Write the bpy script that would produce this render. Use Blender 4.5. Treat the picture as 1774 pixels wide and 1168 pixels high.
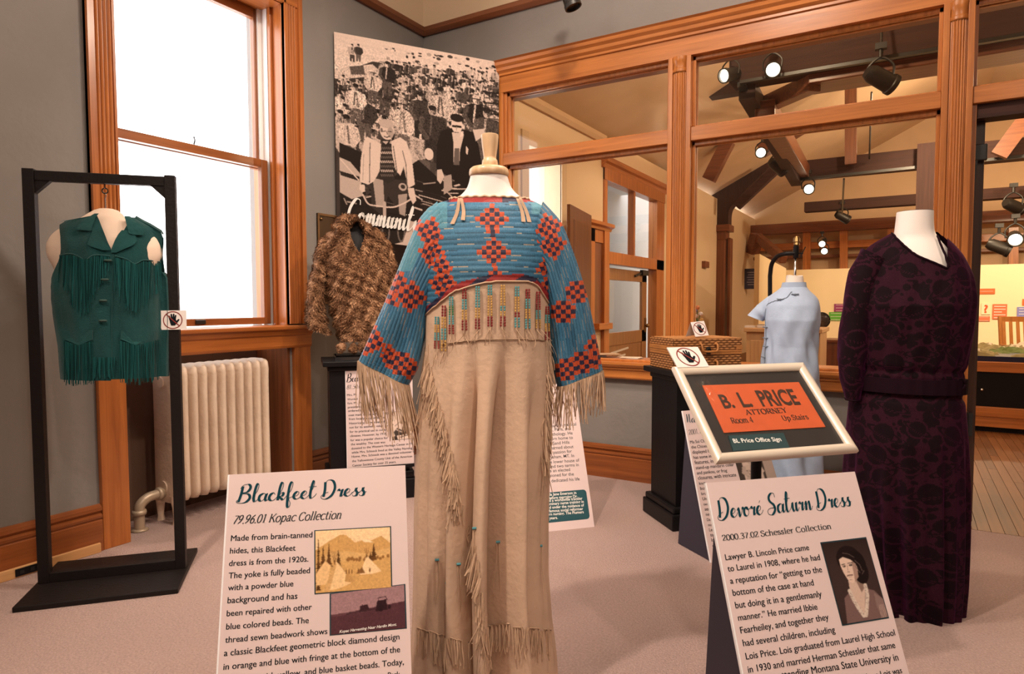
import bpy, bmesh, math, random
import numpy as np
from mathutils import Vector, Matrix
random.seed(7); RNG = np.random.default_rng(7)
for o in list(bpy.data.objects): bpy.data.objects.remove(o)
SC = bpy.context.scene; COL = SC.collection
# ------------------------------------------------------------------ camera
F = 1130.12; YAW, PIT, ROL = 0.544713, -0.0510635, -0.00209
H = 1.2
def _rot():
    cy, sy = math.cos(YAW), math.sin(YAW)
    f = np.array([-sy*math.cos(PIT), cy*math.cos(PIT), math.sin(PIT)]); r = np.array([cy, sy, 0]); u = np.cross(r, f)
    cr, sr = math.cos(ROL), math.sin(ROL)
    return np.array([r*cr+u*sr, -r*sr+u*cr, f])
M = _rot(); C = np.array([0, 0, H])
cd = bpy.data.cameras.new('camera'); cam = bpy.data.objects.new('camera', cd); COL.objects.link(cam)
cd.sensor_width = 36; cd.lens = F/1774*36; cd.clip_start = .05; cd.clip_end = 100
mw = Matrix.Identity(4)
for i in range(3):
    mw[i][0], mw[i][1], mw[i][2], mw[i][3] = M[0][i], M[1][i], -M[2][i], C[i]
cam.matrix_world = mw; SC.camera = cam
# ------------------------------------------------------------------ world, exposure, room lamps and added fill
W = bpy.data.worlds.new('sky'); SC.world = W; W.use_nodes = True
bg = W.node_tree.nodes['Background']; bg.inputs[0].default_value = (1, .96, .95, 1); bg.inputs[1].default_value = 5.5
vs = SC.view_settings; vs.view_transform = 'Standard'; vs.look = 'None'; vs.exposure = 0.0; vs.gamma = 1; vs.use_curve_mapping = False
def lamp(kind, loc, aim, power, col=(1, .78, .55), size=.12, angle=70, blend=.6, sy=None):
    l = bpy.data.lights.new('lamp_light', kind); o = bpy.data.objects.new('lamp_light', l); COL.objects.link(o)
    l.energy = power; l.color = col; o.location = loc
    if kind == 'AREA':
        l.shape = 'RECTANGLE'; l.size = size; l.size_y = sy or size
    else: l.shadow_soft_size = size
    if kind == 'SPOT': l.spot_size = math.radians(angle); l.spot_blend = blend
    d = Vector(aim)-Vector(loc); o.rotation_euler = d.to_track_quat('-Z', 'Y').to_euler()
    return o
WARM = (1, .82, .66)
lamp('SPOT', (-1.46, 0, 4.0), (-1.1, 1.7, .8), 380, WARM, .08, 70)
lamp('SPOT', (.137, .1, 3.99), (-1.1, 1.7, .8), 120, WARM, .09, 70)
lamp('SPOT', (-.4, 2.9, 3.6), (-3.0, 1.5, 1.1), 190, WARM, .08, 80)
lamp('SPOT', (1.0, .7, 3.7), (-.1, 2.4, .6), 120, WARM, .09, 70)
lamp('SPOT', (-1.3, 1.9, 3.9), (-2.9, 3.3, 1.4), 170, WARM, .08, 80)
lamp('SPOT', (-.9, 2.2, 4.0), (-.9, 4.14, 2.0), 120, WARM, .08, 110)
for p_, e_ in (((-2.5, 0, 3.9), 30), ((1.8, 0, 3.9), 45), ((-.8, 2.3, 4.05), 62), ((1.6, -1.6, 3.9), 48), ((-3.0, -1.6, 3.9), 48)): lamp('POINT', p_, (0, 0, 0), e_, (1, .86, .74), .14)  # unseen fill points added for soft light, no fixtures stand for them
# far gallery
FW = (1, .74, .46)
for p_, e_ in (((-1.0, 5.2, 4.0), 95), ((.36, 8.8, 3.9), 150), ((2.8, 7.6, 3.4), 100), ((.8, 13.2, 3.6), 190), ((3.0, 11.2, 3.6), 200)): lamp('POINT', p_, (0, 0, 0), e_, FW, .09)
lamp('SPOT', (.4, 9.2, 3.6), (1.5, 13.5, 1.1), 520, FW, .09, 95)
lamp('SPOT', (-1.6, 8.6, 3.4), (-3.3, 7.3, 1.6), 110, FW, .09, 60)
lamp('POINT', (-4.1, 9.0, 3.0), (0, 0, 0), 40, (.9, .95, 1), .12)  # unseen cool point added to brighten the vestibule behind the panes
lamp('SPOT', (2.6, 9.4, 3.7), (3.2, 13.0, 1.1), 420, FW, .09, 95)

# ------------------------------------------------------------------ helpers: pixels of the survey photograph -> points on known planes
def ray(px, py): return M.T @ np.array([(px-887)/F, -(py-584)/F, 1.0])
def on(px, py, ax, v):
    d = ray(px, py); return C + d*((v-C[ax])/d[ax])
def atd(px, py, z): return C + ray(px, py)*z
def proj(p):
    q = M @ (np.asarray(p, float)-C); return 887+F*q[0]/q[2], 584-F*q[1]/q[2], q[2]
class Frame:                       # upright frame: local x to the right, y away from the viewer side, z up
    def __init__(s, cx, cy, ang): s.c = np.array([cx, cy, 0.]); s.a = ang; s.U = np.array([math.cos(ang), math.sin(ang), 0]); s.W = np.array([-math.sin(ang), math.cos(ang), 0])
    def uz(s, px, py, y=0):
        d = ray(px, py); t = ((s.c+s.W*y-C) @ s.W)/(d @ s.W); p = C+d*t
        return float((p-s.c) @ s.U), float(p[2])
    def loc(s, px, py, y=0):
        u, z = s.uz(px, py, y); return (u, y, z)
    def world(s, p): return s.c+s.U*p[0]+s.W*p[1]+np.array([0, 0, p[2]])
    def px(s, P):                  # local points (n,3) -> survey pixels
        P = np.asarray(P, float); w = s.c+P[..., 0:1]*s.U+P[..., 1:2]*s.W+P[..., 2:3]*np.array([0, 0, 1.])
        q = (w-C) @ M.T; return 887+F*q[..., 0]/q[..., 2], 584-F*q[..., 1]/q[..., 2]
def face_frame(px, py, depth, turn=0):
    p = atd(px, py, depth); a = math.atan2(p[1], p[0])-math.pi/2
    return Frame(p[0], p[1], a+turn)

# ------------------------------------------------------------------ helpers: objects
def root(name, label, cat, loc, rz=0, group=None):
    o = bpy.data.objects.new(name, None); COL.objects.link(o); o.location = loc; o.rotation_euler = (0, 0, rz)
    o.empty_display_size = .1; return tag(o, label, cat, group)
def tag(o, label, cat, group=None, kind=None):
    if label: o['label'] = label
    if cat: o['category'] = cat
    if group: o['group'] = group
    if kind: o['kind'] = kind
    return o
def froot(fr, name, label, cat, group=None): return root(name, label, cat, tuple(fr.c), fr.a, group)
def copy_tree(o, parent=None):
    c = o.copy(); COL.objects.link(c)
    if parent is not None: c.parent = parent
    for ch in [x for x in bpy.data.objects if x.parent == o]: copy_tree(ch, c)
    return c
class MB:
    def __init__(s): s.v = []; s.f = []; s.c = []; s.m = []; s.T = None
    def add(s, vs, fs, col=None, mat=0):
        b = len(s.v)
        if s.T is not None: vs = [tuple(s.T @ Vector(v)) for v in vs]
        s.v.extend([tuple(map(float, v)) for v in vs]); s.f.extend([tuple(b+i for i in f) for f in fs])
        if col is not None:
            if isinstance(col, list): s.c.extend(col)
            else: s.c.extend([col]*len(fs))
        s.m.extend([mat]*len(fs)); return s
    def box(s, lo, hi, col=None, mat=0):
        x0, y0, z0 = lo; x1, y1, z1 = hi
        return s.add([(x0, y0, z0), (x1, y0, z0), (x1, y1, z0), (x0, y1, z0), (x0, y0, z1), (x1, y0, z1), (x1, y1, z1), (x0, y1, z1)],
                     [(0, 3, 2, 1), (4, 5, 6, 7), (0, 1, 5, 4), (1, 2, 6, 5), (2, 3, 7, 6), (3, 0, 4, 7)], col, mat)
    def beam(s, p, q, w, h, up=(0, 0, 1), col=None, mat=0):
        p, q = Vector(p), Vector(q); d = (q-p).normalized(); r = d.cross(Vector(up))
        if r.length < 1e-5: r = d.cross(Vector((0, 1, 0)))
        r.normalize(); u = r.cross(d); vs = []
        for c in (p, q):
            for a, b in ((-1, -1), (1, -1), (1, 1), (-1, 1)): vs.append(tuple(c+r*(a*w/2)+u*(b*h/2)))
        return s.add(vs, [(0, 3, 2, 1), (4, 5, 6, 7), (0, 1, 5, 4), (1, 2, 6, 5), (2, 3, 7, 6), (3, 0, 4, 7)], col, mat)
    def grid(s, P, wrapu=False, wrapv=False, col=None, keep=None, mat=0):   # P[nv][nu] points
        P = np.asarray(P, float); nv, nu = P.shape[:2]; fs = []; cc = []
        for j in range(nv if wrapv else nv-1):
            for i in range(nu if wrapu else nu-1):
                if keep is not None and not keep[j][i]: continue
                i2 = (i+1) % nu; j2 = (j+1) % nv
                fs.append((j*nu+i, j*nu+i2, j2*nu+i2, j2*nu+i))
                if col is not None: cc.append(tuple(col[j][i]))
        return s.add([tuple(p) for p in P.reshape(-1, 3)], fs, cc if col is not None else None, mat)
    def lathe(s, prof, n=24, c=(0, 0, 0), ax='z', cap=True, col=None, mat=0):
        vs = []; fs = []
        for (r, z) in prof:
            for i in range(n):
                a = 2*math.pi*i/n; x, y = r*math.cos(a), r*math.sin(a)
                p = (x, y, z) if ax == 'z' else ((z, x, y) if ax == 'x' else (y, z, x))
                vs.append((p[0]+c[0], p[1]+c[1], p[2]+c[2]))
        for j in range(len(prof)-1):
            for i in range(n): fs.append((j*n+i, j*n+(i+1) % n, (j+1)*n+(i+1) % n, (j+1)*n+i))
        if cap: fs.append(tuple(range(n))[::-1]); fs.append(tuple((len(prof)-1)*n+i for i in range(n)))
        return s.add(vs, fs, col, mat)
    def tube(s, pts, r, n=8, col=None, mat=0, cap=True, closed=False):
        pts = [Vector(p) for p in pts]; N = len(pts); vs = []; fs = []; rr = r if isinstance(r, (list, tuple)) else [r]*N
        up = None
        for k, p in enumerate(pts):
            d = (pts[(k+1) % N]-pts[k-1]) if closed else (pts[min(k+1, N-1)]-pts[max(k-1, 0)])
            d.normalize()
            if up is None: up = d.orthogonal().normalized()
            up = (up-d*up.dot(d)); up = up.normalized() if up.length > 1e-6 else d.orthogonal().normalized()
            b = d.cross(up)
            for i in range(n):
                a = 2*math.pi*i/n; vs.append(tuple(p+(up*math.cos(a)+b*math.sin(a))*rr[k]))
        for j in range(N if closed else N-1):
            j2 = (j+1) % N
            for i in range(n): fs.append((j*n+i, j*n+(i+1) % n, j2*n+(i+1) % n, j2*n+i))
        if cap and not closed: fs.append(tuple(range(n))[::-1]); fs.append(tuple((N-1)*n+i for i in range(n)))
        return s.add(vs, fs, col, mat)
    def prism(s, poly, fn, t, col=None, mat=0):     # polygon in 2-D, fn(a,b,h) -> 3-D
        n = len(poly); vs = [fn(a, b, 0) for a, b in poly]+[fn(a, b, t) for a, b in poly]
        fs = [tuple(range(n))[::-1], tuple(range(n, 2*n))]+[(i, (i+1) % n, n+(i+1) % n, n+i) for i in range(n)]
        return s.add(vs, fs, col, mat)
    def ball(s, c, r, n=12, m=8, sc=(1, 1, 1), col=None, mat=0):
        P = [[(c[0]+r*sc[0]*math.sin(math.pi*j/m)*math.cos(2*math.pi*i/n), c[1]+r*sc[1]*math.sin(math.pi*j/m)*math.sin(2*math.pi*i/n), c[2]+r*sc[2]*math.cos(math.pi*j/m)) for i in range(n)] for j in range(m+1)]
        return s.grid(P, wrapu=True, col=None if col is None else [[col]*n]*m, mat=mat)
def mesh(name, mb, mats):
    me = bpy.data.meshes.new(name); me.from_pydata(mb.v, [], mb.f)
    if not isinstance(mats, (list, tuple)): mats = [mats]
    for m in mats: me.materials.append(m)
    if len(mats) > 1: me.polygons.foreach_set('material_index', mb.m)
    if mb.c and len(mb.c) == len(mb.f):
        at = me.attributes.new('dye', 'FLOAT_COLOR', 'FACE')
        a = np.ones((len(mb.c), 4), np.float32); a[:, :3] = np.array(mb.c, np.float32)[:, :3]; at.data.foreach_set('color', a.ravel())
    me.update(); return me
def part(name, mb, mat, parent=None, label=None, kind=None, smooth=False, bevel=0, seg=2, cat=None, group=None, ang=40):
    me = mesh(name, mb, mat); o = bpy.data.objects.new(name, me); COL.objects.link(o)
    if parent is not None: o.parent = parent
    if smooth:
        bm = bmesh.new(); bm.from_mesh(me); bmesh.ops.recalc_face_normals(bm, faces=bm.faces); bm.to_mesh(me); bm.free()
        me.polygons.foreach_set('use_smooth', [True]*len(me.polygons))
        if smooth != 'all': me.set_sharp_from_angle(angle=math.radians(ang))
    if bevel:
        b = o.modifiers.new('bevel', 'BEVEL'); b.width = bevel; b.segments = seg; b.limit_method = 'ANGLE'
    return tag(o, label, cat, group, kind)
def struct(name, mb, mat, parent=None, bevel=0, smooth=False):
    return part(name, mb, mat, parent, None, 'structure' if parent is None else None, smooth, bevel)
def bx(name, lo, hi, mat, parent=None, bevel=0, **k): return part(name, MB().box(lo, hi), mat, parent, bevel=bevel, **k)
def catmull(pts, n=8):
    P = [np.array(p, float) for p in pts]; P = [2*P[0]-P[1]]+P+[2*P[-1]-P[-2]]; out = []
    for i in range(1, len(P)-2):
        for k in range(n):
            t = k/n; a, b, c, d = P[i-1], P[i], P[i+1], P[i+2]
            out.append(.5*((2*b)+(c-a)*t+(2*a-5*b+4*c-d)*t*t+(3*b-a-3*c+d)*t**3))
    out.append(P[-2]); return out

# ------------------------------------------------------------------ materials
def newmat(name):
    m = bpy.data.materials.new(name); m.use_nodes = True; nt = m.node_tree; b = nt.nodes['Principled BSDF']; return m, nt, b
def nd(nt, t, **k):
    n = nt.nodes.new(t)
    for a, v in k.items(): setattr(n, a, v)
    return n
def plain(name, col, rough=.6, metal=0, bump=0, bscale=60, var=0, vscale=8, coat=0, sheen=0, spec=None, coord='Object'):
    m, nt, b = newmat(name); b.inputs['Base Color'].default_value = (*col, 1); b.inputs['Roughness'].default_value = rough; b.inputs['Metallic'].default_value = metal
    if spec is not None: b.inputs['Specular IOR Level'].default_value = spec
    if coat: b.inputs['Coat Weight'].default_value = coat; b.inputs['Coat Roughness'].default_value = .15
    if sheen: b.inputs['Sheen Weight'].default_value = sheen
    tc = nd(nt, 'ShaderNodeTexCoord')
    if var:
        n = nd(nt, 'ShaderNodeTexNoise'); n.inputs['Scale'].default_value = vscale; n.inputs['Detail'].default_value = 5; nt.links.new(tc.outputs[coord], n.inputs['Vector'])
        r = nd(nt, 'ShaderNodeValToRGB'); e = r.color_ramp.elements; e[0].position = .3; e[1].position = .7
        e[0].color = (*[c*(1-var) for c in col], 1); e[1].color = (*[min(1, c*(1+var)) for c in col], 1)
        nt.links.new(n.outputs[0], r.inputs[0]); nt.links.new(r.outputs[0], b.inputs['Base Color'])
    if bump:
        n = nd(nt, 'ShaderNodeTexNoise'); n.inputs['Scale'].default_value = bscale; n.inputs['Detail'].default_value = 4; nt.links.new(tc.outputs[coord], n.inputs['Vector'])
        bp = nd(nt, 'ShaderNodeBump'); bp.inputs['Strength'].default_value = bump; bp.inputs['Distance'].default_value = .01
        nt.links.new(n.outputs[0], bp.inputs['Height']); nt.links.new(bp.outputs[0], b.inputs['Normal'])
    return m
def wood(name, c1, c2, axis='z', rough=.35, scale=1.0, coat=.25):
    m, nt, b = newmat(name); tc = nd(nt, 'ShaderNodeTexCoord'); mp = nd(nt, 'ShaderNodeMapping')
    s = {'x': (.6, 14, 14), 'y': (14, .6, 14), 'z': (14, 14, .6)}[axis]; mp.inputs['Scale'].default_value = [k*scale for k in s]
    nt.links.new(tc.outputs['Object'], mp.inputs['Vector'])
    n = nd(nt, 'ShaderNodeTexNoise'); n.inputs['Scale'].default_value = 2.2; n.inputs['Detail'].default_value = 8; n.inputs['Roughness'].default_value = .62; n.inputs['Distortion'].default_value = .6
    nt.links.new(mp.outputs[0], n.inputs['Vector'])
    r = nd(nt, 'ShaderNodeValToRGB'); e = r.color_ramp.elements; e[0].position = .32; e[0].color = (*c1, 1); e[1].position = .68; e[1].color = (*c2, 1)
    nt.links.new(n.outputs[0], r.inputs[0]); nt.links.new(r.outputs[0], b.inputs['Base Color'])
    b.inputs['Roughness'].default_value = rough; b.inputs['Coat Weight'].default_value = coat; b.inputs['Coat Roughness'].default_value = .2
    bp = nd(nt, 'ShaderNodeBump'); bp.inputs['Strength'].default_value = .12; bp.inputs['Distance'].default_value = .004
    nt.links.new(n.outputs[0], bp.inputs['Height']); nt.links.new(bp.outputs[0], b.inputs['Normal'])
    return m
def dyed(name, rough=.7, bump=0, bscale=300, sheen=0, var=.0, vscale=40, spec=.3):
    m, nt, b = newmat(name); a = nd(nt, 'ShaderNodeAttribute'); a.attribute_name = 'dye'
    out = a.outputs['Color']; tc = nd(nt, 'ShaderNodeTexCoord')
    if var:
        n = nd(nt, 'ShaderNodeTexNoise'); n.inputs['Scale'].default_value = vscale; n.inputs['Detail'].default_value = 4; nt.links.new(tc.outputs['Object'], n.inputs['Vector'])
        mr = nd(nt, 'ShaderNodeMapRange'); mr.inputs[1].default_value = .3; mr.inputs[2].default_value = .7; mr.inputs[3].default_value = 1-var; mr.inputs[4].default_value = 1+var; nt.links.new(n.outputs[0], mr.inputs[0])
        mx = nd(nt, 'ShaderNodeVectorMath', operation='SCALE'); nt.links.new(out, mx.inputs[0]); nt.links.new(mr.outputs[0], mx.inputs['Scale']); out = mx.outputs[0]
    nt.links.new(out, b.inputs['Base Color']); b.inputs['Roughness'].default_value = rough; b.inputs['Specular IOR Level'].default_value = spec
    if sheen: b.inputs['Sheen Weight'].default_value = sheen
    if bump:
        n = nd(nt, 'ShaderNodeTexNoise'); n.inputs['Scale'].default_value = bscale; nt.links.new(tc.outputs['Object'], n.inputs['Vector'])
        bp = nd(nt, 'ShaderNodeBump'); bp.inputs['Strength'].default_value = bump; bp.inputs['Distance'].default_value = .004; nt.links.new(n.outputs[0], bp.inputs['Height']); nt.links.new(bp.outputs[0], b.inputs['Normal'])
    return m
def glass(name, tint=(1, 1, 1), refl=.06):
    m, nt, b = newmat(name); nt.nodes.remove(b); out = nt.nodes['Material Output']
    t = nd(nt, 'ShaderNodeBsdfTransparent'); t.inputs[0].default_value = (*tint, 1); g = nd(nt, 'ShaderNodeBsdfGlossy'); g.inputs['Roughness'].default_value = .02
    fr = nd(nt, 'ShaderNodeFresnel'); fr.inputs[0].default_value = 1.45; mx = nd(nt, 'ShaderNodeMixShader')
    ge = nd(nt, 'ShaderNodeNewGeometry'); iv = nd(nt, 'ShaderNodeMath', operation='SUBTRACT'); iv.inputs[0].default_value = 1; nt.links.new(ge.outputs['Backfacing'], iv.inputs[1]); mu = nd(nt, 'ShaderNodeMath', operation='MULTIPLY'); nt.links.new(fr.outputs[0], mu.inputs[0]); nt.links.new(iv.outputs[0], mu.inputs[1])
    nt.links.new(mu.outputs[0], mx.inputs[0]); nt.links.new(t.outputs[0], mx.inputs[1]); nt.links.new(g.outputs[0], mx.inputs[2]); nt.links.new(mx.outputs[0], out.inputs[0])
    return m
def emit(name, col, s):
    m, nt, b = newmat(name); b.inputs['Emission Color'].default_value = (*col, 1); b.inputs['Emission Strength'].default_value = s; b.inputs['Base Color'].default_value = (*col, 1); return m
HONEY = ((.36, .112, .022), (.60, .215, .05))
W_X = wood('honey_wood_x', *HONEY, 'x'); W_Y = wood('honey_wood_y', *HONEY, 'y'); W_Z = wood('honey_wood_z', *HONEY, 'z')
WIN_Y = wood('casing_wood_y', (.29, .08, .015), (.50, .16, .034), 'y'); WIN_Z = wood('casing_wood_z', (.29, .08, .015), (.50, .16, .034), 'z')
D_X = wood('brown_wood_x', (.13, .04, .016), (.26, .085, .03), 'x', .45); D_Y = wood('brown_wood_y', (.13, .04, .016), (.26, .085, .03), 'y', .45); D_Z = wood('brown_wood_z', (.13, .04, .016), (.26, .085, .03), 'z', .4)
K_X = wood('dark_beam_x', (.034, .012, .009), (.06, .022, .015), 'x', .8, 1, 0); K_Z = wood('dark_beam_z', (.034, .012, .009), (.06, .022, .015), 'z', .8, 1, 0)
SASH = wood('sash_wood', (.16, .05, .014), (.3, .1, .03), 'z', .35)
PALE = wood('pale_strip_wood', (.55, .27, .1), (.7, .4, .18), 'y', .4)
GREY = plain('grey_wall_paint', (.235, .216, .203), .75, bump=.22, bscale=22, var=.04, vscale=3)
CREAM = plain('cream_wall_paint', (.66, .52, .36), .8, bump=.06, bscale=30)
BEIGE = plain('beige_plaster', (.60, .42, .26), .85, var=.06, vscale=2)
WHITE = plain('white_paint', (.75, .73, .72), .5)
BLACK = plain('black_paint', (.007, .006, .007), .42, bump=.05, bscale=40, spec=.22)
BLACKSTAND = plain('black_stand_paint', (.009, .006, .006), .5, bump=.15, bscale=80, spec=.25)
STEEL = plain('dark_steel', (.05, .05, .05), .4, .8)
CHROME = plain('chrome', (.7, .7, .7), .2, 1)
BRASS = plain('brass', (.30, .19, .08), .35, 1)
RADI = plain('radiator_paint', (.80, .64, .50), .42, bump=.35, bscale=45, var=.06, vscale=14)
HIDE = plain('tanned_hide', (.63, .445, .325), .85, bump=.2, bscale=60, var=.09, vscale=7, spec=.2)
HIDE2 = plain('hide_thong', (.56, .385, .265), .85, var=.1, vscale=50, spec=.2)
LINEN = plain('white_form_cloth', (.78, .70, .64), .8, bump=.05, bscale=300)
FORMW = plain('white_form', (.80, .74, .71), .45)
TEAL = plain('teal_suede', (.005, .047, .049), .9, bump=.25, bscale=180, var=.22, vscale=9, sheen=.25, spec=.15)
BLUEC = plain('pale_blue_cotton', (.40, .50, .68), .85, bump=.12, bscale=120, var=.05, vscale=20)
BOARD = plain('sign_board', (.70, .565, .565), .5)
BOARDEDGE = plain('sign_edge', (.85, .84, .88), .5)
INK = plain('black_ink', (.008, .011, .016), .7, spec=.1)
TEALINK = plain('teal_ink', (.004, .046, .068), .6, spec=.1)
GREYINK = plain('grey_ink', (.03, .037, .042), .7, spec=.1)
WHITEINK = plain('white_ink', (.85, .83, .80), .6)
PRINT = dyed('photo_print', .7, spec=.08)
CLEAR = glass('clear_glass')
# ================================================================== SETTING: near room
XL, YP, YW = -3.36, 4.142, 4.19          # left wall, partition front, painted wall behind it
CARPET = plain('carpet', (.42, .305, .28), .95, bump=.9, bscale=160, var=.16, vscale=130, spec=.1)
struct('floor', MB().box((-3.7, -3, -.05), (4, 4.17, 0)), CARPET)
ZT = 4.2
yR = on(495, 300, 0, XL)[1]; yL = 1.72; yA, yB = 1.645, on(521, 300, 0, XL)[1]     # window opening and casing
w = MB(); w.box((XL-.35, -3, 0), (XL, yL, 3.36)); w.box((XL-.35, yR, 0), (XL, 4.25, 3.36)); w.box((XL-.35, yL, 3.08), (XL, yR, 3.36)); w.box((XL-.35, yL, .94), (XL-.28, yR, 1.04))
struct('wall_left', w, GREY)
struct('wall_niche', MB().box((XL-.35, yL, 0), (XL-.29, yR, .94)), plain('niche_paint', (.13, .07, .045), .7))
w = MB(); w.box((XL-.05, YW, 0), (-2.6, YW+.12, 3.36)); w.box((-2.6, YW, 0), (.2, YW+.12, .69)); w.box((-2.6, YW, 2.95), (4, YW+.12, 3.36)); w.box((1.5, YW, 0), (4, YW+.12, 3.0))
struct('wall_back', w, GREY)
struct('wall_right', MB().box((4, -3, 0), (4.1, 4.3, ZT)), GREY)
struct('wall_near', MB().box((-3.7, -3.1, 0), (4.1, -3, ZT)), GREY)
fr_ = MB(); fr_.box((XL-.35, -3, 3.36), (XL, 4.3, ZT)); fr_.box((XL, YW, 3.36), (4, YW+.12, ZT)); struct('wall_frieze', fr_, CREAM)
struct('ceiling', MB().box((-3.75, -3.1, ZT), (4.1, 4.3, ZT+.05)), CREAM)
PR_Y = W_Y
def mold_y(y0, y1, prof, x0, sx=1):      # profile (dx, z) swept along y from the wall at x0
    m = MB(); n = len(prof)
    vs = [(x0+sx*dx, y0, z) for dx, z in prof]+[(x0+sx*dx, y1, z) for dx, z in prof]
    return m.add(vs, [(i, (i+1) % n, n+(i+1) % n, n+i) for i in range(n)]+[tuple(range(n))[::-1], tuple(range(n, 2*n))])
def mold_x(x0, x1, prof, y0):
    m = MB(); n = len(prof)
    vs = [(x0, y0-dy, z) for dy, z in prof]+[(x1, y0-dy, z) for dy, z in prof]
    return m.add(vs, [(i, (i+1) % n, n+(i+1) % n, n+i) for i in range(n)]+[tuple(range(n))[::-1], tuple(range(n, 2*n))])
rail_prof = [(0, 3.325), (.02, 3.325), (.045, 3.35), (.05, 3.38), (0, 3.38)]
struct('trim_1', mold_y(-3, YW, rail_prof, XL), D_Y); struct('trim_2', mold_x(XL, 4, rail_prof, YW), D_X)
base_prof = [(0, .0), (.03, 0), (.03, .15), (.024, .155), (.03, .165), (.03, .175), (.018, .185), (.03, .2), (.028, .215), (.012, .228), (0, .228)]
bl = struct('baseboard_left', mold_y(-3, yA-.002, base_prof, XL), wood('baseboard_wood_y', (.18, .048, .012), (.33, .098, .024), 'y', .3))
part('shoe_strip', MB().box((XL+.03, -3, 0), (XL+.045, yA-.02, .046)), PALE, bl, bevel=.003)
bl2 = struct('baseboard_left_far', mold_y(yB+.03, YW, base_prof, XL), D_Y)
bb = struct('baseboard_back', mold_x(XL+.03, .12, base_prof, YW-.02), wood('baseboard_wood_x', (.18, .048, .012), (.33, .098, .024), 'x', .3))
part('shoe_strip', MB().box((XL+.03, YP, 0), (.12, YW-.049, .044)), plain('cream_strip', (.74, .66, .52), .5), bb, bevel=.003)
# outlet on the left baseboard strip
a = on(30, 985, 0, XL+.046); b = on(62, 968, 0, XL+.046)
t = root('wall_outlet', 'black outlet plate on pale strip along left baseboard', 'outlet', (XL+.046, (a[1]+b[1])/2, .024))
part('plate', MB().box((0, -.045, -.017), (.004, .045, .017)), BLACK, t, bevel=.002)
for s in (-.02, .02): part('socket', MB().box((.004, s-.008, -.008), (.006, s+.008, .008)), STEEL, t)

# ---- window_1 with casing, stool, apron, sashes
wn = root('window_1', None, None, (0, 0, 0)); wn['kind'] = 'structure'
del_ = [k for k in ('label', 'category') if k in wn]
def casing(y0, y1, z0, z1, flip=False):
    m = MB(); m.box((XL, y0, z0), (XL+.022, y1, z1)); d = y1-y0
    e0, e1 = (y0, y0+.03) if not flip else (y1-.03, y1)
    m.box((XL, e0, z0), (XL+.042, e1, z1))
    for k in range(4):
        c = y0+d*(.36+.15*k) if not flip else y1-d*(.36+.15*k)
        m.tube([(XL+.022, c, z0), (XL+.022, c, z1)], .008, 6)
    e0, e1 = (y1-.012, y1) if not flip else (y0, y0+.012)
    m.box((XL, e0, z0), (XL+.03, e1, z1))
    return m
part('casing', casing(yA, 1.775, 1.075, 3.2), WIN_Z, wn, smooth=True); part('casing', casing(yR-.01, yB, 1.075, 3.2, True), WIN_Z, wn, smooth=True)
part('casing_leg', MB().box((XL, yA, 0), (XL+.03, 1.775, .94)), WIN_Z, wn, bevel=.003)
part('casing_leg', MB().box((XL, yR+.02, 0), (XL+.03, yB+.03, .94)), WIN_Z, wn, bevel=.003)
part('head_casing', MB().box((XL, yA, 3.06), (XL+.03, yB, 3.2)), WIN_Y, wn)
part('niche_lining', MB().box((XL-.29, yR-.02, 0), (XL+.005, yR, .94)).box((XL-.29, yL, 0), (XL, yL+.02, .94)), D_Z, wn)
part('stool', MB().box((XL-.16, yA-.02, 1.04), (XL+.075, yB+.045, 1.067)), WIN_Y, wn, bevel=.008)
part('apron', mold_y(yA-.01, yB+.03, [(0, .925), (.035, .925), (.04, .94), (.04, 1.0), (.05, 1.01), (.06, 1.04), (0, 1.04)], XL), WIN_Y, wn)
part('jamb', MB().box((XL-.30, yR-.004, 1.067), (XL, yR+.012, 3.08)), WIN_Z, wn)
part('jamb', MB().box((XL-.30, yL-.012, 1.067), (XL, yL+.004, 3.08)), WIN_Z, wn)
part('head_jamb', MB().box((XL-.30, yL, 3.055), (XL, yR, 3.08)), WIN_Y, wn)
part('stop_bead', MB().box((XL-.12, yR-.022, 1.067), (XL-.095, yR-.004, 3.055)).box((XL-.02, yR-.016, 1.067), (XL, yR-.004, 3.055)), WIN_Z, wn, bevel=.003)
part('sash_track', MB().box((XL-.23, yR-.018, 1.067), (XL-.13, yR-.004, 3.055)).box((XL-.2, yR-.045, 1.067), (XL-.18, yR-.004, 3.055)), WHITE, wn, label='white sash track')
UX, LX = XL-.215, XL-.15                                     # sash planes
zM = on(300, 250, 0, LX)[2]; yU = on(438, 150, 0, UX)[1]; yLo = on(452, 400, 0, LX)[1]; yq = 1.70
def sash(name, x, y1g, z0, z1, rb, rt):
    s = part(name, MB().box((x-.02, y1g, z0), (x+.02, yR-.03, z1)).box((x-.02, yq-.06, z0), (x+.02, yq, z1)), SASH, wn, bevel=.004)
    part('rail', MB().box((x-.02, yq, z0), (x+.02, y1g, z0+rb)).box((x-.02, yq, z1-rt), (x+.02, y1g, z1)), wood('sash_rail_wood', (.2, .06, .016), (.36, .12, .035), 'y', .3), s, bevel=.003)
    part('pane', MB().box((x-.003, yq, z0+rb), (x+.003, y1g, z1-rt)), CLEAR, s)
sash('upper_sash', UX, yU, zM-.03, 3.055, .05, .06); zb = on(400, 551, 0, LX)[2]
sash('lower_sash', LX, yLo, 1.075, zM+.02, zb-1.075, .05)
h = on(332, 243, 0, LX); part('sash_hook', MB().tube(catmull([(LX+.02, h[1], zM+.02), (LX+.03, h[1], zM+.04), (LX+.015, h[1]+.006, zM+.055), (LX+.02, h[1]+.002, zM+.062)]), .004, 6), STEEL, wn)
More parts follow.
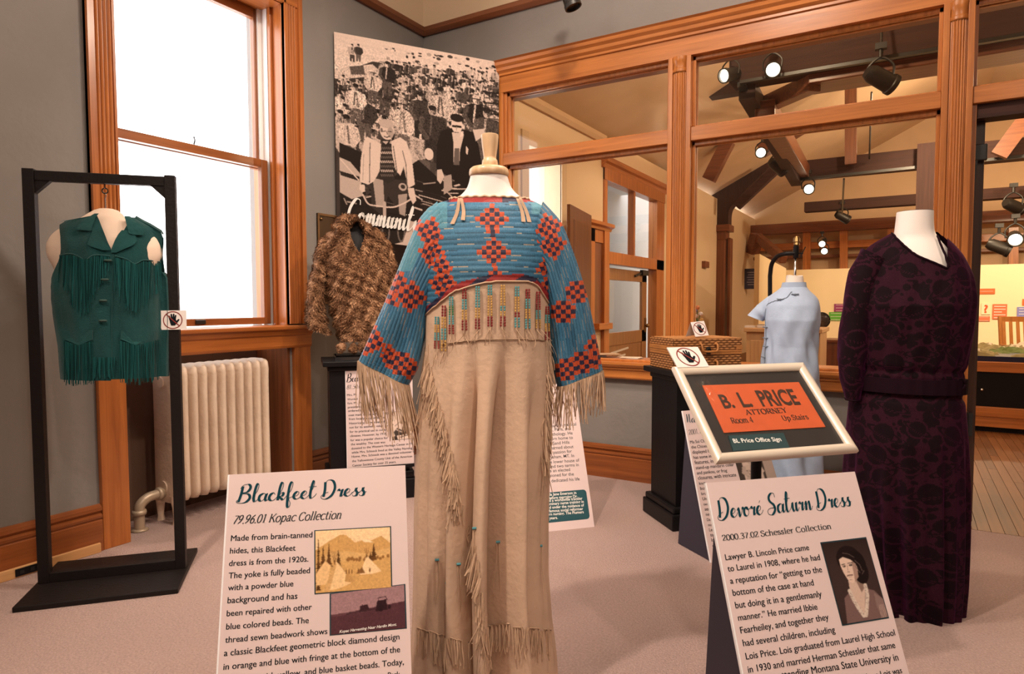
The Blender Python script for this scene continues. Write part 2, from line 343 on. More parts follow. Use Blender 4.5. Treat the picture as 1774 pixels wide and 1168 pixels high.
h = on(348, 560, 0, LX+.03); part('sash_lift', MB().box((LX+.02, h[1]-.03, 1.085), (LX+.035, h[1]+.03, 1.11)), STEEL, wn, bevel=.003)
# pale building across the street, seen washed out through the glass
brk = root('brick_building', 'washed-out white brick building outside the sash window', 'building', (-9.5, 2, 0))
part('wall', MB().box((-.2, -5, -3), (0, 9, 2.2)), plain('white_brick', (.9, .88, .87), .9), brk)
cb = mesh('brick', MB().box((0, -.29, -.1), (.02, .29, .1)), plain('white_brick_face', (.94, .92, .91), .9))
for j in range(9):
    for i in range(10):
        o = bpy.data.objects.new('brick', cb); COL.objects.link(o); o.parent = brk; o.location = (0, -1.5+i*.62+(j % 2)*.31, .3+j*.22)

# ---- partition screen
pt = root('trim_3', None, None, (0, 0, 0)); pt['kind'] = 'structure'
cornice = [(-.06, 2.752), (0, 2.752), (0, 2.865), (.012, 2.87), (.012, 2.885), (.03, 2.9), (.034, 2.92), (.05, 2.935), (.055, 2.955), (.07, 2.965), (-.06, 2.965)]
part('header', mold_x(-2.62, 2.2, cornice, YP), W_X, pt, smooth=True, ang=25)
part('header_back', MB().box((-2.62, YP+.06, 2.74), (2.2, YP+.2, 2.95)), D_X, pt)
sillp = [(-.18, .69), (0, .69), (.006, .70), (.006, .745), (.018, .755), (.018, .765), (.035, .775), (.045, .79), (.045, .805), (-.18, .805)]
part('sill', mold_x(-2.62, .13, sillp, YP), W_X, pt, smooth=True, ang=25)
part('sill_ledge', MB().box((-2.6, YP+.14, .78), (.13, YP+.42, .805)), W_X, pt, bevel=.003)
def column(x0, x1, z0, z1, name='column'):
    xc = (x0+x1)/2; m = MB()
    m.box((x0, YP-.012, z0), (x0+.03, YP+.13, z1)); m.box((x1-.03, YP-.012, z0), (x1, YP+.13, z1)); m.box((x0+.03, YP+.01, z0), (x1-.03, YP+.13, z1))
    c = part(name, m, W_Z, pt, bevel=.003)
    # fluted half shaft
    R = (x1-x0)/2-.03; prof = []
    for i in range(81):
        a = math.pi*i/80; fl = .0035*abs(math.sin(a*9)); prof.append((xc-R*math.cos(a)*(1-fl/R), YP+.005-(R*.75)*math.sin(a)*(1-fl/R*2)))
    P = [[(px, py, z) for px, py in prof] for z in (z0+.02, z1-.1)]
    part('fluted_shaft', MB().grid(P), W_Z, c, smooth=True, ang=50)
    cp = []
    for r, z in ((1.0, z1-.1), (1.12, z1-.095), (1.12, z1-.08), (1.02, z1-.075), (1.02, z1-.045), (1.14, z1-.035), (1.2, z1-.02), (1.2, z1-.003)):
        cp.append([(xc-R*r*math.cos(math.pi*i/24), YP+.005-R*.78*r*math.sin(math.pi*i/24), z) for i in range(25)])
    part('capital', MB().grid(cp), W_Z, c, smooth=True, ang=30)
c1a, c1b = on(1157, 260, 1, YP)[0], on(1196.5, 240, 1, YP)[0]; c2a, c2b = on(1630, 187, 1, YP)[0], on(1685, 180, 1, YP)[0]
column(c1a, c1b, .805, 2.752); column(c2a, c2b, 0, 2.752)
xs = on(879, 220, 1, YP+.03)[0]; part('end_stile', MB().box((-2.62, YP, .805), (xs-.02, YP+.13, 2.752)).box((xs-.02, YP+.02, .805), (xs, YP+.1, 2.752)), W_Z, pt, bevel=.003)
part('transom_rail', MB().box((xs-.02, YP, 2.222), (c1a, YP+.12, 2.308)), W_X, pt, bevel=.003)
part('transom_rail', MB().box((c1b, YP, 2.222), (c2a, YP+.12, 2.308)), W_X, pt, bevel=.003)
part('transom_rail', MB().box((c2b, YP, 2.222), (1.6, YP+.12, 2.308)), W_X, pt, bevel=.003)
def stops(x0, x1, z0, z1):
    m = MB()
    for y in (YP+.05, YP+.09):
        m.box((x0, y-.012, z0), (x0+.018, y+.012, z1)); m.box((x1-.018, y-.012, z0), (x1, y+.012, z1))
        m.box((x0, y-.012, z1-.025), (x1, y+.012, z1)); m.box((x0, y-.012, z0), (x1, y+.012, z0+.014))
    part('glazing_bead', m, W_Z, pt, bevel=.002); part('pane', MB().box((x0, YP+.067, z0), (x1, YP+.073, z1)), CLEAR, pt)
for x0, x1 in ((xs, c1a), (c1b, c2a)):
    stops(x0, x1, .805, 2.222); stops(x0, x1, 2.308, 2.752)
stops(c2b, 1.6, 2.308, 2.752)
# door opening at the right: dark jamb with closer hardware
dj = root('door_1', None, None, (0, 0, 0)); dj['kind'] = 'structure'
xj = c2b; part('jamb', MB().box((xj, YP+.02, 0), (xj+.02, YP+.16, 2.222)), W_Z, dj)
part('door_edge', MB().box((xj+.02, YP+.10, .02), (xj+.065, YP+.9, 2.15)), wood('dark_door', (.035, .014, .008), (.075, .028, .012), 'z', .4), dj, bevel=.004)
part('head_stop', MB().box((xj, YP+.03, 2.15), (1.5, YP+.15, 2.222)), K_X, dj)
part('far_jamb', MB().box((1.5, YP, 0), (1.6, YP+.16, 2.222)), W_Z, dj)
z_ = on(1695, 265, 1, YP+.09)[2]; zl = on(1688, 365, 1, YP+.09)[2]
part('closer_body', MB().box((xj+.005, YP+.06, z_-.045), (xj+.075, YP+.10, z_+.04)), STEEL, dj, bevel=.006)
part('closer_arm', MB().beam((xj+.03, YP+.07, z_-.04), (xj+.012, YP+.07, zl+.02), .014, .01).beam((xj+.012, YP+.08, zl+.08), (xj+.008, YP+.08, zl-.06), .02, .012), STEEL, dj)
zh = on(1688, 735, 1, YP+.09)[2]; part('hinge', MB().box((xj+.004, YP+.055, zh-.06), (xj+.05, YP+.10, zh+.06)).tube([(xj+.02, YP+.05, zh-.065), (xj+.02, YP+.05, zh+.07)], .01, 8), STEEL, dj)

# ================================================================== SETTING: far gallery
fw = root('floor_gallery', None, None, (0, 0, 0)); fw['kind'] = 'structure'
WF = wood('gallery_floor_wood', (.13, .046, .012), (.23, .09, .026), 'y', .5, .6, 0)
part('subfloor', MB().box((-3.7, 4.17, -.06), (6.5, 17.6, -.012)), WF, fw)
pw = .058; pl = [mesh('plank', MB().box((0, 0, -.012), (pw-.0025, L, 0)), m) for L, m in ((1.6, WF), (2.1, wood('gallery_floor_wood_b', (.155, .055, .015), (.26, .105, .03), 'y', .5, .6, 0)), (1.25, wood('gallery_floor_wood_c', (.105, .037, .010), (.195, .074, .021), 'y', .5, .6, 0)))]
Ls = (1.6, 2.1, 1.25)
for i in range(34):
    y = 4.18-(i*37 % 10)*.12; x = .0+i*pw
    y = max(4.175, y); k = i
    while y < 7.6:
        q = k % 3; o = bpy.data.objects.new('plank', pl[q]); COL.objects.link(o); o.parent = fw; o.location = (x, y, 0); y += Ls[q]+.002; k += 1+i % 2
part('far_boards', MB().box((-3.7, 4.18, -.012), (-.002, 17.5, -.001)).box((34*pw, 4.18, -.012), (6.5, 17.5, -.001)).box((0, 9.6, -.012), (34*pw, 17.5, -.002)), WF, fw)
# left wall of the gallery with a window, and the vestibule screen beyond
yv0, yv1 = 7.80, 10.2
w = MB(); w.box((XL-.3, 4.3, 0), (XL, 5.86, 3.32)); w.box((XL-.3, 5.86, 2.83), (XL, 6.62, 3.32)); w.box((XL-.3, 5.86, 0), (XL, 6.62, .95)); w.box((XL-.3, 6.62, 0), (XL, yv0, 3.32)); w.box((XL-.12, yv0, 2.95), (XL, yv1, 3.32)); w.box((XL-.06, yv1, 0), (XL, 17.5, 3.32))
struct('wall_gallery_left', w, plain('gallery_cream', (.74, .58, .40), .8))
gw = root('window_2', None, None, (0, 0, 0)); gw['kind'] = 'structure'
part('reveal', MB().box((XL-.28, 6.60, .95), (XL+.01, 6.625, 2.84)).box((XL-.28, 5.86, 2.82), (XL+.01, 6.62, 2.84)), CREAM, gw)
part('pane', MB().box((XL-.2, 5.86, .95), (XL-.194, 6.60, 2.83)), CLEAR, gw)
part('casing', MB().box((XL, 6.60, .9), (XL+.02, 6.72, 2.95)).box((XL, 5.72, .9), (XL+.02, 5.86, 2.95)), CREAM, gw)
struct('trim_4', mold_y(4.3, yv0, [(0, 3.22), (.03, 3.22), (.05, 3.27), (.05, 3.32), (0, 3.32)], XL), BEIGE)
# vaulted ceiling
cm = MB(); ridge = 1.4
cm.add([(XL-.3, 4.25, 3.30), (XL-.3, 17.6, 3.30), (ridge, 17.6, 5.9), (ridge, 4.25, 5.9), (6.2, 17.6, 3.3), (6.2, 4.25, 3.3)], [(0, 3, 2, 1), (3, 5, 4, 2)])
struct('ceiling_gallery', cm, BEIGE)
struct('wall_gallery_right', MB().box((6.1, 4.3, 0), (6.2, 17.6, 3.4)), BEIGE)
struct('wall_gallery_end', MB().box((-3.7, 17.5, 0), (6.3, 17.6, 6)), BEIGE)
struct('wall_gallery_near', MB().add([(-3.7, 4.31, 2.95), (6.2, 4.31, 2.95), (6.2, 4.31, 3.3), (ridge, 4.31, 5.9), (-3.7, 4.31, 3.3)], [(0, 1, 2, 3, 4)]).box((1.6, 4.31, 0), (6.2, 4.33, 3)), BEIGE)
# vestibule behind the glazed screen, open to daylight at its far end
v = MB(); v.box((-4.7, 7.6, 0), (-4.6, 13.5, 3.3)); v.box((-4.7, 7.5, 0), (XL-.3, 7.6, 3.3)); v.box((-4.7, 7.5, 3.2), (XL-.12, 11.5, 3.3)); v.box((-4.7, 7.5, -.05), (XL-.06, 13.5, 0))
struct('wall_vestibule', v, plain('vestibule_paint', (.40, .42, .44), .8))
ds = root('door_2', None, None, (0, 0, 0)); ds['kind'] = 'structure'
x0 = XL-.02
zt0 = 1.86; m = MB()
m.box((x0-.1, yv0, 0), (x0+.04, yv0+.1, 2.95)); m.box((x0-.1, yv1-.35, 0), (x0+.04, yv1, 2.95)); m.box((x0-.1, yv0, 2.78), (x0+.05, yv1, 2.95)); m.box((x0-.1, yv0, zt0-.14), (x0+.04, yv1, zt0+.02))
part('frame', m, W_Z, ds, bevel=.004)
part('cornice', mold_y(yv0-.06, yv1+.05, [(0, 2.93), (.05, 2.93), (.07, 2.98), (.1, 3.0), (.12, 3.05), (0, 3.05)], x0), W_Y, ds)
ym = on(1096, 360, 0, x0)[1]; part('mullion', MB().box((x0-.06, ym-.03, zt0), (x0+.03, ym+.03, 2.78)), W_Z, ds)
for a, b in ((yv0+.1, ym-.03), (ym+.03, yv1-.35)): part('pane', MB().box((x0-.03, a, zt0+.02), (x0-.024, b, 2.78)), CLEAR, ds)
fr2 = wood('door_wood', (.25, .12, .05), (.4, .2, .085), 'z', .4)
# the door leaf, standing ajar inside the vestibule frame
dl = MB(); dx = x0-.06; ya, yb = yv0+.14, yv1-.52
dl.box((dx-.04, ya, .03), (dx, ya+.12, 1.68)); dl.box((dx-.04, yb-.2, .03), (dx, yb, 1.68)); dl.box((dx-.04, ya, 1.52), (dx, yb, 1.68)); dl.box((dx-.04, ya, .03), (dx, yb, .3)); dl.box((dx-.04, ya, .62), (dx, yb, .80)); dl.box((dx-.03, ya, .3), (dx-.012, yb, .62))
lf = part('door_leaf', dl, fr2, ds, bevel=.004)
part('pane', MB().box((dx-.022, ya+.12, .80), (dx-.016, yb-.2, 1.52)), CLEAR, lf)
for k in range(3): part('panel_bar', MB().beam((dx-.004, ya+.25+.05*k, .34+.09*k), (dx-.004, ya+.75+.12*k, .38+.09*k), .012, .025), WHITE, lf)
part('closer', MB().beam((dx+.02, yb-.55, 1.6), (dx+.02, yb-.2, 1.67), .02, .03).box((dx, yb-.3, 1.62), (dx+.05, yb-.05, 1.70)), STEEL, lf)
part('knob', MB().ball((dx+.04, yb-.06, .86), .03).box((dx, yb-.1, .76), (dx+.008, yb-.02, .98)), BRASS, lf)
# open dark door leaf against the left wall and its lit casing
dk = root('door_3', None, None, (0, 0, 0)); dk['kind'] = 'structure'
pA = on(985, 372, 0, XL+.3); pB = on(1022, 372, 0, XL+.12)
lf = part('door_leaf', MB().beam((pA[0], pA[1], 1.12), (pB[0], pB[1], 1.12), .04, 2.24), wood('dark_leaf', (.13, .045, .014), (.22, .08, .024), 'z', .35), dk, bevel=.004)
d_ = (pB-pA); d_ /= np.hypot(d_[0], d_[1]); n_ = np.array([d_[1], -d_[0], 0]); ln = np.hypot(*(pB-pA)[:2])
for z0, z1 in ((.25, .95), (1.1, 2.1)):
    c = [pA+d_*(.14)+n_*.02, pA+d_*(ln-.12)+n_*.02]
    part('panel', MB().beam((c[0][0], c[0][1], (z0+z1)/2), (c[1][0], c[1][1], (z0+z1)/2), .012, z1-z0), wood('dark_leaf_b', (.11, .038, .012), (.2, .07, .02), 'z', .35), lf, bevel=.005)
yc0, yc1 = on(1026, 440, 0, XL)[1], on(1050, 440, 0, XL)[1]; zc = on(1050, 402, 0, XL)[2]
part('casing', MB().box((XL, yc0-.3, 0), (XL+.03, yc0+.02, zc)).box((XL, yc1-.16, 0), (XL+.05, yc1, zc)).box((XL, yc0-.3, zc-.16), (XL+.03, yc1, zc)), W_Z, dk, bevel=.004)
part('head_cornice', mold_y(yc0-.34, yc1+.05, [(0, zc), (.05, zc), (.06, zc+.03), (.1, zc+.05), (.1, zc+.09), (0, zc+.09)], XL), W_Y, dk)
part('opening', MB().box((XL, yc0+.02, .9), (XL+.012, yc1-.16, zc-.16)), D_Z, dk)
part('ledge', MB().box((XL, yc0, on(1035, 560, 0, XL)[2]-.08), (XL+.1, yc1, on(1035, 560, 0, XL)[2])), W_Y, dk, bevel=.004)

# ---- roof timbers of the gallery
tr = root('trim_5', None, None, (0, 0, 0)); tr['kind'] = 'structure'
def xbeam(name, pxl, pxr, ref, yt, yb, Y, th, mat):
    zt, zb = on(ref, yt, 1, Y)[2], on(ref, yb, 1, Y)[2]; part(name, MB().box((on(pxl, yb, 1, Y)[0], Y, zb), (on(pxr, yb, 1, Y)[0], Y+th, zt)), mat, tr, bevel=.01)
    return zb
zA = xbeam('tie_beam', 1263, 1900, 1450, 42, 112, 6.8, .3, K_X)
xbeam('purlin', 1195, 1292, 1215, 132, 170, 9.0, .2, K_X); xbeam('purlin', 1195, 1310, 1215, 188, 204, 11.0, .2, K_X)
xbeam('tie_beam', 1374, 1900, 1440, 273, 304, 11.6, .3, K_X); xbeam('tie_beam', 1393, 1900, 1440, 347, 364, 15.0, .25, K_X)
xbeam('end_beam', 1276, 1900, 1440, 382, 400, 16.9, .3, D_X); xbeam('end_rail', 1290, 1900, 1440, 418, 430, 17.2, .2, W_X); xbeam('end_rail', 1290, 1900, 1440, 441, 446, 17.3, .12, D_X)
xbeam('soffit_board', 1400, 1900, 1450, 112, 137, 6.95, .4, D_X)
def d3(px, py, Y): return tuple(on(px, py, 1, Y))
part('ridge_beam', MB().beam(d3(1294, 155, 6.95), d3(1380, 312, 11.7), .16, .2), K_X, tr, bevel=.01)
part('ridge_beam', MB().beam(d3(1325, 190, 7.3), d3(1392, 300, 11.7), .2, .2), D_X, tr, bevel=.01)
part('strut', MB().beam(d3(1330, 180, 7.6), d3(1412, 143, 7.0), .14, .16), D_X, tr, bevel=.01)
part('strut', MB().beam(d3(1318, 262, 11.5), d3(1400, 212, 11.5), .2, .22), D_X, tr)
part('strut', MB().beam(d3(1228, 312, 11.0), d3(1262, 245, 11.0), .16, .2), D_X, tr)
part('king_post', MB().beam(d3(1474, 60, 11.4), d3(1474, 285, 11.4), .16, .12, (0, 1, 0)), D_Z, tr)
part('truss_post', MB().beam(d3(1606, 250, 11.4), (d3(1603, 367, 11.4)[0], 11.4, 0), .24, .2, (0, 1, 0)), K_Z, tr)
part('rafter', MB().beam(d3(1730, 270, 11.2), d3(1800, 175, 11.2), .12, .2), D_X, tr)
xl_ = 1399
for a in (1398, 1462, 1545, 1612, 1755): part('end_mullion', MB().beam(d3(a, 395, 17.1), d3(a, 470, 17.1), .16, .2, (0, 1, 0)), W_Z, tr)
# curved brace of the hammer beam over the pilaster
zz = lambda L: [d3(1200+.24*x, 200+.24*y, 13.6) for x, y in L]
outer = zz([(140, 790), (135, 600), (145, 440), (250, 310), (370, 200), (470, 80)]); inner = zz([(255, 790), (262, 690), (300, 630), (420, 500), (560, 370), (700, 230)])
o1 = catmull(outer, 6); i1 = catmull(inner, 6); P = []
for a, b in zip(o1, i1): P.append([tuple(a), tuple(b), (b[0], b[1]+.3, b[2]), (a[0], a[1]+.3, a[2])])
part('curved_brace', MB().grid(P, wrapu=True), K_Z, tr)
part('brace_bar', MB().beam(d3(1276, 358, 13.4), d3(1342, 296, 13.4), .16, .16), K_X, tr, bevel=.01)
pf = root('trim_6', None, None, (0, 0, 0)); pf['kind'] = 'structure'
def post(px0, px1, y0, y1, Y, th, mat, name): 
    a, b = on(px0, y1, 1, Y), on(px1, y0, 1, Y); return part(name, MB().box((a[0], Y, a[2]), (b[0], Y+th, b[2])), mat, pf, bevel=.01)
post(1238, 1256, 415, 590, 13.6, .3, D_Z, 'shaft'); post(1258, 1266, 412, 586, 13.7, .2, D_Z, 'shaft'); post(1228, 1264, 388, 402, 13.55, .4, D_X, 'capital'); post(1234, 1258, 400, 416, 13.6, .3, D_Z, 'capital_neck'); post(1226, 1262, 586, 640, 13.5, .4, D_Z, 'plinth')
post(1277, 1294, 390, 620, 16.6, .3, K_Z, 'end_post'); post(1203, 1218, 455, 600, 12.6, .2, D_Z, 'doorway_post'); post(1201, 1222, 452, 464, 12.5, .3, D_X, 'doorway_cornice')
part('bracket', MB().beam(d3(1303, 440, 16.5), d3(1312, 405, 16.4), .25, .25).beam(d3(1312, 410, 16.4), d3(1358, 450, 15.4), .16, .2), D_X, pf, bevel=.03)
# display walls
PANEL = plain('display_wall_paint', (.83, .70, .46), .8)
dw = root('wall_display', None, None, (0, 0, 0)); dw['kind'] = 'structure'
a = on(1362, 468, 1, 13.0); part('panel', MB().box((a[0], 13.0, 0), (5.8, 13.12, a[2])), PANEL, dw)
b = on(1316, 440, 1, 11.6); part('panel', MB().add([(b[0], 11.6, 0), (a[0], 13.0, 0), (a[0], 13.0, a[2]+.03), (b[0], 11.6, b[2]), (b[0]-.1, 11.7, 0), (b[0]-.1, 11.7, b[2])], [(0, 1, 2, 3), (0, 3, 5, 4)]), PANEL, dw)
# ================================================================== LETTERING AND PRINTS
_tx = {}
def text_geo(s, bold=0.0, shear=0.0):
    k = (s, bold, shear)
    if k not in _tx:
        cu = bpy.data.curves.new('letters', 'FONT'); cu.body = s; cu.size = 1; cu.resolution_u = 3; cu.offset = bold; cu.shear = shear
        o = bpy.data.objects.new('letters', cu); COL.objects.link(o); dg = bpy.context.evaluated_depsgraph_get()
        me = bpy.data.meshes.new_from_object(o.evaluated_get(dg))
        _tx[k] = (np.array([v.co[:2] for v in me.vertices]), [tuple(p.vertices) for p in me.polygons])
        bpy.data.objects.remove(o); bpy.data.curves.remove(cu); bpy.data.meshes.remove(me)
    return _tx[k]
# brush script: strokes per letter (x-height 1) and the pen's advance
G = {
'B': ([[(.42, 2.05), (.36, 1), (.22, .05)], [(.2, 1.75), (.45, 2.2), (.95, 2.3), (1.2, 1.9), (1.0, 1.35), (.55, 1.15), (1.1, 1.0), (1.3, .5), (.95, -.02), (.35, -.12), (.02, .05), (.08, .32)]], 1.5),
'D': ([[(.3, 2.05), (.36, 1), (.3, .1)], [(.2, 1.7), (.6, 2.3), (1.15, 2.1), (1.4, 1.2), (1.15, .25), (.6, -.2), (.15, -.12), (.05, .2), (.35, .5), (.75, .7)]], 1.65),
'S': ([[(1.2, 1.8), (1.1, 2.25), (.75, 2.3), (.42, 1.9), (.5, 1.4), (.95, .95), (1.05, .35), (.65, -.15), (.2, -.05), (.12, .35), (.5, .6), (1.2, .6)]], 1.35),
'C': ([[(1.25, 1.75), (1.1, 2.2), (.6, 2.2), (.15, 1.4), (.12, .5), (.5, -.05), (1.0, .15), (1.35, .6)]], 1.3),
'M': ([[(.1, .1), (.3, 1.2), (.35, 2.1), (.5, 1.0), (.55, .1), (.85, 1.5), (1.0, 2.1), (1.1, 1), (1.15, .2), (1.4, .1), (1.6, .5)]], 1.6),
'a': ([[(.75, .85), (.5, 1.0), (.15, .75), (.1, .25), (.35, 0), (.65, .35), (.8, .95), (.72, .3), (.88, .02), (1.15, .4)]], 1.02),
'c': ([[(.65, .75), (.5, 1.0), (.2, .8), (.1, .3), (.35, .0), (.65, .1), (.9, .45)]], .8),
'e': ([[(.05, .35), (.45, .5), (.6, .82), (.42, 1.0), (.15, .7), (.12, .25), (.4, 0), (.68, .15), (.9, .5)]], .8),
'f': ([[(.05, .35), (.5, 1.2), (.62, 2.1), (.45, 2.3), (.3, 1.7), (.28, .3), (.35, -.8), (.55, -1.0), (.62, -.5), (.42, .15), (.85, .4)]], .78),
'k': ([[(.1, .4), (.5, 1.4), (.55, 2.15), (.38, 2.3), (.25, 1.6), (.2, .0)], [(.22, .5), (.5, .95), (.7, .85), (.6, .55), (.3, .45), (.55, .2), (.75, 0), (1.0, .4)]], .92),
'l': ([[(.05, .4), (.45, 1.4), (.52, 2.15), (.36, 2.3), (.22, 1.6), (.2, .4), (.38, 0), (.75, .4)]], .66),
't': ([[(.05, .4), (.4, 1.3), (.5, 2.1), (.38, 2.3), (.25, 1.6), (.2, .4), (.38, 0), (.7, .3), (.85, .6)], [(-.05, 1.5), (.75, 1.55)]], .78),
'r': ([[(.02, .75), (.15, 1.0), (.28, .85), (.4, .8), (.58, .95), (.5, .4), (.48, .0)], [(.48, .02), (.72, .2), (.85, .5)]], .78),
's': ([[(.02, .3), (.4, .8), (.5, 1.05), (.45, .75), (.62, .4), (.55, .05), (.25, -.02), (.12, .15)], [(.5, .12), (.85, .5)]], .74),
'v': ([[(.02, .7), (.18, .98), (.28, .6), (.36, 0), (.62, .5), (.68, 1.0), (.85, .85)]], .82),
'o': ([[(.4, 1.0), (.12, .75), (.12, .2), (.4, 0), (.65, .3), (.62, .8), (.4, 1.0), (.6, .75), (.9, .8)]], .84),
'u': ([[(.05, .6), (.22, 1.0), (.22, .35), (.38, 0), (.62, .35), (.72, 1.0), (.68, .3), (.85, .02), (1.08, .4)]], .98),
'n': ([[(.05, .6), (.22, 1.0), (.25, .5), (.22, 0), (.42, .7), (.62, 1.0), (.7, .6), (.72, .1), (.88, .02), (1.08, .4)]], .98),
'm': ([[(.05, .6), (.22, 1.0), (.24, .5), (.22, 0), (.4, .7), (.55, 1.0), (.62, .6), (.6, 0), (.78, .7), (.95, 1.0), (1.02, .6), (1.04, .1), (1.2, .02), (1.38, .4)]], 1.3),
'i': ([[(.05, .5), (.22, 1.0), (.22, .35), (.38, .0), (.65, .4)], [(.3, 1.45), (.34, 1.5)]], .58),
'y': ([[(.05, .6), (.22, 1.0), (.22, .4), (.38, .05), (.62, .4), (.7, 1.0), (.66, -.2), (.45, -.9), (.2, -.8), (.35, -.3), (1.0, .4)]], .95),
'h': ([[(.05, .4), (.45, 1.4), (.52, 2.15), (.36, 2.3), (.22, 1.6), (.2, 0), (.4, .7), (.6, 1.0), (.68, .5), (.72, .05), (1.0, .4)]], .95),
' ': ([], .55)}
G['é'] = (G['e'][0]+[[(.45, 1.35), (.6, 1.6)]], .8)
